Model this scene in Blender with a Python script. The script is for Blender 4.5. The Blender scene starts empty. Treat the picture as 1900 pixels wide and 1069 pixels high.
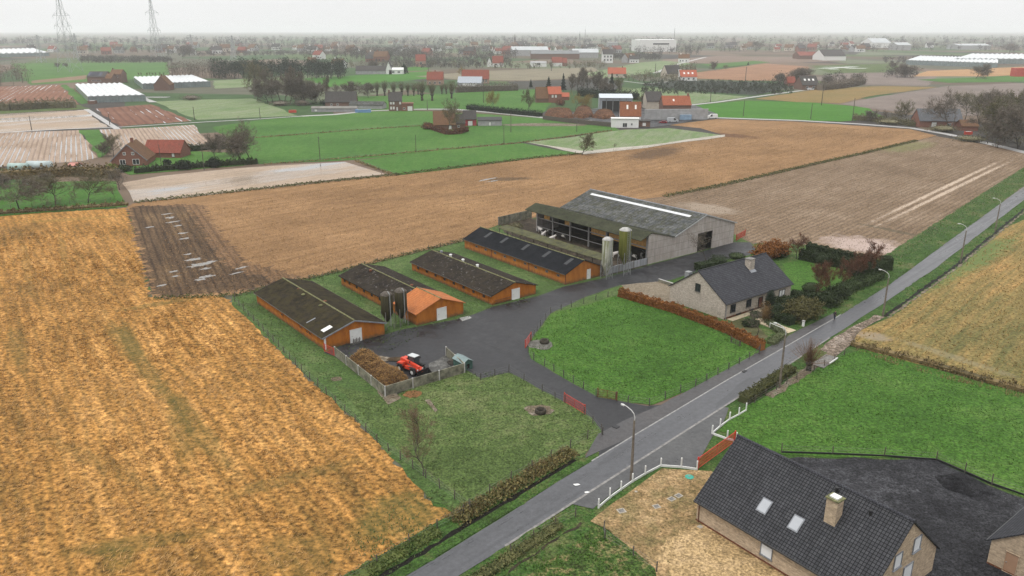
import bpy, math, random
import numpy as np
from mathutils import Vector, Matrix, geometry
R = math.radians
ALB = .76          # scales every base colour down, balanced against the exposure
SC = bpy.context.scene
COL = SC.collection
rnd = random.Random(7)
nrg = np.random.default_rng(11)

# ------------------------------------------------------------------ camera geometry (photo pixels -> ground metres)
F, HY, CH = 1460.0, 56.0, 48.0
PIT = math.atan((534.5 - HY) / F)
SP, CP = math.sin(PIT), math.cos(PIT)

def G(px, py, h=0.0):
    x = px - 950.0; y = py - 534.5
    d = Vector((x, F * CP - y * SP, -F * SP - y * CP))
    p = Vector((0, 0, CH)) + d * ((CH - h) / -d.z)
    return p

def hz(b, py):
    y = py - 534.5
    return CH - b[1] * (F * SP + y * CP) / (F * CP - y * SP)

# ------------------------------------------------------------------ scene graph helpers
def tag(o, label=None, cat=None, group=None, kind=None):
    if label: o['label'] = label
    if cat: o['category'] = cat
    if group: o['group'] = group
    if kind: o['kind'] = kind
    return o

def thing(name, label, cat, loc=(0, 0, 0), rz=0.0, group=None):
    o = bpy.data.objects.new(name, None)
    o.empty_display_size = 0.3
    COL.objects.link(o)
    o.location = loc; o.rotation_euler = (0, 0, rz)
    return tag(o, label, cat, group)

def link(name, me, parent=None, loc=None, rz=None, sc=None):
    o = bpy.data.objects.new(name, me)
    COL.objects.link(o)
    if parent is not None: o.parent = parent
    if loc is not None: o.location = loc
    if rz is not None: o.rotation_euler = (0, 0, rz)
    if sc is not None: o.scale = sc if not isinstance(sc, (int, float)) else (sc, sc, sc)
    return o

def copy_tree(o, parent=None):
    c = o.copy(); COL.objects.link(c)
    if parent is not None: c.parent = parent
    for ch in list(o.children): copy_tree(ch, c)
    return c

class MB:
    def __init__(s): s.v = []; s.f = []; s.m = []
    def poly(s, pts, mi=0):
        b = len(s.v); s.v += [tuple(p) for p in pts]
        s.f.append(tuple(range(b, b + len(pts)))); s.m.append(mi); return s
    def box(s, x0, x1, y0, y1, z0, z1, mi=0):
        b = len(s.v)
        s.v += [(x0,y0,z0),(x1,y0,z0),(x1,y1,z0),(x0,y1,z0),(x0,y0,z1),(x1,y0,z1),(x1,y1,z1),(x0,y1,z1)]
        for q in ((0,3,2,1),(4,5,6,7),(0,1,5,4),(1,2,6,5),(2,3,7,6),(3,0,4,7)):
            s.f.append(tuple(b + i for i in q)); s.m.append(mi)
        return s
    def obox(s, c, a, b_, c_, mi=0):
        c = Vector(c); a = Vector(a); b_ = Vector(b_); c_ = Vector(c_)
        o = len(s.v)
        for dz in (-1, 1):
            for dx, dy in ((-1,-1),(1,-1),(1,1),(-1,1)):
                s.v.append(tuple(c + a*dx + b_*dy + c_*dz))
        for q in ((0,3,2,1),(4,5,6,7),(0,1,5,4),(1,2,6,5),(2,3,7,6),(3,0,4,7)):
            s.f.append(tuple(o + i for i in q)); s.m.append(mi)
        return s
    def bar(s, p, q, w, h, mi=0, up=(0,0,1)):
        p = Vector(p); q = Vector(q); d = (q - p); L = d.length; d.normalize()
        u = Vector(up)
        if abs(d.dot(u)) > .95: u = Vector((0,1,0))
        a = d.cross(u).normalized(); b = a.cross(d).normalized()
        return s.obox((p+q)/2, d*L/2, a*w/2, b*h/2, mi)
    def tube(s, p, q, r0, r1=None, n=8, mi=0, cap=True):
        r1 = r0 if r1 is None else r1
        p = Vector(p); q = Vector(q); d = (q - p).normalized()
        u = Vector((0,0,1)) if abs(d.z) < .9 else Vector((1,0,0))
        a = d.cross(u).normalized(); b = d.cross(a)
        o = len(s.v)
        for (c, r) in ((p, r0), (q, r1)):
            for i in range(n):
                t = 2*math.pi*i/n
                s.v.append(tuple(c + (a*math.cos(t) + b*math.sin(t))*r))
        for i in range(n):
            j = (i+1) % n
            s.f.append((o+i, o+j, o+n+j, o+n+i)); s.m.append(mi)
        if cap:
            s.f.append(tuple(o+i for i in reversed(range(n)))); s.m.append(mi)
            s.f.append(tuple(o+n+i for i in range(n))); s.m.append(mi)
        return s
    def pipe(s, pts, r, n=6, mi=0):
        for a, b in zip(pts[:-1], pts[1:]): s.tube(a, b, r, r, n, mi)
        return s
    def lathe(s, prof, c=(0,0,0), n=16, mi=0):
        o = len(s.v); k = len(prof)
        for i in range(n):
            t = 2*math.pi*i/n
            for (r, z) in prof: s.v.append((c[0]+r*math.cos(t), c[1]+r*math.sin(t), c[2]+z))
        for i in range(n):
            j = (i+1) % n
            for m in range(k-1):
                s.f.append((o+i*k+m, o+j*k+m, o+j*k+m+1, o+i*k+m+1)); s.m.append(mi)
        return s
    def extr(s, prof, axis, a0, a1, mi=0):
        """extrude a 2-d profile (list of (u,z)) along x or y from a0 to a1"""
        o = len(s.v); n = len(prof)
        for a in (a0, a1):
            for (u, z) in prof: s.v.append((a, u, z) if axis == 'x' else (u, a, z))
        for i in range(n):
            j = (i+1) % n
            s.f.append((o+i, o+j, o+n+j, o+n+i)); s.m.append(mi)
        s.f.append(tuple(o+i for i in reversed(range(n)))); s.m.append(mi)
        s.f.append(tuple(o+n+i for i in range(n))); s.m.append(mi)
        return s
    def prism(s, poly, z0, z1, mi=0):
        o = len(s.v); n = len(poly)
        for z in (z0, z1):
            for p in poly: s.v.append((p[0], p[1], z))
        for i in range(n):
            j = (i+1) % n
            s.f.append((o+i, o+j, o+n+j, o+n+i)); s.m.append(mi)
        tri = geometry.tessellate_polygon([[Vector((p[0], p[1], 0)) for p in poly]])
        for t in tri:
            s.f.append(tuple(o+n+i for i in t)); s.m.append(mi)
            s.f.append(tuple(o+i for i in t[::-1])); s.m.append(mi)
        return s
    def data(s, name, mats, smooth=False):
        me = bpy.data.meshes.new(name)
        me.from_pydata(s.v, [], s.f)
        for m in (mats if isinstance(mats, (list, tuple)) else [mats]): me.materials.append(m)
        me.polygons.foreach_set('material_index', s.m)
        import bmesh
        bm = bmesh.new(); bm.from_mesh(me)
        bmesh.ops.recalc_face_normals(bm, faces=bm.faces)
        uvl = bm.loops.layers.uv.new('UVMap')
        for f in bm.faces:
            n = f.normal
            t = Vector((1,0,0)) if abs(n.z) > .985 else Vector((0,0,1)).cross(n).normalized()
            b = n.cross(t)
            for l in f.loops: l[uvl].uv = (l.vert.co.dot(t), l.vert.co.dot(b))
            f.smooth = smooth
        bm.to_mesh(me); bm.free()
        return me
    def build(s, name, mats, parent=None, smooth=False, **k):
        return link(name, s.data(name, mats, smooth), parent, **k)

def np_mesh(name, verts, k, mats, mi=None, smooth=False):
    """verts (N*k,3): N separate k-gons"""
    verts = np.asarray(verts, dtype=np.float32).reshape(-1, 3); N = len(verts)//k
    me = bpy.data.meshes.new(name)
    me.vertices.add(len(verts)); me.vertices.foreach_set('co', verts.ravel())
    me.loops.add(N*k); me.loops.foreach_set('vertex_index', np.arange(N*k, dtype=np.int32))
    me.polygons.add(N); me.polygons.foreach_set('loop_start', np.arange(0, N*k, k, dtype=np.int32))
    for m in (mats if isinstance(mats, (list, tuple)) else [mats]): me.materials.append(m)
    if mi is not None: me.polygons.foreach_set('material_index', np.asarray(mi, dtype=np.int32))
    me.update(calc_edges=True)
    return me

def leaf_quads(c, size, flat=0.0, ar=1.0):
    """random oriented quads at centres c (N,3)"""
    N = len(c)
    a = nrg.normal(size=(N, 3)); a[:, 2] *= (1-flat); a /= np.linalg.norm(a, axis=1)[:, None]
    b = nrg.normal(size=(N, 3)); b[:, 2] *= (1-flat)
    b -= a*(a*b).sum(1)[:, None]; b /= np.linalg.norm(b, axis=1)[:, None]
    s = (size*nrg.uniform(.6, 1.3, N))[:, None]
    a = a*s*.5; b = b*s*.5*ar
    return np.stack([c-a, c-b*.8, c+a, c+b*.8], 1).reshape(-1, 3)

# ------------------------------------------------------------------ material helpers
def lin(r, g, b):
    f = lambda c: (c/255)/12.92 if c/255 <= .04045 else ((c/255+.055)/1.055)**2.4
    return (f(r), f(g), f(b))

class NT:
    def __init__(s, name):
        s.m = bpy.data.materials.new(name); s.m.use_nodes = True
        s.t = s.m.node_tree; s.n = s.t.nodes; s.l = s.t.links
        s.b = s.n['Principled BSDF']
        s._tc = None
    def tc(s, k='Object'):
        if s._tc is None: s._tc = s.n.new('ShaderNodeTexCoord')
        return s._tc.outputs[k]
    def setin(s, sock, v):
        if isinstance(v, bpy.types.NodeSocket): s.l.new(v, sock)
        elif isinstance(v, (tuple, list)): sock.default_value = tuple(v) + ((1,) if sock.type == 'RGBA' and len(v) == 3 else ())
        else: sock.default_value = v
    def mapp(s, v, rz=0.0, sc=(1,1,1), loc=(0,0,0)):
        n = s.n.new('ShaderNodeMapping')
        n.vector_type = 'TEXTURE'                  # turns by rz first, then scales
        s.l.new(v, n.inputs['Vector']); n.inputs['Rotation'].default_value = (0,0,-rz); n.inputs['Scale'].default_value = tuple(1/x for x in sc)
        return n.outputs[0]
    def noise(s, v, sc, det=4, ro=.6, dist=0.0):
        n = s.n.new('ShaderNodeTexNoise')
        s.l.new(v, n.inputs['Vector'])
        n.inputs['Scale'].default_value = sc; n.inputs['Detail'].default_value = det; n.inputs['Roughness'].default_value = ro; n.inputs['Distortion'].default_value = dist
        return n.outputs[0]
    def vor(s, v, sc, out='Color', feat='F1'):
        n = s.n.new('ShaderNodeTexVoronoi'); n.feature = feat
        s.l.new(v, n.inputs['Vector']); n.inputs['Scale'].default_value = sc
        return n.outputs[out]
    def wave(s, v, spacing, dist=1.0, dsc=1.0, det=2):
        n = s.n.new('ShaderNodeTexWave'); n.bands_direction = 'X'
        s.l.new(v, n.inputs['Vector']); n.inputs['Scale'].default_value = .314/spacing
        n.inputs['Distortion'].default_value = dist; n.inputs['Detail'].default_value = det; n.inputs['Detail Scale'].default_value = dsc
        return n.outputs['Fac']
    def ramp(s, f, st, interp='LINEAR'):
        n = s.n.new('ShaderNodeValToRGB'); s.l.new(f, n.inputs[0]); r = n.color_ramp; r.interpolation = interp
        while len(r.elements) < len(st): r.elements.new(.5)
        for e, (p, c) in zip(r.elements, st):
            e.position = p; e.color = (c, c, c, 1) if isinstance(c, (int, float)) else tuple(c)+(1,)
        return n.outputs[0]
    def mix(s, f, a, b, mode='MIX'):
        n = s.n.new('ShaderNodeMix'); n.data_type = 'RGBA'; n.blend_type = mode
        s.setin(n.inputs[0], f); s.setin(n.inputs[6], a); s.setin(n.inputs[7], b)
        return n.outputs[2]
    def math(s, op, a, b=0.0, c=None, clamp=False):
        n = s.n.new('ShaderNodeMath'); n.operation = op; n.use_clamp = clamp
        s.setin(n.inputs[0], a); s.setin(n.inputs[1], b)
        if c is not None: s.setin(n.inputs[2], c)
        return n.outputs[0]
    def bump(s, h, strength=.5, dist=.05):
        n = s.n.new('ShaderNodeBump'); s.l.new(h, n.inputs['Height']); s.setin(n.inputs['Strength'], strength); n.inputs['Distance'].default_value = dist
        s.l.new(n.outputs[0], s.b.inputs['Normal'])
    def island(s):
        return s.n.new('ShaderNodeNewGeometry').outputs['Random Per Island']
    def objrand(s):
        return s.n.new('ShaderNodeObjectInfo').outputs['Random']
    def out(s, col, rough=.8, spec=.3, metal=0.0):
        if isinstance(col, bpy.types.NodeSocket): col = s.mix(1.0, col, (ALB, ALB, ALB), 'MULTIPLY')
        else: col = tuple(c*ALB for c in col)
        s.setin(s.b.inputs['Base Color'], col); s.setin(s.b.inputs['Roughness'], rough)
        s.setin(s.b.inputs['Specular IOR Level'], spec); s.setin(s.b.inputs['Metallic'], metal)
        return s.m

def m_plain(name, c, rough=.7, var=.15, sc=1.5, metal=0.0, spec=.3):
    t = NT(name); o = t.tc()
    f = t.noise(o, sc, 5, .65)
    d = tuple(x*(1-var*1.6) for x in c); l = tuple(min(1, x*(1+var)) for x in c)
    return t.out(t.ramp(f, [(.3, d), (.7, l)]), rough, spec, metal)

def m_leaf(name, a, b, rough=.75, tw=None):
    """foliage or straw: per-leaf variation between a and b plus clumps"""
    t = NT(name); i = t.island(); o = t.tc()
    f = t.noise(o, .9, 3)
    k = t.math('ADD', t.math('MULTIPLY', i, .6), t.math('MULTIPLY', t.ramp(f, [(.3, 0.0), (.7, 1.0)]), .4))
    c = t.ramp(k, [(0.0, a), (1.0, b)])
    return t.out(c, rough, .15)

def m_ground(name, cols, big=.03, mid=.35, fine=3.5, bump=.5, bd=.06, rough=.95, streak=None, fc=.35):
    """natural ground: three colours in large patches, medium mottling, fine grain"""
    t = NT(name); o = t.tc()
    a = t.noise(o, big, 4, .6); b = t.noise(o, mid, 4, .65); f = t.noise(o, fine, 3, .7)
    k = t.math('ADD', t.math('MULTIPLY', a, .55), t.math('MULTIPLY', b, .45))
    c = t.ramp(k, [(.36, cols[0]), (.5, cols[1]), (.64, cols[2])])
    if streak:
        ang, across, along, amt, sc_ = streak
        v = t.mapp(o, R(ang), (across, along, 1))
        s_ = t.noise(v, 1.0, 4, .6)
        c = t.mix(t.math('MULTIPLY', t.ramp(s_, [(.42, 0.0), (.62, 1.0)]), amt), c, sc_)
    c = t.mix(fc, c, t.ramp(f, [(.36, .2), (.64, 1.75)]), 'MULTIPLY')
    c = t.mix(fc*.7, c, t.ramp(t.noise(o, mid*3.2, 4, .7), [(.36, .45), (.64, 1.5)]), 'MULTIPLY')
    h = t.math('ADD', t.math('MULTIPLY', b, .8), f)
    t.bump(h, bump, bd)
    return t.out(c, rough, .12)

def m_field(name, cols, ang, spacing, amt=.6, dark=(.02,.015,.01), puddle=None, big=.03, fine=3.0, wd=2.0, patches=(), cracks=.3):
    """ploughed / drilled field: rows at angle ang (deg of the row direction), optional water lying in the furrows"""
    t = NT(name); o = t.tc()
    v = t.mapp(o, R(90 - ang) , (1, 1, 1))
    a = t.noise(o, big, 4, .6); f = t.noise(o, fine, 4, .7)
    b = t.noise(t.mapp(o, R(90-ang), (.6, .05, 1)), 1.0, 4, .6)
    k = t.math('ADD', t.math('MULTIPLY', a, .5), t.math('MULTIPLY', b, .5))
    c = t.ramp(k, [(.36, cols[0]), (.5, cols[1]), (.64, cols[2])])
    w = t.wave(v, spacing, wd, .6, 2)
    c = t.mix(t.math('MULTIPLY', t.ramp(w, [(.0, 1.0), (.45, 0.0)]), amt), c, dark)
    c = t.mix(cracks, c, t.ramp(f, [(.36, .25), (.64, 1.7)]), 'MULTIPLY')
    c = t.mix(cracks*.6, c, t.ramp(t.noise(o, .5, 4, .7), [(.36, .55), (.64, 1.4)]), 'MULTIPLY')
    for (p, q, wd_, col, am) in patches:          # stains / wet tracks of their own shape: a line p-q of half width wd_
        p = Vector(p); q = Vector(q); mid = (p+q)/2; d = q-p; L = d.length/2
        mv = t.n.new('ShaderNodeMapping'); mv.vector_type = 'TEXTURE'
        t.l.new(o, mv.inputs[0]); mv.inputs['Location'].default_value = (mid.x, mid.y, 0)
        mv.inputs['Rotation'].default_value = (0, 0, math.atan2(d.y, d.x)); mv.inputs['Scale'].default_value = (L, wd_, 1e4)
        ln = t.n.new('ShaderNodeVectorMath'); ln.operation = 'LENGTH'; t.l.new(mv.outputs[0], ln.inputs[0])
        dd = t.math('ADD', ln.outputs['Value'], t.math('MULTIPLY', t.math('SUBTRACT', t.noise(o, .25, 5, .65), .5), 1.3))
        msk = t.ramp(dd, [(.55, 1.0), (1.0, 0.0)])
        c = t.mix(t.math('MULTIPLY', msk, am), c, col)
    rough = .95
    if puddle:
        th, wf, psc = puddle
        pn = t.noise(t.mapp(o, R(90-ang), (1, .25, 1)), psc, 4, .6)
        tr = t.math('MULTIPLY', t.ramp(w, [(.0, 1.0), (.5, 0.0)]), wf)
        pk = t.math('ADD', pn, tr)
        pm = t.ramp(pk, [(th, 0.0), (th+.05, 1.0)])
        c = t.mix(pm, c, (.16, .15, .14))
        rough = t.math('SUBTRACT', .95, t.math('MULTIPLY', pm, .9))
        t.bump(t.math('ADD', f, w), t.math('SUBTRACT', .6, t.math('MULTIPLY', pm, .59)), .07)
        return t.out(c, rough, t.math('ADD', .1, t.math('MULTIPLY', pm, .6)))
    t.bump(t.math('ADD', f, t.math('MULTIPLY', w, .8)), .6, .07)
    return t.out(c, rough, .1)

def m_asphalt(name, a, b, rough=(.25, .6), lane=None):
    t = NT(name); o = t.tc()
    n = t.noise(o, .12, 5, .65); f = t.noise(o, 25, 2, .6); p = t.noise(o, .7, 4, .6, .8)
    k = t.math('ADD', t.math('MULTIPLY', n, .6), t.math('MULTIPLY', p, .4))
    if lane:                                       # worn wheel tracks along the road
        ang, amt = lane
        s_ = t.noise(t.mapp(o, R(-ang), (.02, 1.1, 1)), 1.0, 4, .55)
        k = t.math('ADD', t.math('MULTIPLY', k, 1-amt), t.math('MULTIPLY', s_, amt))
    c = t.ramp(k, [(.36, a), (.62, b)])
    c = t.mix(.35, c, t.ramp(f, [(.3, .5), (.7, 1.4)]), 'MULTIPLY')
    c = t.mix(.6, c, t.ramp(t.noise(o, 1.7, 6, .75), [(.38, .7), (.62, 1.3)]), 'MULTIPLY')
    if lane: c = t.mix(t.ramp(t.noise(t.mapp(o, R(-lane[0]), (.05, .5, 1)), 1.0, 2, .4), [(.60, 0.0), (.61, .35)]), c, tuple(x*.6 for x in a))
    r_ = t.ramp(k, [(.38, rough[0]), (.6, rough[1])])
    t.bump(f, .15, .01)
    return t.out(c, r_, .35 if lane else .22)

def m_brick(name, a, b, mortar, w=.21, h=.065, rough=.85, stain=.5, sc=1.0, weather=(.05,.045,.04)):
    t = NT(name); uv = t.tc('UV'); o = t.tc()
    n = t.n.new('ShaderNodeTexBrick'); t.l.new(uv, n.inputs['Vector'])
    n.inputs['Color1'].default_value = tuple(a)+(1,); n.inputs['Color2'].default_value = tuple(b)+(1,); n.inputs['Mortar'].default_value = tuple(mortar)+(1,)
    n.inputs['Scale'].default_value = 1.0; n.inputs['Brick Width'].default_value = w*sc; n.inputs['Row Height'].default_value = h*sc; n.inputs['Mortar Size'].default_value = .006*sc
    f = t.noise(o, .6, 5, .7); g = t.noise(t.mapp(o, 0, (2.6, 2.6, 4.5)), 1, 5, .75)
    c = t.mix(.5, n.outputs['Color'], t.ramp(g, [(.36, .5), (.64, 1.45)]), 'MULTIPLY')
    c = t.mix(t.math('MULTIPLY', t.ramp(f, [(.5, 0.0), (.75, 1.0)]), stain), c, weather)
    return t.out(c, rough, .2)

def m_tiles(name, a, b, w=.33, h=.36, gap=(.01,.01,.01), rough=.55, moss=None, mossamt=.0, streaks=.3, bump=.5, pale=None, off=.5, ms=.022):
    """roof tiles or fibre-cement sheets laid in courses, from the roof's own UVs in metres"""
    t = NT(name); uv = t.tc('UV'); o = t.tc()
    n = t.n.new('ShaderNodeTexBrick'); t.l.new(uv, n.inputs['Vector'])
    n.offset = off; n.inputs['Color1'].default_value = tuple(a)+(1,); n.inputs['Color2'].default_value = tuple(b)+(1,); n.inputs['Mortar'].default_value = tuple(gap)+(1,)
    n.inputs['Scale'].default_value = 1.0; n.inputs['Brick Width'].default_value = w; n.inputs['Row Height'].default_value = h
    n.inputs['Mortar Size'].default_value = ms*min(w, h)/.33; n.inputs['Mortar Smooth'].default_value = .3
    c = n.outputs['Color']
    g = t.noise(t.mapp(uv, 0, (1.6, .25, 1)), 1.0, 4, .6)
    c = t.mix(streaks, c, t.ramp(g, [(.3, .5), (.7, 1.5)]), 'MULTIPLY')
    if moss:
        f = t.noise(o, .45, 6, .7)
        f2 = t.noise(o, 3.5, 4, .7)
        k = t.math('ADD', t.math('MULTIPLY', f, .6), t.math('MULTIPLY', f2, .4))
        c = t.mix(t.math('MULTIPLY', t.ramp(k, [(.42, 0.0), (.6, 1.0)]), mossamt), c, moss)
    if pale:
        f3 = t.noise(t.mapp(o, 0, (1, 1, 1)), 1.3, 5, .75)
        c = t.mix(t.ramp(f3, [(.62, 0.0), (.7, .75)]), c, pale)
    t.bump(n.outputs['Fac'], -bump, .02)
    return t.out(c, max(rough, .7), .12)

def m_corr(name, a, b, pitch=.18, moss=None, mossamt=.5, rough=.7, axis=0, panel=None, pale=None, paleth=.62):
    """corrugated sheets: ribs run up the slope, spotted by moss and lichen"""
    t = NT(name); uv = t.tc('UV'); o = t.tc()
    w = t.wave(t.mapp(uv, 0 if axis == 0 else R(90)), pitch, 0, 1, 0)
    f = t.noise(o, .35, 6, .68); f2 = t.noise(o, 2.5, 5, .7)
    k = t.math('ADD', t.math('MULTIPLY', f, .55), t.math('MULTIPLY', f2, .45))
    c = t.ramp(k, [(.43, a), (.57, b)])
    if moss: c = t.mix(t.math('MULTIPLY', t.ramp(t.noise(o, .8, 6, .7), [(.46, 0.0), (.56, 1.0)]), mossamt), c, moss)
    if panel:
        n = t.n.new('ShaderNodeTexBrick'); t.l.new(uv, n.inputs['Vector']); n.offset = 0
        n.inputs['Color1'].default_value = (.8,.8,.8,1); n.inputs['Color2'].default_value = (1.15,1.15,1.15,1); n.inputs['Mortar'].default_value = (.25,.25,.25,1)
        n.inputs['Scale'].default_value = 1; n.inputs['Brick Width'].default_value = panel[0]; n.inputs['Row Height'].default_value = panel[1]; n.inputs['Mortar Size'].default_value = .06
        c = t.mix(.7, c, n.outputs['Color'], 'MULTIPLY')
    if pale: c = t.mix(t.ramp(t.noise(o, 1.6, 6, .75), [(paleth, 0.0), (paleth+.07, .8)]), c, pale)
    t.bump(w, .35, .03)
    return t.out(c, .92, .06)

def m_glass(name, c=(.03,.035,.04)):
    t = NT(name)
    return t.out(c, .06, .6)

HAZE = .00012
EXPO = 0.3
# ================================================================== GROUND, FIELDS, ROAD
def dirang(p, q):
    a = G(*p); b = G(*q); return math.degrees(math.atan2(b.y-a.y, b.x-a.x))

def jag(pts, step, amp, seed=0):
    r = random.Random(seed); out = []
    for a, b in zip(pts, pts[1:]+pts[:1]):
        a = Vector(a[:2]); b = Vector(b[:2]); L = (b-a).length; n = max(1, min(60, int(L/step)))
        nr = Vector((-(b-a).y, (b-a).x)).normalized() if L > 0 else Vector((0, 0))
        for i in range(n):
            p = a.lerp(b, i/n)
            if i: p = p + nr*r.uniform(-amp, amp)
            out.append((p.x, p.y))
    return out

ZI = [0]; ZS = .0012      # each sheet of ground lies a little above the one laid before it
def sheet(name, pts, mat, px=True, far=False, step=2.0, amp=.25, z=None):
    w = [tuple(G(*p))[:2] for p in pts] if px else pts
    w = jag(w, step*(6 if far else 1), amp*(5 if far else 1), len(name)+len(pts))
    ZI[0] += 1
    zz = z if z is not None else (.02 + ZS*ZI[0])
    me = bpy.data.meshes.new(name)
    tri = geometry.tessellate_polygon([[Vector((p[0], p[1], 0)) for p in w]])
    fs = []
    for t in tri:
        a, b, c = [Vector(w[i]) for i in t]
        fs.append(t if (b-a).cross(c-a) > 0 else t[::-1])
    me.from_pydata([(p[0], p[1], zz) for p in w], [], fs)
    me.materials.append(mat)
    o = link(name, me); o['kind'] = 'structure'
    return o

# base ground: a patchwork of winter farmland reaching past the horizon
t = NT('farmland'); o_ = t.tc()
cell = t.vor(t.mapp(o_, R(-25), (1, .55, 1)), .0075, 'Color')
sp_ = t.n.new('ShaderNodeSeparateColor'); t.l.new(cell, sp_.inputs[0])
c_ = t.ramp(sp_.outputs[0], [(.0, (.11,.085,.06)), (.2, (.045,.085,.03)), (.38, (.15,.11,.08)), (.52, (.075,.11,.04)), (.66, (.10,.10,.07)), (.8, (.055,.05,.045)), (.92, (.13,.15,.09))], 'CONSTANT')
c_ = t.mix(.45, c_, t.ramp(t.noise(o_, .05, 6, .7), [(.3, .5), (.7, 1.4)]), 'MULTIPLY')
M_far = t.out(c_, .95, .1)
g = bpy.data.meshes.new('ground')
g.from_pydata([(-16000,-600,0),(16000,-600,0),(16000,22500,0),(-16000,22500,0)], [], [(0,1,2,3)])
g.materials.append(M_far)
go = link('ground', g); go['kind'] = 'structure'

GREEN = [(.035,.10,.014), (.05,.135,.02), (.08,.165,.032)]
M_mead = m_ground('meadow_grass', GREEN, .02, .3, 2.2, .6, .08, fc=.45, streak=(0, .5, .05, .25, (.09,.16,.04)))
M_past = m_ground('pasture_grass', [(.034,.085,.012), (.052,.122,.018), (.08,.148,.03)], .06, .6, 3.0, .9, .12, fc=.55)
M_lawn = m_ground('rough_lawn', [(.05,.078,.022), (.074,.11,.032), (.125,.145,.058)], .07, .5, 3.4, .8, .1, fc=.6)
M_yard = m_ground('farm_grass', [(.055,.08,.027), (.06,.105,.028), (.105,.14,.05)], .06, .4, 3, .7, .1, fc=.5)
M_bright = m_ground('winter_wheat', [(.035,.12,.01), (.045,.15,.012), (.06,.17,.02)], .02, .2, 2, .4, .05, fc=.3)
M_pale = m_ground('wet_meadow', [(.10,.16,.06), (.14,.20,.08), (.2,.23,.13)], .025, .25, 2, .4, .06, streak=(20, .3, .03, .4, (.25,.25,.19)))
M_verge = m_ground('verge_grass', [(.035,.06,.016), (.045,.095,.02), (.12,.125,.05)], .12, .8, 4, 1, .15, fc=.6)
M_soil = m_ground('sandy_soil', [(.11,.085,.035), (.28,.185,.09), (.42,.29,.155)], .16, .9, 4.0, .8, .1, fc=.55, streak=(30, .5, .35, .5, (.10,.10,.04)))
M_sand = m_ground('dry_sand', [(.27,.185,.09), (.36,.25,.125), (.44,.31,.17)], .2, .9, 4, .8, .08, fc=.6)
M_mud = m_ground('mud', [(.10,.075,.05), (.15,.12,.085), (.24,.21,.17)], .2, .8, 4, .8, .1, fc=.5)
M_pave = m_ground('paved_patio', [(.13,.105,.075), (.19,.155,.11), (.24,.20,.15)], .2, 1, 4, .2, .02, .7, fc=.4)
M_gravel = m_ground('slate_gravel', [(.012,.012,.014), (.025,.025,.028), (.06,.06,.066)], .1, .7, 5, 1, .07, .75, fc=.95)
M_conc = m_ground('concrete_slab', [(.16,.16,.15), (.25,.25,.24), (.32,.32,.31)], .2, 1, 5, .2, .02, .6, fc=.3)

# --- near fields
ang_s = dirang((430,1000),(150,520))
M_straw = m_field('straw_field', [(.15,.085,.025), (.33,.165,.045), (.50,.265,.085)], ang_s, 1.6, .35, (.12,.08,.025), fine=1.6, wd=5, cracks=.9, patches=[
    (G(185,575), G(330,760), 1.9, (.075,.075,.022), 0.47), (G(225,590), G(262,680), 1.6, (.075,.075,.022), 0.44), (G(290,700), G(450,900), 1.8, (.08,.075,.022), 0.44), (G(325,720), G(345,880), 1.8, (.08,.075,.022), 0.41), (G(195,580), G(395,548), 1.5, (.09,.085,.025), 0.44),
    (G(20,600), G(45,700), 1.6, (.09,.08,.025), 0.39), (G(60,800), G(330,930), 1.4, (.11,.085,.028), 0.33), (G(360,935), G(700,845), 1.6, (.10,.085,.028), 0.39), (G(100,1030), G(420,985), 1.8, (.085,.08,.024), 0.41), (G(640,1000), G(830,925), 5.5, (.08,.095,.028), 0.47), (G(480,1010), G(640,1060), 4, (.10,.09,.03), 0.33), (G(180,1050), G(250,1020), 3, (.075,.08,.022), 0.44), (G(0,415), G(250,400), 2.0, (.20,.16,.04), 0.28), (G(110,420), G(125,520), .9, (.18,.12,.035), 0.39), (G(40,430), G(60,560), .9, (.18,.12,.035), 0.33)])
sheet('verge', [(-75,38),(-6,38),(60,38),(130,60),(200,250),(150,250),(60,140),(8,82)], M_verge, px=False, z=.012)
sheet('straw_field', [(-500,425),(0,400),(235,386),(262,470),(278,552),(395,540),(432,562),(560,690),(700,820),(800,930),(840,960),(720,1080),(600,1180),(-500,1400)], M_straw, step=.9, amp=.5)
ang_b = dirang((500,470),(985,365))
M_brown = m_field('stubble_field', [(.175,.10,.045), (.26,.15,.07), (.345,.205,.10)], ang_b, 1.0, .5, (.15,.085,.042), fine=2.2, wd=3, cracks=.5, patches=[
    (G(560,515), G(420,540), 4, (.06,.04,.03), .9),
    (G(1170,300), G(1260,270), 9, (.08,.05,.03), .75), (G(880,335), G(1000,330), 4, (.07,.05,.03), .7), (G(1290,245), G(1420,258), 9, (.10,.05,.028), .8), (G(590,380), G(1050,345), 4, (.17,.10,.05), .5)])
sheet('stubble_field', [(236,384),(246,378),(430,357),(720,326),(1000,292),(1080,285),(1200,274),(1345,252),(1300,238),(1240,232),(1330,221),(1480,226),(1690,240),(1738,252),(1600,285),(1400,330),(1230,365),(1085,383),(985,405),(860,447),(600,510),(432,548),(285,553)], M_brown)
ang_r = dirang((1600,433),(1885,293))
M_wetp = m_field('wet_stubble_patch', [(.05,.032,.02), (.095,.06,.034), (.18,.115,.06)], dirang((345,390),(440,540)), 1.6, .55, (.03,.02,.014), fine=2.0, wd=1.0, cracks=.7)
sheet('wet_ground', [(240,387),(300,381),(372,379),(395,412),(425,450),(450,485),(520,500),(560,512),(440,543),(350,548),(287,553),(258,460)], m_field('damp_stubble', [(.10,.06,.032), (.17,.10,.053), (.24,.145,.078)], dirang((345,390),(440,540)), 1.6, .5, (.07,.042,.025), fine=2.0, wd=1.0, cracks=.6), step=.8, amp=1.6)
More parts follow.
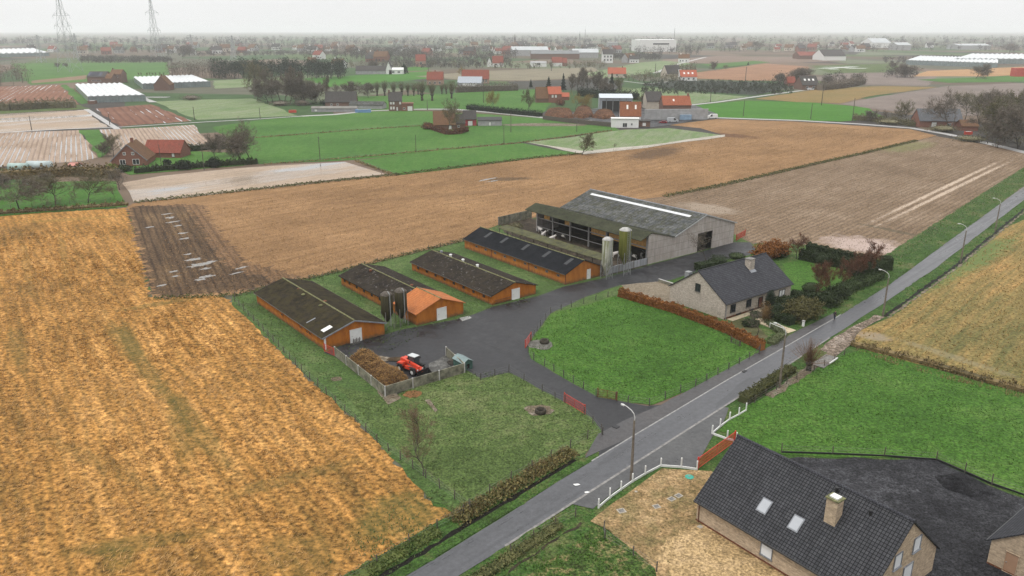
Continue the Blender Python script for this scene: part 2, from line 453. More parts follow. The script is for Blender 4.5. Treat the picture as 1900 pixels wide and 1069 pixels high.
sheet('wet_ground', [(240,388),(262,381),(300,383),(345,384),(368,412),(385,440),(402,470),(420,495),(470,510),(520,520),(440,540),(350,546),(287,552),(262,460)], M_wetp, step=.8, amp=1.4)
M_water = NT('standing_water'); M_water = M_water.out((.14,.125,.105), .12, .5)
pr_ = random.Random(4)
for (px, py, rx, ry) in ((311,397,1.6,.5),(316,404,1.1,.9),(321,412,1.9,.5),(330,419,1.4,.5),(337,433,1.4,.5),(343,443,1.5,.5),(349,472,1.2,.5),(358,482,2.0,.7),(370,491,2.6,1.0),(392,486,1.4,.5),(380,499,1.2,.5),(385,513,1.6,.7),(372,519,1.2,.6),(322,504,1.1,.4),(325,513,1.0,.35),(448,497,1.6,.4),(440,507,1.8,.3),(277,422,1.1,.5),(300,530,.9,.4),(905,333,5.0,.5),(915,336,3.0,.4)):
    c = G(px, py); a0 = R(ang_b); pts = []
    for k in range(16):
        q = k*.3927; rr = pr_.uniform(.55, 1.25); u_ = rx*math.cos(q)*rr; v_ = ry*math.sin(q)*rr*1.4
        pts.append((c.x+u_*math.cos(a0)-v_*math.sin(a0), c.y+u_*math.sin(a0)+v_*math.cos(a0)))
    sheet('puddle', pts, M_water, px=False, step=.4, amp=.15)
M_right = m_field('furrowed_field', [(.14,.095,.058), (.20,.14,.09), (.265,.195,.135)], ang_r, 1.5, .55, (.10,.065,.045), fine=1.8, wd=1.0, cracks=.55, patches=[
    (G(1520,440), G(1690,470), 9, (.42,.33,.29), .9), (G(1570,410), G(1760,450), 1.5, (.10,.08,.05), .8), (G(1250,375), G(1380,400), 7, (.34,.28,.22), .6), (G(1600,433), G(1888,293), .9, (.50,.40,.31), .8), (G(1590,425), G(1868,293), .9, (.50,.40,.31), .8),
    (G(1640,285), G(1730,262), 8, (.15,.16,.06), .6)])
sheet('furrowed_field', [(1230,366),(1400,331),(1600,286),(1738,253),(1850,272),(1990,300),(1960,335),(1870,368),(1770,430),(1665,492),(1640,482),(1500,455),(1395,450),(1360,432),(1250,440),(1100,402),(1085,386)], M_right)
M_right2 = m_field('weedy_field', [(.12,.11,.04), (.22,.16,.06), (.33,.20,.075)], ang_r, 1.2, .25, (.12,.12,.05), fine=2, wd=3, cracks=.55, patches=[
    (G(1640,622), G(1900,705), 1.5, (.24,.21,.13), .5), (G(1585,618), G(1660,632), 2.2, (.28,.23,.18), .6), (G(1640,570), G(1900,430), 4, (.10,.16,.05), .7)])
sheet('weedy_field', [(1980,360),(1905,405),(1860,425),(1760,507),(1650,590),(1560,632),(1640,660),(1800,700),(1960,745),(2300,760),(2300,420)], M_right2)

# --- farm ground
sheet('farm_grass', [(432,548),(600,511),(860,448),(930,414),(990,405),(1040,402),(1200,440),(1360,434),(1400,455),(1420,480),(1290,640),(1110,812),(1080,850),(870,955),(800,930),(700,820),(560,690),(430,566)], M_yard)
sheet('meadow_lawn', [(700,735),(870,690),(945,690),(1085,768),(1113,800),(1090,838),(870,945),(780,870),(690,790),(622,715)], M_lawn)
sheet('pasture_grass', [(1143,550),(1250,578),(1418,648),(1405,662),(1300,715),(1210,752),(1110,737),(980,664),(982,640),(1022,583)], M_past)
sheet('garden_ground', [(1150,528),(1280,500),(1390,475),(1400,452),(1500,455),(1650,485),(1655,512),(1560,582),(1420,652),(1250,580)], M_verge)
sheet('garden_lawn', [(1452,490),(1500,480),(1560,495),(1580,520),(1500,550),(1470,545)], M_past)
sheet('front_lawn', [(1345,600),(1375,590),(1400,600),(1425,625),(1400,645),(1340,612)], m_ground('mossy_lawn', [(.05,.055,.02),(.07,.07,.03),(.12,.11,.06)]))
sheet('patio', [(1150,527),(1222,523),(1252,531),(1255,556),(1250,566),(1160,540)], M_pave)

# --- road and yard (wet asphalt)
M_road = m_asphalt('road_asphalt', (.042,.043,.048), (.095,.096,.104), (.24,.52), lane=(46, .55))
M_walk = m_asphalt('pavement_asphalt', (.05,.048,.05), (.09,.085,.085), (.35,.7))
M_yardasph = m_asphalt('yard_asphalt', (.010,.010,.012), (.042,.042,.045), (.35,.75))
Lp = [Vector((-45.5,21.8)), Vector((-9.7,60.9)), Vector((1.9,73.2)), Vector((8.6,80.4)), Vector((14.7,86.8)), Vector((31.1,103.7)), Vector((44.3,116.9)), Vector((56.0,128.7)), Vector((75.1,148.7)), Vector((95.0,171.5)), Vector((134.4,216.4)), Vector((161.0,246.7)), Vector((230,325))]
Rp = [Vector((-40.5,22.0)), Vector((-4.9,60.9)), Vector((6.4,72.6)), Vector((28.9,95.8)), Vector((40.4,107.8)), Vector((52.1,120.1)), Vector((67.5,136.0)), Vector((90.9,161.0)), Vector((117.3,191.0)), Vector((151.4,229.5)), Vector((234,322))]
sheet('yard', [(600,655),(640,640),(712,622),(745,612),(774,607),(865,589),(913,570),(998,550),(1047,532),(1115,518),(1200,494),(1290,470),(1362,450),(1392,450),(1402,462),(1390,474),(1300,490),(1290,505),(1246,520),(1150,530),(1085,552),(1022,582),(985,630),(978,645),(985,666),(1045,702),(1110,738),(1200,754),(1228,752),(1172,812),(1110,860),(1116,800),(1100,778),(1083,765),(945,692),(893,703),(866,688),(780,715),(722,738),(620,662)], M_yardasph, amp=.12)
sheet('pavement', [(1085,851),(1110,806),(1160,780),(1228,751),(1400,658),(1490,609),(1552,579),(1548,592),(1465,643),(1350,706),(1170,812)], M_walk, amp=.08)
sheet('apron', [(1035,930),(1090,895),(1175,845),(1230,810),(1325,755),(1352,757),(1342,785),(1325,806),(1290,868),(1228,865),(1150,905),(1100,945)], m_asphalt('apron_asphalt', (.04,.04,.042), (.10,.10,.10), (.25,.6)), amp=.1)
sheet('road', [tuple(p) for p in Lp] + [tuple(p) for p in reversed(Rp)], M_road, px=False, amp=.1, step=4)
def strip(name, pts, off, w, mat, z):
    mbs = MB(); prev = None
    for i, p in enumerate(pts):
        d = (pts[min(i+1, len(pts)-1)] - pts[max(i-1, 0)]).normalized(); n = Vector((-d.y, d.x))
        a = p + n*(off-w/2); b = p + n*(off+w/2)
        if prev: mbs.poly([(prev[0].x, prev[0].y, z), (a.x, a.y, z), (b.x, b.y, z), (prev[1].x, prev[1].y, z)])
        prev = (a, b)
    o = mbs.build(name, mat); o['kind'] = 'structure'; return o
M_line = m_plain('worn_line_paint', (.27,.265,.255), .7, .3, 3)
M_gut = m_plain('gutter_concrete', (.22,.21,.2), .7, .3, 2)
def cut(pts, y0, y1):
    out = []
    for a, b in zip(pts[:-1], pts[1:]):
        for k in range(8):
            p = a.lerp(b, k/8)
            if y0 <= p.y <= y1: out.append(p)
    return out
ZT = .02 + ZS*(ZI[0]+3)
strip('gutter', cut(Lp, 81, 132), 0.05, .2, M_line, ZT)
strip('gutter', cut(Rp, 64, 104), 0.0, .3, M_gut, ZT)
strip('gutter', cut(Rp, 104, 122), 0.0, .25, M_gut, ZT)
sheet('farm_entrance', [(1540,632),(1565,618),(1600,598),(1650,570),(1640,590),(1600,612),(1580,640),(1510,690),(1480,700),(1500,670)], m_ground('gravelly_edge', [(.07,.06,.04),(.17,.13,.10),(.30,.25,.21)], .25, 1.0, 4, .8, .1, fc=.7))
sheet('field_entrance', [(1826,434),(1858,408),(1880,405),(1868,420)], M_conc)

# --- plots bottom right
sheet('plot_grass', [(1335,800),(1365,770),(1480,696),(1545,665),(1600,648),(1700,676),(1960,750),(2100,800),(2100,960),(1902,925),(1742,853),(1600,850),(1455,845)], M_past)
sheet('plot_soil', [(1095,968),(1180,905),(1228,870),(1320,875),(1420,1000),(1560,1120),(1400,1150),(1200,1085),(1205,1050),(1130,985)], M_soil)
sheet('plot_sand', [(1215,1035),(1260,985),(1310,975),(1480,1090),(1300,1110)], M_sand, step=.8, amp=.6)
sheet('plot_verge', [(905,1085),(1000,1020),(1098,972),(1140,995),(1215,1056),(1225,1120),(850,1140)], m_ground('patchy_verge', [(.04,.055,.016), (.055,.10,.022), (.22,.16,.08)], .25, 1.0, 4, 1, .15, fc=.7))
sheet('gravel_drive', [(1380,870),(1440,856),(1480,849),(1735,854),(1830,900),(1910,930),(2150,1010),(2200,1350),(1700,1200),(1550,980)], M_gravel)
# --- verges along the road
def offs(pts, d):
    out = []
    for i, p in enumerate(pts):
        a = (pts[min(i+1, len(pts)-1)] - pts[max(i-1, 0)]).normalized(); out.append(p + Vector((-a.y, a.x))*d)
    return out
def ribbon(name, pts, d0, d1, mat):
    return sheet(name, [tuple(p) for p in offs(pts, d0)] + [tuple(p) for p in reversed(offs(pts, d1))], mat, px=False, step=.8, amp=.3)
Lfar = [p for p in cut(Lp, 131, 400)]
Lnear = [p for p in cut(Lp, 10, 81)]
Rfar = [p for p in cut(Rp, 131, 400)]
Rnear = [p for p in cut(Rp, 10, 72)]
Rmid = [p for p in cut(Rp, 99, 117)]
ribbon('verge', Lfar, .1, 7.5, M_verge)
ribbon('verge', Lnear, .1, 4.2, M_verge)
ribbon('verge', Rfar, -.1, -3.6, M_verge)
ribbon('verge', Rnear, -.1, -4.6, M_verge)
ribbon('verge', Rmid, -.1, -3.4, M_verge)
M_ditchmud = m_ground('ditch_mud', [(.02,.018,.012),(.035,.03,.02),(.07,.06,.03)], .3, 1.2, 5)
M_ditch = NT('ditch_water'); M_ditch = M_ditch.out((.010,.009,.007), .7, .08)
ribbon('ditch', Lnear, 1.35, 1.9, M_ditch)
ribbon('ditch', Rfar, -2.3, -3.0, M_ditch)
ribbon('ditch', Rnear, -2.75, -3.1, M_ditchmud)
ribbon('path', Rfar, -3.1, -3.5, M_mud)
ribbon('path', Rmid, -2.4, -3.6, M_mud)
# --- bare patches
def blob(name, px, py, rx, ry, mat, seed=1):
    c = G(px, py); r = random.Random(seed)
    pts = [(c.x + rx*math.cos(k*.35)*r.uniform(.8, 1.15), c.y + ry*math.sin(k*.35)*r.uniform(.8, 1.15)) for k in range(18)]
    return sheet(name, pts, mat, px=False, step=.7, amp=.1)
blob('bare_patch', 1000, 762, 1.9, 1.6, M_mud, 2)
blob('bare_patch', 1003, 640, 2.1, 2.1, m_ground('worn_concrete', [(.08,.075,.065),(.13,.125,.11),(.19,.185,.165)], .3, 1.2, 5), 3)
blob('bare_patch', 625, 704, .8, .8, M_mud, 4)
blob('bare_patch', 765, 732, 1.3, 1.2, m_ground('rusty_mud', [(.12,.06,.03),(.2,.1,.04),(.25,.15,.08)]), 5)
sheet('bare_patch', [(690,708),(700,702),(745,740),(720,752)], M_mud, amp=.3)
sheet('bare_patch', [(650,668),(668,664),(690,700),(680,704)], M_mud, amp=.3)
sheet('bare_patch', [(788,744),(797,742),(812,762),(808,766)], M_mud, amp=.2)
sheet('yard_concrete', [(795,676),(826,660),(858,664),(860,678),(800,695)], m_ground('dirty_concrete', [(.05,.048,.044),(.09,.088,.082),(.16,.155,.145)], .3, 1.2, 4, .3, .03, .7, fc=.5))
sheet('yard_concrete', [(852,591),(870,587),(876,591),(858,597)], M_conc)
sheet('cattle_yard', [(930,418),(985,405),(1200,470),(1200,494),(1115,515),(1105,500),(935,432)], m_ground('dung_yard', [(.025,.02,.015),(.045,.035,.025),(.09,.07,.05)], .2, .8, 4))

# --- middle distance fields
def fsheet(name, pts, mat): return sheet(name, pts, mat, far=True)
fsheet('meadow', [(395,236),(500,221),(600,214),(690,207),(770,206),(900,212),(1010,220),(1140,236),(1150,242),(970,264),(660,297),(480,305),(440,270)], M_mead)
fsheet('meadow', [(660,299),(800,282),(970,266),(1075,285),(1000,293),(737,326)], M_mead)
fsheet('wet_meadow', [(975,264),(1060,255),(1160,241),(1240,238),(1345,252),(1200,274),(1085,285)], M_pale)
fsheet('lane_edge', [(985,266),(975,264),(1085,281),(1200,270),(1345,250),(1345,254),(1200,275),(1085,287)], m_ground('wet_sand', [(.3,.27,.22),(.38,.35,.3),(.45,.42,.37)]))
M_pinkw = m_field('wet_furrows', [(.26,.19,.14), (.33,.25,.19), (.40,.31,.25)], 118, 1.9, .6, (.15,.10,.07), puddle=(.78, .34, .07), wd=.8)
M_pinkw2 = m_field('wet_stubble', [(.28,.22,.16), (.36,.28,.21), (.42,.35,.28)], ang_b, 1.6, .3, (.22,.16,.12), puddle=(.58, .14, .05), wd=1)
fsheet('wet_furrows', [(-200,252),(0,246),(60,245),(146,242),(182,293),(150,300),(0,310),(-200,322)], M_pinkw)
fsheet('wet_furrows', [(184,241),(300,236),(360,232),(390,268),(340,275),(236,290),(205,262)], M_pinkw)
fsheet('grass_strip', [(146,242),(184,241),(206,275),(190,292),(182,293)], M_mead)
fsheet('pale_field', [(-200,216),(0,212),(158,204),(200,236),(0,246),(-200,254)], M_pinkw2)
M_red = m_field('red_ploughland', [(.13,.06,.04), (.18,.085,.055), (.22,.12,.085)], 120, 4.5, .5, (.08,.035,.022), puddle=(.83, .30, .04), wd=.7)
fsheet('ploughland', [(176,202),(280,194),(357,225),(222,235)], M_red)
fsheet('ploughland', [(-200,166),(0,161),(111,158),(148,194),(0,200),(-200,212)], m_field('brown_ploughland', [(.16,.075,.045), (.22,.105,.065), (.25,.14,.09)], 115, 4, .5, (.1,.04,.025), puddle=(.82,.34,.03), wd=.7))
fsheet('wet_meadow', [(286,189),(380,185),(468,183),(552,215),(367,223)], M_pale)
fsheet('meadow', [(112,158),(122,157),(170,190),(150,194)], M_mead)
fsheet('meadow', [(20,118),(310,116),(316,138),(225,150),(160,152),(55,158)], M_mead)
fsheet('field_strip', [(60,150),(160,140),(160,147),(60,155)], m_ground('brown_strip', [(.16,.1,.06),(.2,.13,.08),(.24,.17,.11)]))
fsheet('grass_strip', [(-200,200),(148,195),(170,202),(0,212),(-200,217)], M_lawn)
fsheet('wet_stubble', [(226,340),(300,327),(450,312),(640,301),(715,324),(560,340),(430,357),(248,376)], M_pinkw2)
fsheet('orchard_grass', [(-300,345),(215,337),(230,372),(236,384),(0,402),(-300,420)], M_mead)
fsheet('house_garden', [(200,305),(330,280),(470,285),(485,300),(450,308),(240,325)], M_mead)
fsheet('wet_meadow', [(395,150),(560,140),(640,140),(640,152),(400,165)], M_pale)
fsheet('meadow', [(560,146),(800,132),(800,146),(610,162)], M_bright)
fsheet('meadow', [(640,205),(640,180),(760,176),(860,172),(1020,165),(1035,180),(1000,215),(930,208),(850,203),(770,204)], M_mead)
fsheet('stubble_field', [(770,142),(890,132),(1100,125),(1130,142),(980,150),(850,148)], m_ground('grey_stubble', [(.15,.13,.09),(.2,.175,.12),(.23,.2,.14)]))
fsheet('meadow', [(690,134),(770,124),(800,126),(790,131)], M_bright)
fsheet('meadow', [(1080,138),(1190,116),(1270,110),(1290,116),(1220,134),(1130,146)], M_pale)
fsheet('orchard', [(940,152),(1130,146),(1160,155),(1140,170),(960,165)], m_ground('dark_orchard', [(.035,.035,.03),(.055,.052,.045),(.07,.065,.055)]))
fsheet('orchard', [(1185,158),(1250,150),(1400,152),(1475,160),(1400,177),(1280,168)], m_field('dark_nursery', [(.025,.032,.025),(.035,.042,.032),(.05,.055,.045)], 20, 4, .5, (.015,.02,.015)))
fsheet('wet_meadow', [(1160,168),(1200,162),(1290,172),(1390,180),(1280,194),(1180,180)], M_pale)
fsheet('wheat_field', [(1290,196),(1390,187),(1500,190),(1610,200),(1640,220),(1560,226),(1480,224),(1335,219),(1275,212)], M_bright)
fsheet('stubble_field', [(1400,184),(1530,164),(1640,160),(1740,162),(1620,178),(1560,192),(1480,190)], m_ground('olive_stubble', [(.15,.12,.04),(.2,.14,.05),(.24,.15,.06)]))
M_grayp = m_field('grey_ploughland', [(.14,.115,.1), (.19,.155,.135), (.23,.19,.165)], 30, 6, .4, (.1,.075,.065), puddle=(.84,.12,.03), wd=1.5)
fsheet('ploughland', [(1560,194),(1640,178),(1760,160),(2000,150),(2000,215),(1750,215),(1640,205)], M_grayp)
fsheet('stubble_field', [(1290,135),(1420,118),(1500,124),(1500,150),(1380,150),(1290,146)], m_ground('brown_field', [(.2,.11,.06),(.26,.14,.08),(.3,.17,.1)]))
fsheet('ploughland', [(1500,146),(1560,136),(1700,134),(1740,142),(1720,160),(1560,158)], M_grayp)
fsheet('meadow', [(1500,122),(1660,118),(1680,134),(1540,136)], M_lawn)
fsheet('stubble_field', [(1690,142),(1720,132),(1990,120),(1990,136),(1830,142)], m_ground('tan_field', [(.3,.17,.08),(.36,.21,.1),(.4,.25,.13)]))
fsheet('meadow', [(1700,148),(1830,143),(1990,137),(1990,150),(1760,154)], M_mead)
fsheet('ploughland', [(1220,112),(1330,104),(1560,106),(1560,114),(1400,118),(1290,118)], m_ground('far_plough', [(.14,.1,.08),(.18,.13,.1),(.2,.15,.12)]))
fsheet('meadow', [(1300,120),(1400,113),(1430,116),(1330,126)], M_mead)
# far lanes
M_lane = m_plain('lane_concrete', (.38,.37,.36), .6, .15, .3)
def lane(pxs, w):
    pts = [Vector(G(*p)[:2]) for p in pxs]
    ZI[0] += 1
    return strip('lane', cut(pts, 0, 9000) + [pts[-1]], 0, w, M_lane, .02+ZS*ZI[0])
lane([(560,216),(620,213),(690,206),(780,203),(840,203),(920,210),(1010,219),(1110,226)], 5.0)
lane([(1275,196),(1330,190),(1400,180),(1490,168)], 4.0)
lane([(1275,222),(1330,219),(1480,224),(1600,231),(1690,238),(1760,250),(1830,266),(1900,283),(2000,310)], 4.5)
lane([(0,247),(120,240),(230,236),(360,228),(470,222),(560,216)], 2.5)
lane([(160,203),(190,222),(218,240)], 3)
lane([(240,165),(258,178),(270,185),(285,190)], 5)
lane([(1215,136),(1240,126),(1262,118),(1310,106)], 6)
lane([(1150,150),(1200,156),(1240,152)], 3)
sheet('scrapyard_ground', [(1050,212),(1120,198),(1200,190),(1290,196),(1330,212),(1270,228),(1200,238),(1130,232)], M_yardasph, far=True)
sheet('red_patch', [(1700,236),(1725,232),(1735,240),(1720,243)], M_mud, far=True)

M_joint = m_plain('joint_sealant', (.09,.088,.085), .8, .3, 3)
for k, pp in enumerate((((872,606),(930,590),(985,566)), ((905,640),(960,660),(1010,686)), ((930,612),(965,640)))):
    strip('yard_joint', [Vector(G(*p)[:2]) for p in pp], 0, .07, M_joint, .02+ZS*(ZI[0]+2+k))

blob('mud_patch', 700, 668, 2.2, 1.2, M_mud, 11); blob('mud_patch', 735, 668, 1.6, .8, m_ground('spilled_dung', [(.03,.022,.015),(.06,.04,.022),(.10,.065,.035)], .3, 1.2, 5), 12)
# ================================================================== BUILDINGS: helpers
M_white = m_plain('white_paint', (.72,.72,.70), .5, .06, 2)
M_dframe = m_plain('dark_frame', (.02,.02,.022), .5, .1)
M_glass = m_glass('window_glass')
M_blind = m_plain('white_blind', (.75,.75,.75), .6, .05)
M_grey = m_plain('grey_metal', (.26,.27,.27), .6, .2, 2, .0)
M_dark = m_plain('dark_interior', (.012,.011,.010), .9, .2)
M_rust = m_plain('rusty_iron', (.16,.06,.03), .85, .4, 4)
M_redp = m_plain('red_paint', (.50,.06,.035), .55, .25, 3)
M_wood = m_plain('weathered_wood', (.10,.085,.07), .9, .3, 3)
M_cpost = m_plain('concrete_post', (.20,.19,.175), .85, .3, 2)
M_wire = m_plain('fence_wire', (.16,.16,.15), .6, .1)
M_moss = m_plain('mossy_ridge', (.17,.17,.08), .95, .4, 2)
M_lead = m_plain('lead_flashing', (.22,.23,.25), .5, .2)

def fc(L, W, face, s):
    if face == 'F': return Vector((s, 0, 0)), Vector((1,0,0)), Vector((0,-1,0))
    if face == 'B': return Vector((s, W, 0)), Vector((1,0,0)), Vector((0,1,0))
    if face == 'L': return Vector((0, s, 0)), Vector((0,1,0)), Vector((-1,0,0))
    return Vector((L, s, 0)), Vector((0,1,0)), Vector((1,0,0))

def opening(root, L, W, face, s, z, w, h, kind='window', fm=None, gm=None, sill=True, bars=1, ft=.09, name=None):
    o, u, n = fc(L, W, face, s); fm = fm or M_white; up = Vector((0,0,1))
    c = o + up*(z + h/2)
    m = MB()
    d = .04
    for (du, dz, a, b) in ((-w/2+ft/2, 0, ft/2, h/2), (w/2-ft/2, 0, ft/2, h/2), (0, h/2-ft/2, w/2-ft-.002, ft/2), (0, -h/2+ft/2, w/2-ft-.002, ft/2)):
        m.obox(c + u*du + up*dz + n*d, u*a, n*(d+.02), up*b)
    if kind == 'window':
        for k in range(bars): m.obox(c + u*(w*((k+1)/(bars+1)-.5)) + n*d, u*ft*.4, n*(d+.015), up*(h/2-ft-.002))
    f = m.build(name or kind, fm, root)
    p = MB().obox(c + n*.012, u*(w/2-ft+.004), n*.03, up*(h/2-ft+.004))
    if kind == 'window':
        p.build('pane', gm or M_glass, f)
        if sill: MB().obox(c - up*(h/2+.04) + n*.06, u*(w/2+.08), n*.10, up*.04).build('sill', M_lead if sill is True else sill, f)
    else:
        p.build('leaf', gm or fm, f)
        MB().obox(c + u*(w*.32) + n*.09, u*.05, n*.05, up*.02).build('handle', M_grey, f)
    return f

def gable(root, L, W, eave, ridge, wm, rm, oh=.3, og=.2, t=.14, ry=None, ridgem=None, wall=True, z0=-.1, eave2=None, fascia=None):
    """ridge along x; eaves at y=0 and y=W"""
    ry = W/2 if ry is None else ry; e2 = eave if eave2 is None else eave2
    if wall:
        MB().extr([(0,z0),(W,z0),(W,e2-.02),(ry,ridge-.02),(0,eave-.02)], 'x', 0, L).build('wall', wm, root)
    s1 = (ridge-eave)/ry; s2 = (ridge-e2)/(W-ry)
    prof = [(-oh, eave-s1*oh), (ry, ridge), (W+oh, e2-s2*oh), (W+oh, e2-s2*oh+t), (ry, ridge+t), (-oh, eave-s1*oh+t)]
    r = MB().extr(prof, 'x', -og, L+og).build('roof', rm, root)
    if ridgem is not None:
        MB().tube((-og-.02, ry, ridge+t-.02), (L+og+.02, ry, ridge+t-.02), .13, .13, 8).build('ridge_cap', ridgem, r)
    if fascia is not None:
        m = MB()
        m.box(-og, L+og, -oh-.10, -oh-.003, eave-s1*oh-.02, eave-s1*oh+t-.03).box(-og, L+og, W+oh+.003, W+oh+.10, e2-s2*oh-.02, e2-s2*oh+t-.03)
        m.build('gutter', fascia, root)
    return r

def vent_stub(root, x, y, z, mat, h=.45, r=.22):
    m = MB().tube((x,y,z-.3), (x,y,z+h), r, r, 8)
    m.tube((x,y,z+h), (x,y,z+h+.12), r*1.5, r*.8, 8)
    return m.build('vent', mat, root)

# ================================================================== THE FARM
AX = R(128)
ux = Vector((math.cos(R(38)), math.sin(R(38)), 0)); uy = Vector((math.cos(AX), math.sin(AX), 0))
def shed_mat(name, a, b):
    t = NT(name); o = t.tc()
    n = t.noise(t.mapp(o, 0, (1.2,1.2,.3)), 1, 5, .7); f = t.noise(o, 6, 3, .7)
    c = t.ramp(t.math('ADD', t.math('MULTIPLY', n, .7), t.math('MULTIPLY', f, .3)), [(.42, a), (.58, b)])
    s = t.n.new('ShaderNodeSeparateXYZ'); t.l.new(o, s.inputs[0])
    w = t.math('ADD', s.outputs['Z'], t.math('MULTIPLY', t.noise(o, 2.0, 4, .7), -1.6))
    c = t.mix(t.ramp(w, [(-.5+.5, .0), (.5, 0.0)]), c, b)
    dirt = t.ramp(t.math('ADD', s.outputs['Z'], t.math('MULTIPLY', t.math('SUBTRACT', t.noise(o, 1.6, 6, .8), .5), 2.2)), [(.1, .85), (.75, 0.0)])
    c = t.mix(dirt, c, (.10,.07,.04))
    return t.out(c, .85, .15)
M_orange = shed_mat('orange_render', (.31,.098,.014), (.43,.15,.022))
M_orange2 = shed_mat('orange_brick_paint', (.33,.115,.024), (.45,.175,.035))
M_mossroof = m_corr('mossy_fibre_cement', (.016,.013,.009), (.036,.030,.020), .18, (.055,.046,.018), .5)
M_mossroof2 = m_corr('lichen_fibre_cement', (.016,.013,.011), (.034,.028,.023), .18, (.045,.036,.02), .4, pale=(.26,.25,.26), paleth=.60)
M_blackroof = m_corr('black_bitumen_sheets', (.008,.009,.011), (.016,.017,.02), .18)
M_redroof = m_tiles('orange_pantiles', (.42,.13,.035), (.52,.18,.055), .26, .34, (.14,.045,.015), .7, (.26,.10,.04), .5)

def shed(fl, W, L, eave, ridge, name, label, roofm, wallm, cat='shed', **k):
    o = G(*fl) + ux*W
    r = thing(name, label, cat, o, AX)
    return r
# shed 1 -------------------------------------------------------
W, L = 10.8, 28.4
s1 = shed((602,650), W, L, 2.05, 3.75, 'poultry_shed', 'long orange shed with mossy dark roof, nearest to the manure bunker', None, None)
rf = gable(s1, L, W, 2.1, 3.75, M_orange, M_mossroof, .35, .3, .12, ridgem=M_moss, fascia=M_wood)
opening(s1, L, W, 'L', 5.25, .05, 2.1, 2.25, 'door', M_white, M_white, ft=.1)
for x in (3.6, 4.6, 7.2, 15.0): opening(s1, L, W, 'B', x*1.0+1.5, 1.0, 1.0, .5, 'window', M_orange, M_dframe, False, 0)
for k, (x, y) in enumerate(((10.2, 6.4), (11.8, 4.9), (17.5, 6.3), (21.0, 5.5))): vent_stub(rf, x, y, 3.45, M_rust if k % 2 else M_moss, .3, .26)
sl = (3.75-2.1)/5.4
MB().obox((1.9, 9.3, 2.1+1.5*sl+.16), (.55,0,0), (0,.8,-.8*sl), (0,0,.02)).build('skylight', M_white, rf)
MB().obox((7.2, 9.6, 2.1+1.2*sl+.16), (.14,0,0), (0,.8,-.8*sl), (0,0,.02)).build('skylight', M_lead, rf)
m = MB()
for sgn in (0, 1):
    a = (-.335, -.36 if sgn == 0 else W+.36, 2.1-.36*sl); b = (-.335, 5.4, 3.75)
    m.bar((a[0], a[1], a[2]+.06), (b[0], b[1], b[2]+.06), .06, .22)
m.build('barge_board', M_lead, rf)
MB().box(-.06, -.003, W-.35, W-.02, 0, 2.0).build('corner_panel', M_white, s1)
m = MB(); c = G(662, 639)
pl = thing('wooden_pallet', 'weathered grey pallet leaning against the white doors of the nearest orange shed', 'pallet', c, AX)
m = MB()
for k in range(6): m.obox((-.12+.03*k*0 - .10, 0, .12+k*.19), (.012,0,0), (0,.62,0), (0,0,.06))
for y in (-.55, 0, .55): m.obox((-.03, y, .6), (.05,0,0), (0,.05,0), (0,0,.58))
p_ = m.build('slats', M_cpost, pl); p_.rotation_euler = (0, R(-14), 0); p_.location = (.25, 0, 0)
# shed 2 -------------------------------------------------------
W, L = 9.6, 28.6
s2 = shed((774,605), W, L, 2.1, 3.5, 'poultry_shed', 'orange shed with bright orange tiles at the front of its roof, beside two dark silos', None, None)
FX = 7.4
MB().extr([(0,-.1),(W,-.1),(W,2.13),(W/2,3.93),(0,2.13)], 'x', 0, FX).build('wall', M_orange, s2)
MB().extr([(.1,-.1),(W-.1,-.1),(W-.1,2.0),(W/2,3.45),(.1,2.0)], 'x', FX+.003, L).build('wall', M_orange2, s2)
def roofslab(root, W, eave, ridge, x0, x1, mat, oh=.35, t=.12, name='roof', ridgem=None):
    s_ = (ridge-eave)/(W/2)
    r = MB().extr([(-oh, eave-s_*oh), (W/2, ridge), (W+oh, eave-s_*oh), (W+oh, eave-s_*oh+t), (W/2, ridge+t), (-oh, eave-s_*oh+t)], 'x', x0, x1).build(name, mat, root)
    if ridgem: MB().tube((x0, W/2, ridge+t-.02), (x1, W/2, ridge+t-.02), .12, .12, 8).build('ridge_cap', ridgem, r)
    return r
r1 = roofslab(s2, W, 2.15, 3.95, -.25, FX+.2, M_redroof, name='tiled_roof', ridgem=M_moss)
r2 = roofslab(s2, W, 2.02, 3.5, FX+.203, L+.25, M_mossroof2, .4, ridgem=M_moss)
opening(s2, L, W, 'L', 4.6, .05, 2.0, 2.2, 'door', M_white, M_white, ft=.1)
for x in (10, 13, 16, 19, 22, 25, 27): opening(s2, L, W, 'B', x, 1.1, .55, .5, 'window', M_dframe, M_dframe, False, 0).location = (0, -.1, 0)
for x, y in ((10.5, 4.2), (23.5, 5.6)): vent_stub(r2, x, y, 3.35, M_rust, .3, .25)
# shed 3 -------------------------------------------------------
W, L = 10.4, 28.2
s3 = shed((913,566.7), W, L, 1.8, 3.3, 'poultry_shed', 'orange shed with brown mossy roof and three white ridge vents, third from the left', None, None)
r3 = gable(s3, L, W, 1.85, 3.4, M_orange, M_mossroof2, .35, .25, .12, ridgem=M_moss, fascia=M_wood)
opening(s3, L, W, 'L', 4.9, .05, 1.9, 2.1, 'door', M_white, M_white, ft=.1)
for k in range(8): opening(s3, L, W, 'B', 2.5+k*3.3, .9, .6, .5, 'window', M_dframe, M_dframe, False, 0)
for x in (12.5, 17.5, 22.0, 25.5): vent_stub(r3, x, 4.7, 3.3, M_white if x < 24 else M_lead, .5, .24)
m = MB()
for z in (.35, .8): m.bar((-.12, 6.2, z), (-.12, 9.8, z), .06, .06)
m.build('hand_rail', M_rust, s3)
M_dkpanel = m_plain('dull_rooflight', (.042,.044,.047), .7, .2)
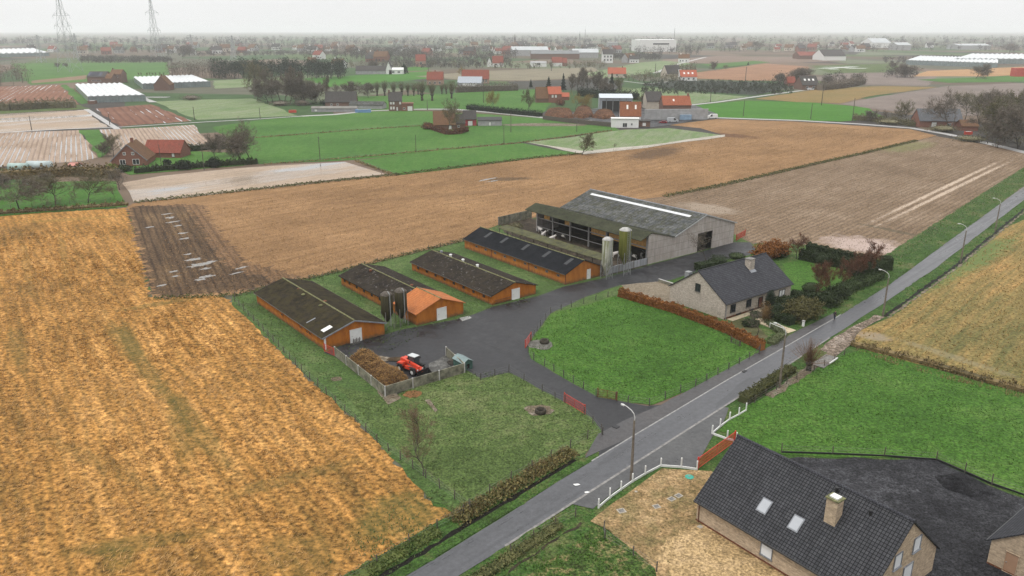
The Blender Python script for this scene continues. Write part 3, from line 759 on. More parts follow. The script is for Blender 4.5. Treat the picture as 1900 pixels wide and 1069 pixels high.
# shed 4 -------------------------------------------------------
W, L = 9.4, 35.0
s4 = shed((1049.3,528.9), W, L, 2.3, 4.2, 'poultry_shed', 'long orange brick shed with a plain black roof, next to the open cattle barn', None, None)
r4 = gable(s4, L, W, 2.3, 4.25, M_orange2, M_blackroof, .35, .25, .12, ridgem=M_moss, fascia=M_wood)
opening(s4, L, W, 'L', 3.2, .1, 1.0, 2.05, 'door', M_white, M_white, ft=.07)
for k in range(9): opening(s4, L, W, 'B', 2.2+k*3.5, 1.25, .75, .45, 'window', M_cpost, M_dframe, False, 0)
sl = (4.25-2.3)/4.7
for x in (2.6, 9.5, 16.5, 24, 30): MB().obox((x, 6.3, 2.3+(W-6.3)*sl+.135), (.45,0,0), (0,1.0,-1.0*sl), (0,0,.02)).build('skylight', M_dkpanel, r4)
for x in (0.04, 11.5, 24.5): MB().box(x-.07, x+.07, W+.005, W+.09, 0, 2.25).build('downpipe', M_rust, s4)
m = MB().box(.1, L-.1, 1.2, 1.5, 3.1, 3.3)

# feed alley roof -------------------------------------------------
fa = thing('feed_alley_shelter', 'long narrow mossy lean-to roof on posts between the black roofed shed and the cattle yard', 'shelter', G(1049.3,528.9)+ux*11.4+uy*1.5, AX)
MB().extr([(0,2.6),(-2.7,3.0),(-2.7,3.1),(0,2.7)], 'x', 0, 36).build('roof', m_corr('mossy_alley_sheets', (.055,.055,.035), (.10,.10,.06), .18, (.11,.11,.045), .6), fa)
for k in range(8):
    for y in (-.1, -2.5): MB().box(.3+k*5, .45+k*5, y-.07, y+.07, 0, 2.62 if y > -1 else 2.95).build('post', M_wood, fa)
MB().box(0, 36, -.04, .0-.005, .0, .9).build('feed_wall', M_cpost, fa)

# cattle barn ------------------------------------------------------
bo = G(1201, 491.5)
# own axes: x = depth (128 deg), y measured from the right end of the front towards the yard
BW, BL = 29.6, 37.5
bo2 = bo + ux*BW
barn = thing('cattle_barn', 'big grey panelled cattle barn with a long white rooflight and open mossy side', 'barn', bo2, AX)
def bx(x): return BW - x          # photo-side coordinate (0 at the yard) to local y
M_panel = m_tiles('grey_concrete_panels', (.44,.40,.37), (.47,.43,.40), 5.5, 1.6, (.26,.235,.21), .85, (.30,.25,.21), .5, .4, .1, off=0, ms=.010)
M_greyroof = m_corr('grey_fibre_cement', (.06,.064,.066), (.14,.143,.143), .18, (.06,.06,.035), .7, panel=(1.0, 1.25), pale=(.26,.27,.28), paleth=.6)
M_mossgreen = m_corr('green_mossy_sheets', (.03,.032,.022), (.06,.062,.04), .18, (.05,.055,.03), .5)
VX, RX, AXX = 8.3, 18.6, .8        # valley, ridge, lean-to apex (from the yard side)
VZ, RZ, AZ, EZ = 4.9, 8.35, 6.9, 5.0
DW0, DW1, DH = 16.4, 21.6, 4.35
th = .22
m = MB()
# front wall with a door opening
def wallpoly(x0, x1, zt0, zt1, zb=-.05, f=(-.0)):
    m.poly([(f, bx(x0), zb), (f, bx(x1), zb), (f, bx(x1), zt1), (f, bx(x0), zt0)])
    m.poly([(f+th, bx(x0), zb), (f+th, bx(x0), zt0), (f+th, bx(x1), zt1), (f+th, bx(x1), zb)])
zr = lambda x: (AZ + (VZ-AZ)*(x-AXX)/(VX-AXX)) if AXX <= x <= VX else ((VZ + (RZ-VZ)*(x-VX)/(RX-VX)) if x <= RX and x > VX else (RZ + (EZ-RZ)*(x-RX)/(BW-RX) if x > RX else AZ - (AXX-x)*.42))
for a, b in ((0, AXX), (AXX, VX), (VX, DW0)): wallpoly(a, b, zr(a)-.03, zr(b)-.03)
wallpoly(DW0, RX, zr(DW0)-.03, zr(RX)-.03, DH); wallpoly(RX, DW1, zr(RX)-.03, zr(DW1)-.03, DH); wallpoly(DW1, BW, zr(DW1)-.03, zr(BW)-.03)
for x in (DW0, DW1): m.poly([(0, bx(x), 0), (th, bx(x), 0), (th, bx(x), DH), (0, bx(x), DH)])
m.poly([(0, bx(DW0), DH), (th, bx(DW0), DH), (th, bx(DW1), DH), (0, bx(DW1), DH)])
m.poly([(0, bx(0), -.05), (th, bx(0), -.05), (th, bx(0), AZ-.36), (0, bx(0), AZ-.36)])
m.build('front_wall', M_panel, barn)
m = MB().box(th+.003, BL, -.0, th, -.05, EZ-.04)
m.build('side_wall', M_panel, barn)
m = MB(); m.extr([(BW,-.05),(BW,AZ-.4),(bx(AXX),AZ-.05),(bx(VX),VZ-.05),(bx(RX),RZ-.05),(th+.003,EZ-.05),(th+.003,-.05)], 'x', BL-th, BL)
m.build('rear_wall', M_panel, barn)
MB().extr([(bx(VX-.25), VZ+.0), (bx(RX), RZ), (-.45, EZ-.15), (-.45, EZ-.03), (bx(RX), RZ+.12), (bx(VX-.25), VZ+.12)], 'x', -.3, BL+.3).build('main_roof', M_greyroof, barn)
mr = [o for o in barn.children if o.name.startswith('main_roof')][0]
slp = (RZ-VZ)/(RX-VX)
MB().obox((BL*.5+.3, bx(16.6), VZ+(16.6-VX)*slp+.15), (BL*.5-2.4,0,0), (0,.37,-.37*slp), (0,0,.025)).build('rooflight', m_plain('white_rooflight', (.64,.65,.66), .4, .08), mr)
MB().tube((-.35, bx(RX), RZ+.1), (BL+.35, bx(RX), RZ+.1), .16, .16, 8).build('ridge_cap', M_lead, mr)
m = MB()
m.bar((-.33, bx(VX-.2), VZ+.03), (-.33, bx(RX), RZ+.06), .05, .26).bar((-.33, bx(RX), RZ+.06), (-.33, -.45, EZ-.1), .05, .26)
m.build('barge_board', m_plain('pale_barge', (.4,.4,.4), .6, .1), mr)
lean = MB().extr([(bx(-2.6), AZ-1.25), (bx(AXX), AZ), (bx(VX), VZ-.06), (bx(VX), VZ+.06-.1), (bx(AXX), AZ+.13), (bx(-2.6), AZ-1.12)], 'x', -.2, BL+1.2).build('lean_to_roof', M_mossgreen, barn)
M_post = m_plain('grey_steel_post', (.33,.32,.31), .7, .2)
for x in (.5, 6.6, 12.8, 18.6, 25.0, 31.3, 37.2): MB().box(x-.14, x+.14, BW-.3, BW-.02, -.05, AZ-.55).build('post', M_post, barn)
M_ochre = m_plain('ochre_boards', (.58,.33,.10), .85, .3, 2)
for x0, x1 in ((.75, 6.2), (7.0, 12.4), (13.2, 18.2)): MB().box(x0, x1, BW-.62, BW-.55, 3.1, 6.1).build('board_panel', M_ochre, barn)
for x0, x1 in ((25.6, 27.4), (33.0, 35.0)): MB().box(x0, x1, BW-.62, BW-.55, 3.4, 5.9).build('board_panel', M_ochre, barn)
m = MB()
for x0, x1 in ((18.8,24.8),(25.2,31.1),(31.5,37.0),(6.8,12.6),(12.9,18.4),(.7,6.4)):
    m.box(x0, x1, BW-.24, BW-.10, 3.55, 3.75)
    if x0 > 12: m.box(x0, x1, BW-.24, BW-.10, 1.35, 1.5)
m.build('rail', M_post, barn)
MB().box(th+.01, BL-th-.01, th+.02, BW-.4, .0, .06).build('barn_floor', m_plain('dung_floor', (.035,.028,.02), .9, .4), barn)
m = MB()                                                             # dark slab added behind the open side so the barn inside reads black
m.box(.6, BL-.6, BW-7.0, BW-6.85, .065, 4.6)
m.build('dark_backing', M_dark, barn)
# low yard wall in front
yw = thing('yard_wall', 'low pale grey board wall closing the cattle yard behind the silos', 'wall', bo, AX)
MB().box(0, .15, .05, 13.0, 0, 1.55).build('panel', m_tiles('grey_boards', (.28,.29,.30), (.36,.37,.39), .9, 2.0, (.14,.14,.15), .8), yw)
for y in (.05, 4.4, 8.7, 13.05): MB().box(-.08, .23, y-.09+.0, y+.09, 0, 1.65).build('post', M_cpost, yw)

def panel_wall(name, label, pts, h, n, pm, postm, t=.12, group=None):
    base = Vector(pts[0]).to_3d() if len(pts[0]) == 2 else Vector(pts[0])
    r = thing(name, label, 'wall', base, 0, group)
    for a, b in zip(pts[:-1], pts[1:]):
        a = Vector((a[0], a[1], 0)) - base; b = Vector((b[0], b[1], 0)) - base; a.z = b.z = 0
        k = max(1, round((b-a).length/n)); d = (b-a).normalized()
        for i in range(k):
            p = a.lerp(b, i/k); q = a.lerp(b, (i+1)/k)
            MB().bar(p + d*.1 + Vector((0,0,h/2)), q - d*.1 + Vector((0,0,h/2)), t, h).build('panel', pm, r)
            MB().box(p.x-.1, p.x+.1, p.y-.1, p.y+.1, -.05, h+.06).build('post', postm, r)
    MB().box(b.x-.1, b.x+.1, b.y-.1, b.y+.1, -.05, h+.06).build('post', postm, r)
    return r
M_panelc = m_plain('mossy_concrete', (.20,.19,.14), .9, .45, 1.0)
M_ppost = m_plain('pale_concrete_post', (.42,.41,.39), .8, .2)
panel_wall('concrete_wall', 'low mossy concrete panel wall closing off the manure heap beside the lawn', [G(622,661), G(715,736), G(862,692), G(828,661)], 1.55, 4.6, M_panelc, M_ppost)
panel_wall('concrete_wall', 'concrete panel wall at the back of the cattle yard, along the brown field', [G(925,419), G(986,404.5)], 2.3, 4, M_panelc, M_cpost)

# ---------------------------------------------------------------- feed silos
def silo(px, py, h, r, name, label, mat, group, legs=4, cone=2.6, lz=.6, topmat=None, ang=0, ladder=True, gm=None):
    M_grey_ = gm or M_grey
    s = thing(name, label, 'silo', G(px, py), AX + ang, group)
    top = h - .5
    MB().lathe([(.18, lz), (r, lz+cone), (r, top), (r*.55, h-.1), (.15, h), (0, h)], n=20).build('tank', mat, s, True)
    MB().lathe([(r+.02, top-.03), (r+.02, top+.05), (r*.56, h-.06), (.17, h+.05), (0, h+.05)], n=20).build('lid', topmat or M_grey, s, True)
    for k in range(legs):
        a = 2*math.pi*(k+.5)/legs
        x, y = r*math.cos(a), r*math.sin(a)
        MB().tube((x*1.08, y*1.08, -.05), (x*1.03, y*1.03, lz+cone+.4), .06, .06, 6).build('leg', M_grey_, s)
    m = MB()
    for k in range(legs):
        a = 2*math.pi*(k+.5)/legs; b = 2*math.pi*(k+1.5)/legs
        m.tube((r*1.06*math.cos(a), r*1.06*math.sin(a), .3), (r*1.04*math.cos(b), r*1.04*math.sin(b), lz+cone*.7), .03, .03, 5)
    m.build('brace', M_grey_, s)
    MB().pipe([(-r-.12, 0, .8), (-r-.12, 0, h-.2), (-r*.5, 0, h+.15)], .07, 7).build('fill_pipe', M_grey, s)
    m = MB()
    for y in (-.2, .2): m.tube((-r-.1, y+.5, .4), (-r-.1, y+.5, h-.4), .025, .025, 5)
    for k in range(int(h/.4)): m.tube((-r-.1, .3, .5+k*.4), (-r-.1, .7, .5+k*.4), .018, .018, 4)
    if ladder: m.build('ladder', M_grey_, s)
    return s
def m_stain(name, a, b, st, sc=(1.4,1.4,.12)):
    t = NT(name); o = t.tc()
    n = t.noise(t.mapp(o, 0, sc), 1.2, 5, .7); f = t.noise(o, 3, 4, .7)
    c = t.ramp(f, [(.3, a), (.7, b)])
    c = t.mix(t.ramp(n, [(.42, 0.0), (.6, .9)]), c, st)
    return t.out(c, .7, .15)
M_darksilo = m_stain('dark_silo_shell', (.016,.016,.011), (.036,.034,.022), (.055,.046,.018))
silo(720, 610, 6.6, 1.02, 'feed_silo', 'dark stained feed silo, nearer of the pair between two orange sheds', M_darksilo, 'dark feed silos between the sheds', cone=1.6, lz=1.3, topmat=M_wood, ladder=False, gm=M_cpost)
silo(746, 604, 6.7, 1.02, 'feed_silo', 'dark stained feed silo, further of the pair and close to the orange tiled front', M_darksilo, 'dark feed silos between the sheds', cone=1.6, lz=1.3, topmat=M_wood, ladder=False, gm=M_cpost)
silo(1125, 517, 8.7, 1.1, 'feed_silo', 'white feed silo with green and rust streaks beside the black roofed shed', m_stain('white_silo_shell', (.42,.42,.38), (.55,.54,.50), (.13,.14,.05)), 'feed silos beside the cattle barn', cone=2.6, topmat=M_ppost)
silo(1157, 510, 10.0, 1.25, 'feed_silo', 'tall moss green feed silo on thin legs in front of the cattle yard', m_stain('mossy_silo_shell', (.10,.105,.018), (.15,.145,.03), (.07,.08,.012)), 'feed silos beside the cattle barn', cone=2.4, lz=2.2, topmat=M_ppost)

# ---------------------------------------------------------------- manure heap, telehandler, kennel
def heap(name, label, cat, pts, h, mat, mat2, straw=2500, group=None):
    c = sum((Vector((p.x, p.y, 0)) for p in pts), Vector())/len(pts)
    poly = [Vector((p.x-c.x, p.y-c.y)) for p in pts]
    xs = [p.x for p in poly]; ys = [p.y for p in poly]; st = .22
    nx = int((max(xs)-min(xs)+2)/st); ny = int((max(ys)-min(ys)+2)/st)
    from mathutils import noise as mn
    def dist(x, y):
        ins = False; dm = 1e9; P = Vector((x, y))
        for a, b in zip(poly, poly[1:]+poly[:1]):
            if (a.y > y) != (b.y > y) and x < (b.x-a.x)*(y-a.y)/(b.y-a.y)+a.x: ins = not ins
            ab = b-a; t_ = max(0, min(1, (P-a).dot(ab)/ab.length_squared)); dm = min(dm, (P-a-ab*t_).length)
        return dm if ins else -dm
    m = MB(); idx = {}
    for i in range(nx):
        for j in range(ny):
            x = min(xs)-1+i*st; y = min(ys)-1+j*st; d = dist(x, y)
            z = h*(1-math.exp(-max(0, d+.25)/1.1)) if d > -.25 else -.1
            if z > 0: z += min(1, z)*(.38*mn.noise((x*.9, y*.9, 1)) + .22*mn.noise((x*2.6, y*2.6, 5)) + .12*mn.noise((x*6, y*6, 3)))
            idx[i, j] = len(m.v); m.v.append((x, y, max(z, -.1)))
    for i in range(nx-1):
        for j in range(ny-1):
            q = (idx[i,j], idx[i+1,j], idx[i+1,j+1], idx[i,j+1])
            if max(m.v[k][2] for k in q) > -.05: m.f.append(q); m.m.append(0)
    tops = [v for v in m.v if v[2] > .15]
    r = random.Random(3)
    for k in range(straw):
        v = r.choice(tops); a = r.uniform(0, 6.28); l_ = r.uniform(.12, .4); w = r.uniform(.02, .06)
        p = Vector((v[0]+r.uniform(-.1,.1), v[1]+r.uniform(-.1,.1), v[2]+r.uniform(-.02,.08)))
        d = Vector((math.cos(a), math.sin(a), r.uniform(-.4,.5)))*l_; s_ = Vector((-math.sin(a), math.cos(a), r.uniform(-.3,.3)))*w
        m.poly([p-s_, p+d-s_*.3, p+d+s_*.3, p+s_], 1)
    o = m.build(name, [mat, mat2], None, True, loc=c)
    return tag(o, label, cat, group)
heap('manure_heap', 'big brown heap of straw manure inside the concrete walls', 'manure heap', [G(650,668), G(672,655), G(695,660), G(715,680), G(738,690), G(756,704), G(742,716), G(716,728), G(698,714), G(675,694)], 1.75,
     m_ground('manure', [(.045,.025,.012),(.085,.045,.02),(.15,.085,.035)], .3, 1.2, 6, 1, .15, fc=.95), m_leaf('manure_straw', (.04,.02,.008), (.34,.19,.06)), 5000)
heap('dung_pile', 'small dark dung pile in the corner of the concrete bunker, beside the green kennel', 'dung pile', [G(828,672), G(842,668), G(850,676), G(836,681)], .5, M_dark, M_wood, 200)

def telehandler():
    a = R(dirang((742,672),(797,691)))
    t = thing('telehandler', 'red telehandler with black bucket parked beside the manure heap', 'telehandler', G(764,690), a)
    RED = m_plain('red_machine_paint', (.62,.065,.03), .4, .15, 3)
    TY = m_plain('tyre_rubber', (.015,.015,.015), .9, .3, 5); RIM = m_plain('white_rim', (.6,.6,.58), .5, .1)
    GL = m_glass('cab_glass', (.05,.06,.065))
    m = MB().box(-2.1, 1.7, -.62, .62, .55, 1.0)
    m.extr([(-2.1,1.0),(-.9,1.0),(-.9,1.55),(-1.9,1.45),(-2.1,1.3)], 'y', -.95, -.15)          # engine cover on the right-hand side
    m.extr([(-2.15,1.0),(-1.2,1.0),(-1.35,1.75),(-2.1,1.75)], 'y', .45-.6, .95)
    m.build('body', RED, t)
    m = MB()
    for x in (-1.45, 1.15):
        for y in (-.98, .98): m.box(x-.62, x+.62, y-.2, y+.2, 1.2, 1.26)
    m.build('mudguard', TY, t)
    # cab on the left (far) side
    m = MB()
    cx0, cx1, cy0, cy1 = -.85, .75, .12, 1.05
    for x in (cx0, cx1-.2):
        for y in (cy0, cy1): m.bar((x, y, 1.0), (x+(.12 if x < 0 else -.05), y, 2.35), .09, .09)
    m.box(cx0, cx1, cy0-.03, cy1+.03, .7, 1.15)
    cab = m.build('cab', M_dframe, t)
    MB().extr([(cx0+.06,1.15),(cx1-.16,1.15),(cx1-.24,2.32),(cx0+.14,2.32)], 'y', cy0+.03, cy1-.03).build('window', GL, cab)
    MB().box(cx0+.02, cx1-.12, cy0-.06, cy1+.06, 2.36, 2.46).build('roof', m_plain('pale_cab_roof', (.5,.52,.52), .5, .1), cab)
    m = MB().bar((-1.9, -.1, 1.75), (1.75, -.1, 1.15), .34, .40)
    m.bar((1.75, -.1, 1.15), (2.15, -.1, .55), .3, .36)
    b = m.build('boom', RED, t)
    MB().bar((-.6, -.1, 1.05), (.9, -.1, 1.0), .12, .12).build('cylinder', M_grey, b)
    MB().box(2.1, 2.2, -.6, .4, .25, .95).build('carriage', M_dframe, t)
    m = MB().extr([(2.22,.95),(2.22,.12),(2.35,.02),(3.3,.0),(3.3,.06),(2.42,.1),(2.3,.2),(2.28,.95)], 'y', -1.2, 1.2)
    for y in (-1.2, 1.16): m.extr([(2.22,.95),(2.22,.08),(3.3,.02)], 'y', y, y+.04)
    m.build('bucket', M_dark, t)
    for x in (-1.45, 1.15):
        for y in (-.98, .98):
            w = MB()
            w.v = []; pr = [(.30,-.2),(.52,-.22),(.60,-.14),(.60,.14),(.52,.22),(.30,.2)]
            n = 20
            for i in range(n):
                q = 2*math.pi*i/n
                for (r_, yy) in pr: w.v.append((x+r_*math.cos(q), y+yy, .60+r_*math.sin(q)))
            for i in range(n):
                j = (i+1) % n
                for k in range(len(pr)-1):
                    w.f.append((i*6+k, j*6+k, j*6+k+1, i*6+k+1)); w.m.append(0)
            o = w.build('wheel', TY, t)
            s_ = -1 if y < 0 else 1
            MB().tube((x, y-.16, .6), (x, y+.16, .6), .31, .31, 14).tube((x, y+s_*.16, .6), (x, y+s_*.2, .6), .12, .1, 8).build('rim', RIM, o)
    for y in (-.5, .5): MB().box(1.71, 1.78, y-.12, y+.12, .8, .95).build('headlight', M_white, t)
    for y in (cy1+.2, -.9): MB().box(.55, .62, y-.09, y+.09, 1.9, 2.2).build('mirror', M_dframe, t)
telehandler()
kn = thing('kennel', 'small green hut with a pale sheet roof, outside the corner of the bunker', 'hut', G(877,684), R(38+90))
M_hut = m_plain('green_boards', (.05,.11,.09), .7, .2)
gable(kn, 2.6, 1.7, 1.3, 1.75, M_hut, m_plain('pale_green_sheet', (.18,.24,.24), .6, .15), .15, .15, .05)
opening(kn, 2.6, 1.7, 'L', .85, .1, .7, 1.0, 'door', M_hut, M_dark, ft=.08)

# ---------------------------------------------------------------- cows
def skinned(name, verts, edges, radii, mat, root_i=0, sub=2):
    me = bpy.data.meshes.new(name); me.from_pydata([tuple(v) for v in verts], edges, [])
    o = bpy.data.objects.new(name, me); COL.objects.link(o)
    o.modifiers.new('skin', 'SKIN'); sd = me.skin_vertices[0].data
    for i, r in enumerate(radii): sd[i].radius = (r, r) if not isinstance(r, tuple) else r
    for i in range(len(verts)): sd[i].use_root = (i == root_i)
    s = o.modifiers.new('sub', 'SUBSURF'); s.levels = s.render_levels = sub
    dg = bpy.context.evaluated_depsgraph_get(); dg.update()
    nm = bpy.data.meshes.new_from_object(o.evaluated_get(dg)); nm.name = name
    bpy.data.objects.remove(o)
    nm.materials.clear()
    for m_ in (mat if isinstance(mat, list) else [mat]): nm.materials.append(m_)
    for p in nm.polygons: p.use_smooth = True
    return nm
def cow_mesh(mat, name):
    V = [(-.75,0,1.15),(-.25,0,1.05),(.3,0,1.08),(.7,0,1.18),(1.05,0,1.38),(1.28,0,1.42),(1.6,0,1.22)]; E = [(i,i+1) for i in range(6)]
    Rr = [.30,.38,.38,.30,.17,.15,.09]
    for x, y, b in ((-.72,.2,0),(-.72,-.2,0),(.62,.2,3),(.62,-.2,3)):
        k = len(V); back = x < 0
        V += [(x+(.05 if back else 0), y, .78), (x-(.12 if back else -.02), y, .42), (x, y, .05)]; E += [(b,k),(k,k+1),(k+1,k+2)]; Rr += [.15,.075,.06]
    k = len(V); V += [(-1.0,0,1.25),(-1.08,0,.7)]; E += [(0,k),(k,k+1)]; Rr += [.04,.035]
    for y in (.2,-.2):
        k = len(V); V += [(1.2, y*1.1, 1.52)]; E += [(5,k)]; Rr += [.045]
    return skinned(name, V, E, Rr, mat)
def m_cow(name, a, b, th):
    t = NT(name); o = t.tc('Generated')
    n = t.noise(o, 2.3, 1, .5)
    return t.out(t.ramp(n, [(th, a), (th+.03, b)]), .8, .2)
cow_pied = cow_mesh(m_cow('pied_hide', (.02,.018,.016), (.6,.57,.52), .5), 'cow')
cow_white = cow_mesh(m_cow('white_hide', (.62,.58,.55), (.68,.64,.6), .4), 'cow')
cow_dark = cow_mesh(m_cow('dark_hide', (.02,.017,.015), (.05,.04,.03), .62), 'cow')
for px, py, me, a, lab in ((1003,433,cow_white,120,'white faced cow at the far end of the open barn'), (1014,436,cow_pied,200,'black and white cow standing in the open side of the barn'), (1024,437,cow_dark,20,'dark cow behind the black and white one at the far end of the barn'),
        (1042,445,cow_pied,170,'black and white cow lying near the second barn post'), (1008,442,cow_white,60,'white cow half hidden by the mossy feed alley roof, left one'), (1024,449,cow_white,40,'white cow half hidden by the mossy feed alley roof, right one'),
        (1143,478,cow_white,20,'pale pink cow standing between the two tall silos'), (1174,483,cow_pied,150,'black and white cow to the right of the mossy silo'), (1191,480,cow_pied,80,'black and white cow at the corner of the barn, beside the grey front wall')):
    tag(link('cow', me, None, G(px, py) + Vector((0,0,.05)), R(a), rnd.uniform(.95,1.05)), lab, 'cow', 'cows in the cattle barn')
# ================================================================== HOUSES NEAR
M_slate = m_tiles('anthracite_tiles', (.042,.043,.048), (.066,.067,.073), .31, .33, (.004,.004,.005), .45, None, 0, .5, .6, off=0, ms=.04)
M_slate2 = m_tiles('slate_tiles', (.042,.043,.052), (.066,.067,.076), .34, .36, (.012,.012,.014), .5, None, 0, .45, .7, ms=.04)
M_bufbrick = m_brick('buff_brick', (.52,.40,.28), (.36,.27,.185), (.42,.35,.26), .22, .075, stain=.2, sc=1.7)
M_palebrick = m_brick('pale_brick', (.50,.44,.37), (.36,.31,.26), (.40,.36,.30), .22, .075, stain=.25, sc=1.5)
ZINC = m_plain('zinc_gutter', (.05,.05,.052), .5, .1)
# --- house bottom right
L, W = 18.4, 11.6
hb = thing('brick_house', 'buff brick house with big dark tiled roof, two skylights and a tall brick chimney', 'house', (18.95, 69.55, 0), R(-53.7))
rb = gable(hb, L, W, 2.65, 7.75, M_bufbrick, M_slate, .35, .18, .16, fascia=ZINC)
MB().tube((-.2, W/2, 7.88), (L+.2, W/2, 7.88), .16, .16, 8).build('ridge_cap', M_slate2, rb)
sl = (7.75-2.65)/(W/2)
un = Vector((0, -sl, 1)).normalized(); us = Vector((0, 1, sl)).normalized()
def on_roof(x, y, up=.16): return Vector((x, y, 2.65 + sl*y + up))
for x, y in ((6.5, 1.85), (10.0, 1.85)):
    c = on_roof(x, y, .2)
    f = MB().obox(c, Vector((.55,0,0)), us*.75, un*.07).build('skylight', M_lead, rb)
    MB().obox(c + un*.06, Vector((.44,0,0)), us*.62, un*.03).build('pane', m_plain('pale_skylight_pane', (.37,.385,.41), .4, .03), f)  # pane in one even pale grey
ch = MB().box(12.0, 13.1, 2.95, 3.95, 4.4, 7.9).build('chimney', M_bufbrick, rb)
cp = MB().box(11.9, 13.2, 2.85, 4.05, 7.903, 8.02).build('coping', M_moss, ch)
MB().box(12.15, 12.95, 3.1, 3.8, 8.023, 8.16).build('cover_plate', M_white, ch)
for x, y in ((11.6, 5.2), (15.2, 4.8)):
    c = on_roof(x, y, .2); MB().tube(c, c+Vector((0,0,.42)), .14, .14, 10).tube(c+Vector((0,0,.42)), c+Vector((0,0,.5)), .2, .17, 10).build('vent_pipe', M_dframe, rb)
M_foil = m_plain('white_window_film', (.72,.73,.75), .35, .04)
for x, z, w, h in ((8.5, .75, 1.3, 1.25),): opening(hb, L, W, 'F', x, z, w, h, 'window', M_lead, M_foil, M_cpost, 0, .06)
for s, z, w, h in ((7.4, 4.1, 1.25, 1.5), (4.3, 3.7, 1.25, 1.5), (6.5, .9, 1.6, 2.2), (2.4, .9, 1.2, 1.3)): opening(hb, L, W, 'R', s, z, w, h, 'window', M_lead, M_foil, M_lead, 0, .06)
MB().tube((.35, -.12, 0), (.35, -.12, 2.5), .05, .05, 8).build('downpipe', M_rust, hb)
MB().box(-.05, L+.05, -.045, -.003, -.1, .25).build('plinth', M_rust, hb)
# --- neighbour
L2, W2 = 9, 7.5
nb = thing('brick_house', 'buff brick outbuilding with slate roof, cut by the right edge of the picture', 'house', Vector((44.95, 62.7, 0)), R(38-0))
# ridge along 38 deg; its gable faces the drive.  Local y runs 128 deg, so shift to keep the near gable at x=0
nb.location = Vector((44.95, 62.7, 0)) + Vector((math.cos(R(-52)), math.sin(R(-52)), 0))*W2
gable(nb, L2, W2, 2.65, 5.7, M_bufbrick, M_slate2, .3, .18, .16, fascia=ZINC)
opening(nb, L2, W2, 'L', 5.6, .05, 1.15, 2.2, 'door', M_bufbrick, m_plain('tan_door', (.36,.22,.14), .5, .08), ft=.05)
MB().box(-.05, -.003, 0, W2, -.1, .22).build('plinth', M_rust, nb)
# --- farmhouse
L, W = 19.2, 12.6
fh = thing('brick_farmhouse', 'pale brick farmhouse with a wide dark slate roof and short brick chimney', 'house', (36.95, 128.6, 0), R(37))
rf_ = gable(fh, L, W, 3.05, 7.3, M_palebrick, M_slate2, .35, .2, .16, fascia=ZINC)
MB().tube((-.2, W/2, 7.43), (L+.2, W/2, 7.43), .15, .15, 8).build('ridge_cap', M_slate, rf_)
MB().box(11.6, 12.9, 4.0, 5.2, 5.2, 7.9).build('chimney', M_palebrick, rf_)
ch = [o for o in rf_.children if o.name.startswith('chimney')][0]
MB().box(11.5, 13.0, 3.9, 5.3, 7.903, 8.0).build('coping', M_cpost, ch)
MB().obox((12.25, 3.75, 3.05+3.75*(4.25/6.3)+.2), (.8,0,0), (0,.25,.17), (0,0,.02)).build('flashing', M_lead, ch)
for x, z, w, h in ((2.2, .95, 1.35, 1.5), (6.6, .95, 1.35, 1.5), (16.4, .95, 1.8, 1.4)): opening(fh, L, W, 'F', x, z, w, h, 'window', M_dframe, M_blind if x > 10 else M_glass, M_cpost, 1, .12)
for x in (2.0, 2.45, 6.4, 6.85): pass
opening(fh, L, W, 'F', 10.0, .1, 1.2, 2.1, 'door', M_dframe, m_plain('brown_door', (.16,.06,.04), .5, .15))
opening(fh, L, W, 'F', 12.6, .9, 1.3, 1.4, 'window', M_dframe, M_glass, M_cpost, 1, .1)
opening(fh, L, W, 'L', 6.2, 3.6, 1.15, 1.45, 'window', M_dframe, M_glass, M_cpost, 1, .12)
MB().box(-.05+.0, L, -.05, -.003, -.1, .35).build('plinth', M_rust, fh)
MB().tube((.2, -.12, 0), (.2, -.12, 2.9), .05, .05, 8).build('downpipe', M_lead, fh)
for s in (4.8, 3.9, ): pass
MB().box(3.2, 4.6, -.055, -.003, .1, .42).box(6.9, 8.2, -.055, -.003, .1, .42).build('vent_grille', M_dframe, fh)
dm = MB().box(2.2, 3.2, W-2.3, W-1.3, 4.2, 5.7).build('dormer_vent', M_grey, rf_)
MB().box(.5, 12, -1.4, -.2, -.02, .12).build('terrace_step', m_plain('sandstone_step', (.38,.32,.22), .8, .2), fh)

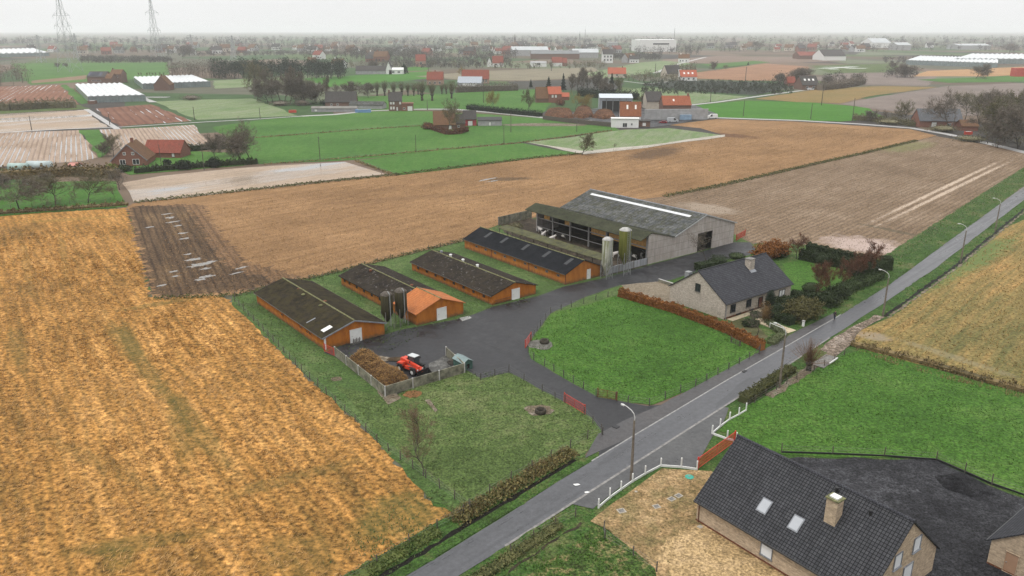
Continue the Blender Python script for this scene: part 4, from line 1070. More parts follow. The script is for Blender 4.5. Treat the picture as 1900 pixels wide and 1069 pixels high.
# ================================================================== FENCES, GATES, LAMPS
POST = {}
M_fpost = m_plain('dark_fence_post', (.09,.085,.075), .9, .3, 2)
def post_mesh(kind, h):
    k = (kind, round(h, 2))
    if k not in POST:
        m = MB()
        if kind == 'wood': m.tube((0,0,-.05), (0,0,h), .07, .06, 7)
        elif kind == 'white': m.box(-.07,.07,-.07,.07,-.05,h-.08); m.poly([(-.07,-.07,h-.08),(.07,-.07,h-.08),(.07,0,h),(-.07,0,h)]); m.poly([(-.07,0,h),(.07,0,h),(.07,.07,h-.08),(-.07,.07,h-.08)])
        else: m.box(-.06,.06,-.06,.06,-.05,h)
        POST[k] = m.data('post', {'wood': M_wood, 'white': M_white, 'concrete': M_fpost}[kind])
    return POST[k]
def fence(name, label, pts, sp, h, kind='wood', wires=(.3,.65,1.0), wr=.012, px=True, jit=.15, ext=None, every=None, group=None):
    w = [Vector(G(*p)) if px else Vector(p) for p in pts]; base = w[0].copy()
    r = thing(name, label, 'fence', base, 0, group)
    m = MB(); k = 0
    P = []
    for a, b in zip(w[:-1], w[1:]):
        n = max(1, round((b-a).length/sp)) if not every else 1
        for i in range(n): P.append(a.lerp(b, i/n))
    P.append(w[-1])
    for p in P:
        o = link('post', post_mesh(kind, h), r, p-base, rnd.uniform(-.2,.2))
        o.rotation_euler.x = rnd.uniform(-jit,jit)*.4; o.rotation_euler.y = rnd.uniform(-jit,jit)*.4; o.scale.z = rnd.uniform(.9,1.08)
    for z in wires:
        for a, b in zip(P[:-1], P[1:]): m.tube(a-base+Vector((0,0,z)), b-base+Vector((0,0,z)), wr, wr, 4, 0, False)
    if wires: m.build('wire', M_wire, r)
    if ext: ext(r, P, base)
    return r
fence('wire_fence', 'long wooden post and wire fence along the straw field, beside the poultry sheds', [(436,560),(480,606),(560,690),(640,765),(700,822),(790,888),(872,948)], 2.9, 1.25)
fence('wire_fence', 'wooden post and wire fence between the brown field and the poultry sheds', [(436,552),(520,532),(600,513),(700,487),(860,449)], 3.6, 1.15)
fence('wire_fence', 'wooden post fence above the brambly ditch bank, on the road side of the lawn', [(395+475,944),(908,918),(948,893),(987,872),(1023,852),(1058,832),(1090,815),(1117,806)], 3.4, 1.35, 'wood')
fence('wire_fence', 'grey post and wire fence along the drive, above the rough lawn', [(862,692),(892,706),(918,698),(944,690),(972,707),(1006,728),(1030,741),(1048,748)], 3.0, 1.25, 'concrete')
fence('wire_fence', 'short fence from the red gate to the road corner of the rough lawn', [(1084,770),(1100,786),(1118,808)], 2.2, 1.2, 'concrete')
fence('wire_fence', 'grey post and wire fence around the road and drive sides of the bright pasture', [(980,655),(990,668),(1010,680),(1046,700),(1082,722),(1106,737),(1142,742),(1165,748),(1205,753),(1290,718),(1408,657)], 3.1, 1.25, 'concrete')
fence('wire_fence', 'grey post and wire fence between the bright pasture and the farm yard', [(984,634),(1003,606),(1022,582),(1060,570),(1105,558),(1150,546)], 2.8, 1.25, 'concrete')
fence('wire_fence', 'leaning wooden post fence beside the willow and the mown field', [(1372,765),(1400,748),(1440,724),(1478,704),(1510,690),(1548,672),(1566,660)], 3.6, 1.2)
fence('wire_fence', 'wooden post fence beside the ditch in the bottom middle', [(948,1030),(990,1000),(1030,978),(1068,960)], 3.2, 1.2)
fence('wire_fence', 'few posts of a wire fence between the rough verge and the sandy garden', [(1120,985),(1122,1000),(1175,1032),(1218,1062)], 3.4, 1.2)
fence('wire_fence', 'wire fence running along the ditch at the end of the straw field', [(560,1135),(700,1047),(760,1010),(860,955)], 4.0, 1.2)
def edging(r, P, base):
    m = MB()
    for a, b in zip(P[:-1], P[1:]): m.bar(a-base+Vector((0,0,.14)), b-base+Vector((0,0,.14)), .06, .3)
    m.build('edge_board', M_dframe, r)
fence('wire_fence', 'thin wire fence with black edging boards between the slate gravel and the grass', [(1450,841),(1545,844),(1640,848),(1737,855),(1790,878),(1840,900),(1912,925)], 4.4, 1.3, 'wood', ext=edging)
def kerb(r, P, base):
    m = MB()
    for a, b in zip(P[:-1], P[1:]): m.bar(a-base+Vector((0,0,.12)), b-base+Vector((0,0,.12)), .09, .3)
    m.build('base_board', M_white, r)
fence('white_fence', 'white concrete posts and base boards around the sandy garden', [(1110.5,943),(1131.4,925),(1152,910),(1173.5,895),(1197,881),(1226,866),(1263.8,868.5),(1293,872.5)], 99, 1.3, 'white', (), ext=kerb, every=1, jit=.02)
fence('white_fence', 'white concrete posts and base boards at the corner of the green plot', [(1384,763),(1370.8,771),(1353.6,780),(1336,793),(1321,806),(1349,816),(1366,820)], 99, 1.3, 'white', (), ext=kerb, every=1, jit=.02)

def gate(name, label, a, b, h, mat, nb=6, mesh=False, post=True, px=True):
    a = Vector(G(*a)); b = Vector(G(*b)); d = b-a; L = d.length
    r = thing(name, label, 'gate', a, math.atan2(d.y, d.x))
    m = MB()
    for z in (.15, h): m.tube((0.05,0,z), (L-.05,0,z), .035, .035, 6)
    for x in (.05, L/2, L-.05): m.tube((x,0,.15), (x,0,h), .035, .035, 6)
    m.build('frame', mat, r)
    m = MB()
    if mesh:
        k = int(L/.16)
        for i in range(1, k): m.tube((i*L/k,0,.17), (i*L/k,0,h-.02), .02, .02, 4, 0, False)
        for z in (.4,.65,.9): m.tube((.05,0,z*h), (L-.05,0,z*h), .02, .02, 4, 0, False)
    else:
        for i in range(1, nb): m.tube((.05,0,.15+(h-.15)*i/nb), (L-.05,0,.15+(h-.15)*i/nb), .022, .022, 5, 0, False)
    m.build('infill', mat, r)
    if post:
        for x in (-.1, L+.1): MB().box(x-.06, x+.06, -.06, .06, -.05, h+.15).build('post', mat, r)
    return r
gate('metal_gate', 'red barred gate at the yard corner of the bright pasture', (975,646), (985,632), 1.35, M_redp, 6)
gate('metal_gate', 'red gate in the drive side fence of the rough lawn', (1048,747), (1084,769), 1.35, M_redp, 8, True)
gate('metal_gate', 'rusty brown gate at the road corner of the bright pasture', (1110,737), (1143,744), 1.25, M_rust, 6)
gate('metal_gate', 'bright red mesh gate across the drive of the house with skylights', (1295,871), (1362,822), 1.5, m_plain('bright_red_paint', (.62,.045,.03), .5, .12), 6, True)
gate('metal_gate', 'orange gate beyond the cattle barn, at the edge of the furrowed field', (1366,447), (1382,438), 1.5, M_redp, 6, True)
gate('metal_gate', 'rust red gate between the nearest orange shed and the concrete wall', (603,653), (620,661), 1.3, M_redp, 6)
gate('hand_rail', 'brown timber barrier along the end of the beech hedge', (1357,636), (1372,643), .9, M_wood, 3)
m = MB()
def tripod(px, py):
    r = thing('timber_strut', 'two leaning wooden struts at the road end of the beech hedge', 'fence post', G(px, py))
    MB().tube((0,0,-.05), (.1,.3,1.7), .06, .05, 7).build('post', M_wood, r); MB().tube((-1.4,-.9,-.05), (.05,.2,1.45), .05, .04, 7).build('brace', M_wood, r)
tripod(1409, 658)
# board bridge with white rail over the ditch
br = thing('plank_bridge', 'small grey plank bridge over the ditch behind the willow', 'bridge', G(1530,672), R(46))
m = MB()
for k in range(12): m.box(-2.6+k*.45, -2.6+k*.45+.38, -1.0, 1.0, .12, .2)
m.build('deck', M_cpost, br)
MB().bar((-1.2,-1.2,.5), (1.6,-1.25,.55), .12, .2).build('rail', M_white, br)

# --- street lamps
M_pole = m_plain('weathered_lamp_pole', (.17,.14,.11), .85, .35, 1.2)
def lamp_meshes():
    m = MB(); m.obox((0,0,3.7), (.12,0,0), (0,.09,0), (0,0,3.75))
    pole = MB(); o = pole
    for (z0, z1, a, b) in ((-.1, 7.6, .15, .085),):
        k = len(o.v)
        for z, r_ in ((z0, a), (z1, b)): o.v += [(-r_,-r_*.7,z),(r_,-r_*.7,z),(r_,r_*.7,z),(-r_,r_*.7,z)]
        for q in ((0,1,5,4),(1,2,6,5),(2,3,7,6),(3,0,4,7),(4,5,6,7)): o.f.append(tuple(k+i for i in q)); o.m.append(0)
    arm = MB().pipe([(.02,0,7.3),(.05,0,7.9),(-.1,0,8.35),(-.45,0,8.65),(-.95,0,8.85),(-1.35,0,8.95)], .05, 7)
    head = MB().lathe([(0,0),(.16,.02),(.2,.1),(.17,.2),(0,.26)], (0,0,0), 10)
    head.v = [(-1.62+v[0]*1.5, v[1]*.7, 8.87+v[2]*.6) for v in head.v]
    glass = MB().box(-1.84, -1.42, -.09, .09, 8.82, 8.868)
    return pole.data('pole', M_pole), arm.data('arm', m_plain('pale_lamp_arm', (.5,.5,.49), .5, .1)), head.data('lamp_head', m_plain('pale_lamp_head', (.6,.6,.58), .4, .1), True), glass.data('lamp_glass', M_white)
LP = lamp_meshes()
heap('gravel_pile', 'low dark pile of slate gravel on the gravel drive', 'gravel pile', [G(1735,885), G(1775,880), G(1820,896), G(1845,918), G(1800,922), G(1755,908)], .75, m_ground('piled_gravel', [(.008,.008,.009),(.016,.016,.018),(.03,.03,.033)], .3, 1, 6, 1, .1, fc=.8), M_dark, 10)
for px, py, hs, sc_, lab in ((1171,893,1.0,1,'street lamp on a weathered concrete pole beside the white posts, nearest to the camera'), (1446,720,1.05,1,'street lamp on a thin pole by the willow, facing the farmhouse steps'),
        (1638,586,.92,1,'street lamp on a dark pole by the ditch, across from the walking person'), (1782,488,.95,1,'street lamp by the far ditch, second from the distance'), (1846,430,.93,1,'farthest street lamp, at the field entrance')):
    t = thing('street_lamp', lab, 'street lamp', G(px, py), R(136-180+0), 'street lamps along the road')
    t.rotation_euler = (0, 0, R(136+180)); t.scale = (1, 1, hs)
    for n_, me in zip(('pole','arm','lamp_head','lamp_glass'), LP): link(n_, me, t)
# --- small things on the ground
def slab(px, py, w, d, h, name, label, cat, mat, a=0, sub=None):
    r = MB().box(-w/2, w/2, -d/2, d/2, -.02, h)
    o = r.build(name, mat, None, loc=G(px, py), rz=R(a)); tag(o, label, cat)
    if sub: MB().box(-w*.32, w*.32, -d*.32, d*.32, h+.001, h+.035).build('lid', sub, o)
    return o
M_slab = m_plain('pale_concrete_lid', (.38,.34,.28), .8, .15, 3)
slab(1153,949,.85,.8,.1,'manhole_cover','square concrete manhole cover in the sandy garden, nearest to the white fence corner','manhole cover',M_slab,20,M_cpost)
slab(1218,941,.75,.7,.1,'manhole_cover','square concrete manhole cover in the sandy garden, middle one','manhole cover',M_slab,20,M_cpost)
slab(1246,927,.8,.7,.1,'manhole_cover','concrete manhole cover of the touching pair, left one','manhole cover',M_slab,36,M_cpost)
slab(1259,921,.8,.7,.1,'manhole_cover','concrete manhole cover of the touching pair, right one','manhole cover',M_slab,36,M_cpost)
slab(1180,913,.3,.3,.08,'inspection_cover','tiny pale inspection cover near the white posts','cover',M_slab)
slab(1299,979,.5,.45,.12,'drain_block','white concrete block at the foot of the house downpipe','concrete block',M_slab,36)
o = MB().lathe([(.0,.16),(.35,.15),(.5,.1),(.52,.0),(.52,-.05)], n=20).build('tank_lid', m_plain('turquoise_plastic', (.04,.32,.24), .5, .1), None, True, loc=G(1279,886)); tag(o, 'round turquoise tank lid in the sandy garden', 'tank lid')
MB().tube((0,0,.15),(0,0,.19),.12,.12,8).build('knob', M_grey, o)
for px, py, lab in ((1003,767,'dark tyre-like feed tub on the bare patch of the rough lawn'), (1010,637,'dark feed tub on the concrete circle in the bright pasture')):
    r = thing('feed_tub', lab, 'feed tub', G(px, py))
    MB().lathe([(.5,0),(.72,.06),(.78,.3),(.72,.62),(.6,.66),(.5,.58),(.47,.3),(.4,.28),(0,.28)], n=20).build('rim', m_plain('old_tyre', (.05,.042,.03), .9, .4, 4), r, True)
    MB().tube((0,0,.285),(0,0,.30),.46,.46,16).build('water', M_ditch, r)
for px, py, w, lab in ((1070,901,.5,'small white scrap lying on the road'), (1088,915,.4,'second white scrap by the road edge')):
    m = MB(); k = 9; m.poly([(w*math.cos(i*6.283/k)*rnd.uniform(.5,1), .6*w*math.sin(i*6.283/k)*rnd.uniform(.5,1), .12+.01*math.sin(i*2)) for i in range(k)]); m.prism([(w*.5*math.cos(i), .3*w*math.sin(i)) for i in range(6)], .04, .11)
    tag(m.build('paper_scrap', M_white, None, loc=G(px, py)), lab, 'litter')
gp = thing('gate_post', 'short white post beside the farmhouse steps', 'post', G(1490,606), R(40))
MB().box(-.16,.16,-.16,.16,-.05,.95).build('shaft', M_white, gp); MB().box(-.22,.22,-.22,.22,.953,1.08).build('cap', M_ppost, gp)
M_sand2 = m_plain('sandstone', (.46,.38,.26), .8, .2, 2)
stp = thing('garden_steps', 'broad pale sandstone steps from the road to the farmhouse', 'steps', G(1468,617), R(125))
for k in range(5): MB().box(k*1.45, k*1.45+1.4, -1.35+.12*k, 1.35-.05*k, -.05, .10+.035*k).build('step', M_sand2, stp)
MB().pipe([(.4,1.5,.1),(.4,1.5,.9),(2.0,1.55,1.0),(3.2,1.5,1.05),(3.2,1.5,.2)], .05, 7).build('handrail', M_white, stp)
lw = thing('low_wall', 'low mossy garden wall between the patio and the farm yard', 'wall', G(1222,523), 0)
q = G(1256,534)-G(1222,523); MB().bar((0,0,.3), q+Vector((0,0,.3)), .25, .6).build('wall_body', M_panelc, lw)
MB().bar((0,0,.64), q+Vector((0,0,.64)), .33, .08).build('coping', M_ppost, lw)

# --- person walking on the pavement edge
def person(px, py, ang):
    t = thing('person', 'person in a dark coat and jeans walking away along the pavement edge', 'person', G(px, py), R(ang))
    SK = m_plain('skin', (.42,.25,.18), .6, .05); CO = m_plain('dark_coat', (.018,.018,.022), .85, .2); JE = m_plain('dark_jeans', (.03,.04,.07), .9, .2); HA = m_plain('dark_hair', (.02,.014,.01), .7, .2); SH = m_plain('dark_shoe', (.02,.02,.02), .6, .1)
    H_ = {'pel':(0,0,.93),'sp':(.01,0,1.15),'ch':(.02,0,1.36),'nk':(.03,0,1.47),'hd':(.05,0,1.58),'tp':(.05,0,1.70)}
    V = [H_['pel'],H_['sp'],H_['ch'],H_['nk'],H_['hd'],H_['tp']]; E = [(0,1),(1,2),(2,3),(3,4),(4,5)]; Rr = [(.15,.11),(.14,.10),(.16,.11),.055,(.078,.095),.06]
    sides = {}
    for s, sw in ((1,.18),(-1,-.18)):
        k = len(V)
        V += [(.02,s*.17,1.40),(-sw*.5,s*.22,1.14),(-sw*.2+.05*1,s*.22,.92)]; E += [(2,k),(k,k+1),(k+1,k+2)]; Rr += [.06,.045,.032]
        hx, hy, hzz = V[k+2]
        V += [(hx+.01,hy,hzz-.07)]; E += [(k+2,k+3)]; Rr += [(.022,.038)]
        for f in range(4):
            j = len(V); y = hy + (f-1.5)*.02; l_ = (.075,.085,.08,.06)[f]
            V += [(hx+.02,y,hzz-.07-l_*.6),(hx+.035,y,hzz-.07-l_)]; E += [(k+3,j),(j,j+1)]; Rr += [.009,.008]
        j = len(V); V += [(hx+.045,hy,hzz-.06),(hx+.06,hy,hzz-.09)]; E += [(k+3,j),(j,j+1)]; Rr += [.010,.009]
        k = len(V)
        V += [(sw*.1,s*.09,.84),(sw*.55+.03,s*.1,.48),(sw*1.0-.06,s*.1,.09),(sw*1.0+.1,s*.11,.045)]; E += [(0,k),(k,k+1),(k+1,k+2),(k+2,k+3)]; Rr += [.085,.06,.042,.04]
        sides[s] = k
    k = len(V); V += [(.15,0,1.59)]; E += [(4,k)]; Rr += [.016]
    for y in (.08,-.08):
        k = len(V); V += [(.05,y*1.15,1.59)]; E += [(4,k)]; Rr += [.018]
    link('body', skinned('person_body', V, E, Rr, SK), t)
    Vc = [(0,0,.80),(.0,0,.98),(.01,0,1.16),(.02,0,1.37),(.03,0,1.46)]; Ec = [(0,1),(1,2),(2,3),(3,4)]; Rc = [(.21,.16),(.19,.15),(.18,.14),(.20,.14),.075]
    for s, sw in ((1,.18),(-1,-.18)):
        k = len(Vc); Vc += [(.02,s*.18,1.40),(-sw*.5,s*.225,1.14),(-sw*.2+.05,s*.225,.95)]; Ec += [(3,k),(k,k+1),(k+1,k+2)]; Rc += [.08,.062,.05]
    link('coat', skinned('person_coat', Vc, Ec, Rc, CO), t)
    Vt = [(0,0,.93)]; Et = []; Rt = [(.16,.12)]
    for s, sw in ((1,.18),(-1,-.18)):
        k = len(Vt); Vt += [(sw*.1,s*.09,.84),(sw*.55+.03,s*.1,.48),(sw*1.0-.06,s*.1,.12)]; Et += [(0,k),(k,k+1),(k+1,k+2)]; Rt += [.10,.075,.06]
        sh = skinned('shoe', [(sw-.1,s*.1,.06),(sw+.0,s*.105,.055),(sw+.13,s*.11,.04)], [(0,1),(1,2)], [.05,.05,.04], SH); link('shoe', sh, t)
    link('trousers', skinned('person_trousers', Vt, Et, Rt, JE), t)
    link('hair', skinned('person_hair', [(.01,0,1.58),(.02,0,1.66),(.05,0,1.705)], [(0,1),(1,2)], [.085,.088,.06], HA), t)
person(1548, 594, 48)

for px, py, w_, d_, lab in ((1143,793,.7,.7,'dark iron drain cover on the pavement by the drive'),(1381,690,.9,.45,'dark drain grating at the white road line')):
    o = MB().box(-w_/2, w_/2, -d_/2, d_/2, -.02, .135).build('drain_cover', M_dframe, None, loc=G(px, py), rz=R(46)); tag(o, lab, 'drain cover')
# ================================================================== VEGETATION
M_bark = m_plain('bark', (.075,.062,.048), .95, .35, 3)
M_twig = m_leaf('bare_twigs', (.095,.078,.062), (.22,.185,.145))
M_twigg = m_leaf('greenish_twigs', (.085,.078,.045), (.20,.18,.10))
M_twigr = m_leaf('russet_twigs', (.045,.02,.013), (.20,.085,.045))
M_twigb = m_leaf('brown_twigs', (.11,.075,.045), (.23,.16,.10))
M_yel = m_leaf('yellow_willow_shoots', (.17,.12,.03), (.30,.22,.06))
M_pale = M_pale
M_dkgreen = m_leaf('dark_evergreen', (.007,.013,.008), (.022,.035,.018))
M_hedge = m_leaf('clipped_hedge', (.010,.018,.008), (.05,.07,.025))
M_olive = m_leaf('olive_shrub', (.05,.05,.018), (.13,.115,.045))
M_beech = m_leaf('beech_leaves', (.12,.046,.013), (.31,.125,.034))
M_bramble = m_leaf('bramble_leaves', (.045,.04,.018), (.24,.17,.075))
M_dry = m_leaf('dry_grass', (.11,.08,.035), (.32,.23,.11))
M_gtuft = m_leaf('grass_tufts', (.038,.095,.013), (.10,.185,.035))
M_gtuft2 = m_leaf('dull_grass_tufts', (.042,.075,.02), (.125,.165,.058))
M_straw_l = m_leaf('flattened_straw', (.25,.13,.042), (.68,.41,.165))
M_pink = m_leaf('stubble_straw', (.18,.11,.06), (.52,.34,.18))

def skeleton(seed, H=10.0, trunk=.35, spread=.8, limbs=11, lr=.42, sub=6, twigs=5, fine=3, up=.25, wob=.18, r0=.16, crown0=.25, tw=.035):
    """bare tree: returns (trunk+limb tube list, ribbon list)"""
    r = random.Random(seed); tubes = []; rib = []
    def rd(d, a):
        v = Vector((r.gauss(0,1), r.gauss(0,1), r.gauss(0,1))); v -= d*v.dot(d); v.normalize()
        return (d*math.cos(a) + v*math.sin(a)).normalized()
    def branch(p, d, L, rad, lev, n):
        pts = [p]
        for i in range(n):
            d = (d + Vector((r.gauss(0,wob), r.gauss(0,wob), r.gauss(0,wob*.6)+up*(.35 if lev else .05)))).normalized()
            q = p + d*L/n
            ra = rad*(1-.75*i/n); rb_ = rad*(1-.75*(i+1)/n)
            if lev <= 1: tubes.append((p, q, ra, rb_, 6 if lev == 0 else 4))
            elif lev == 2: tubes.append((p, q, ra, rb_, 3))
            else: rib.append((p, q, max(tw, ra*2)*(1 if lev == 3 else .75)))
            p = q; pts.append((p, d))
        return pts[1:]
    tp = Vector((0,0,-.1)); d = Vector((r.gauss(0,.03), r.gauss(0,.03), 1)).normalized()
    tl = branch(tp, d, H*(.72 if trunk > .5 else .55), r0, 0, 8)
    nodes = []
    for i, (p, d_) in enumerate(tl):
        if p.z > H*crown0: nodes.append((p, d_))
    nodes.append(tl[-1]); nodes.append(tl[-1])
    for i in range(limbs):
        p, d_ = nodes[i*len(nodes)//limbs] if i < limbs-2 else tl[-1]
        hfrac = p.z/H
        L1 = H*lr*(1.15-.55*hfrac)*r.uniform(.8,1.15)
        a = spread*r.uniform(.75,1.15) if i < limbs-2 else spread*.4
        for (p2, d2) in branch(p, rd(d_, a), L1, r0*.5*(1.1-hfrac*.6), 1, 4):
            for k in range(max(1, round(sub/4 + r.random()-.3))):
                for (p3, d3) in branch(p2, rd(d2, r.uniform(.5,1.0)), L1*.48*r.uniform(.6,1.1), r0*.14, 2, 3):
                    for k2 in range(max(1, twigs//2 if r.random() < .8 else twigs)):
                        for (p4, d4) in branch(p3, rd(d3, r.uniform(.4,1.0)), L1*.24*r.uniform(.6,1.2), r0*.06, 3, 2):
                            for k3 in range(fine):
                                branch(p4, rd(d4, r.uniform(.3,.9)), L1*.13*r.uniform(.6,1.3), r0*.03, 4, 1)
    return tubes, rib

def rib_quads(rib):
    A = np.array([tuple(x[0]) for x in rib]); B = np.array([tuple(x[1]) for x in rib]); W = np.array([x[2] for x in rib])[:, None]
    d = B-A; v = nrg.normal(size=A.shape); s = np.cross(d, v); s /= np.linalg.norm(s, axis=1)[:, None]+1e-9
    return np.stack([A-s*W*.5, A+s*W*.5, B+s*W*.3, B-s*W*.3], 1).reshape(-1, 3)

TV = {}
def tree_variant(key):
    if key in TV: return TV[key]
    kind, sd = key.split(':'); sd = int(sd)
    P = dict(spread=dict(spread=.95, limbs=13, lr=.44, crown0=.2, fine=4, tw=.05), tall=dict(trunk=.6, spread=.55, limbs=16, lr=.27, crown0=.16, up=.4, tw=.07), round=dict(spread=.9, limbs=14, lr=.40, crown0=.1, sub=7, fine=3),
             sapling=dict(trunk=.6, spread=.8, limbs=18, lr=.24, crown0=.15, r0=.09, tw=.022, fine=3), redbud=dict(spread=.8, limbs=12, lr=.36, crown0=.25, r0=.2, tw=.06, trunk=.6), spar=dict(spread=.8, limbs=9, lr=.40, crown0=.3, sub=4, twigs=4, fine=2, r0=.14),
             dense=dict(spread=.95, limbs=15, lr=.42, crown0=.08, sub=7, twigs=6, fine=4, tw=.072), ivy=dict(spread=.85, limbs=12, lr=.34, crown0=.12, tw=.05))[kind]
    tubes, rib = skeleton(sd*31+5, **P)
    m = MB()
    for a, b, ra, rb_, n in tubes: m.tube(a, b, ra, rb_, n, 0, False)
    tr = m.data('trunk', M_bark, True)
    q = rib_quads(rib)
    crown = np_mesh('crown', q, 4, {'redbud': M_twigr, 'sapling': M_twigb, 'dense': M_twig, 'ivy': M_twigg, 'spread': M_twigg if sd % 2 else M_twig}.get(kind, M_twig))
    if kind in ('ivy', 'redbud'):
        ends = np.array([tuple(x[1]) for x in rib]); pick = ends[nrg.integers(0, len(ends), 2600 if kind == 'ivy' else 2200)]
        lq = leaf_quads(pick + nrg.normal(0, .12, pick.shape), .22 if kind == 'ivy' else .19)
        crown = np_mesh('crown', np.concatenate([q, lq]), 4, [M_twigg if kind == 'ivy' else M_twigr, M_olive if kind == 'ivy' else M_twigr], np.concatenate([np.zeros(len(q)//4), np.ones(len(lq)//4)]))
    top = float(np.max(q[:, 2]))
    TV[key] = (tr, crown, top); return TV[key]

def blob_crown(n, size, shape, seed=0, flat=0.0):
    """leaf cloud with clumps; shape(u) gives radius for height fraction"""
    r = np.random.default_rng(seed)
    nc = 26; cz = r.uniform(0, 1, nc); ca = r.uniform(0, 6.283, nc); out = []
    for i in range(nc):
        rad = shape(cz[i])*r.uniform(.45, .95); c = np.array([rad*math.cos(ca[i]), rad*math.sin(ca[i]), cz[i]])
        k = n//nc; p = r.normal(0, 1, (k, 3)); p /= np.linalg.norm(p, axis=1)[:, None]; p *= (r.uniform(.3, 1, k)**.4)[:, None]
        out.append(c + p*np.array([.18, .18, .13])*r.uniform(.7, 1.35))
    return np.concatenate(out)

def simple_variant(key):
    """conifers, willows: returns (trunk mesh, crown mesh, top) for a 10 m tree"""
    if key in TV: return TV[key]
    kind, sd = key.split(':'); sd = int(sd); r = random.Random(sd)
    if kind == 'conifer':
        tr = MB().tube((0,0,-.1),(0,0,9.0),.22,.05,7).data('trunk', M_bark)
        n = 5200; z = nrg.uniform(0, 1, n)**1.2; a = nrg.uniform(0, 6.283, n); tier = .75+.35*np.sin(z*34+nrg.normal(0,.5,n))+.15*np.sin(a*5+z*20)
        rad = (1-z)**.8*2.5*tier*nrg.uniform(.55, 1, n)
        c = np.stack([rad*np.cos(a), rad*np.sin(a), .8+z*9.2], 1)
        cr = np_mesh('crown', leaf_quads(c, .38, .3), 4, M_dkgreen); top = 10
    elif kind == 'pine':
        tr = MB().tube((0,0,-.1),(.2,0,8.5),.2,.06,7).data('trunk', M_bark)
        c = blob_crown(5200, .4, lambda u: .30*math.sin(min(1, u+.15)*3.0)+.04, sd); c = c*np.array([10,10,7.6])+np.array([.1,0,2.1])
        cr = np_mesh('crown', leaf_quads(c, .42), 4, M_dkgreen); top = 10
    elif kind == 'pollard':
        m = MB()
        pz = 0; prev = Vector((0,0,-.1)); 
        for z, ra in ((1.2,.55),(2.4,.5),(3.2,.7)): m.tube(prev, (r.uniform(-.1,.1), r.uniform(-.1,.1), z), .62 if z == 1.2 else .5, ra, 9); prev = Vector(m.v[-1]); prev = Vector((0,0,z))
        m.lathe([(0,2.7),(.75,2.9),(1.0,3.3),(.8,3.8),(0,4.0)], n=10)
        tr = m.data('trunk', M_bark, True); rib = []
        for k in range(150):
            a = r.uniform(0, 6.28); t_ = abs(r.gauss(0, .32)); d = Vector((math.sin(t_)*math.cos(a), math.sin(t_)*math.sin(a), math.cos(t_)))
            p = Vector((.7*math.cos(a)*r.random(), .7*math.sin(a)*r.random(), 3.6)); L = r.uniform(3.5, 6.3); w = .1
            for i in range(3):
                d = (d + Vector((r.gauss(0,.07), r.gauss(0,.07), .04))).normalized(); q = p+d*L/3; rib.append((p, q, w)); p = q; w *= .75
                for j in range(2): rib.append((p, p + (d+Vector((r.gauss(0,.35), r.gauss(0,.35), .1)))*r.uniform(.4,.9), .06))
        cr = np_mesh('crown', rib_quads(rib), 4, M_twigg); top = 10
    elif kind == 'bushwillow':                      # low pollard with a fan of thin shoots
        m = MB().tube((0,0,-.1),(0,0,2.2),.75,.6,10); m.lathe([(0,1.6),(.8,1.9),(1.0,2.4),(.7,3.0),(0,3.1)], n=10); tr = m.data('trunk', M_bark, True); rib = []
        for k in range(420):
            a = r.uniform(0, 6.28); t_ = abs(r.gauss(0, .75)); t_ = min(t_, 1.5); d = Vector((math.sin(t_)*math.cos(a), math.sin(t_)*math.sin(a), math.cos(t_)+.15)).normalized()
            p = Vector((0,0,2.4)) + d*.6; L = r.uniform(3.5, 7.4)
            for i in range(3): q = p+d*L/3; rib.append((p, q, .07-.015*i)); p = q; d = (d+Vector((r.gauss(0,.06), r.gauss(0,.06), .05))).normalized()
        cr = np_mesh('crown', rib_quads(rib), 4, m_leaf('willow_shoots', (.10,.055,.03), (.24,.14,.09))); top = 10
    elif kind == 'weep':
        tubes, rib = skeleton(sd, spread=.95, limbs=12, lr=.42, crown0=.22, sub=6, twigs=4, fine=1)
        m = MB()
        for a, b, ra, rb_, n in tubes: m.tube(a, b, ra, rb_, n, 0, False)
        tr = m.data('trunk', M_bark, True); out = list(rib)
        for (p, q, w) in rib[::2]:
            p = q.copy()
            for i in range(3): q2 = p + Vector((r.gauss(0,.09), r.gauss(0,.09), -r.uniform(.25,.55))); out.append((p, q2, .05)); p = q2
        cr = np_mesh('crown', rib_quads(out), 4, M_yel); top = float(max(x[1].z for x in out))
    TV[key] = (tr, cr, top); return TV[key]

MERGED = {}
def tree(px, py, top, key, label, name='bare_tree', group=None, wx=1.0, cat='tree', pos=None, h=None):
    p = Vector(pos) if pos is not None else G(px, py)
    H = h if h else hz(p, top)
    tr, cr, tp = (simple_variant if key.split(':')[0] in ('conifer','pine','pollard','bushwillow','weep') else tree_variant)(key)
    s = H/tp
    t = thing(name, label, cat, p, rnd.uniform(0, 6.28), group); t.scale = (s*wx, s*wx, s)
    link('trunk', tr, t); link('crown', cr, t)
    return t

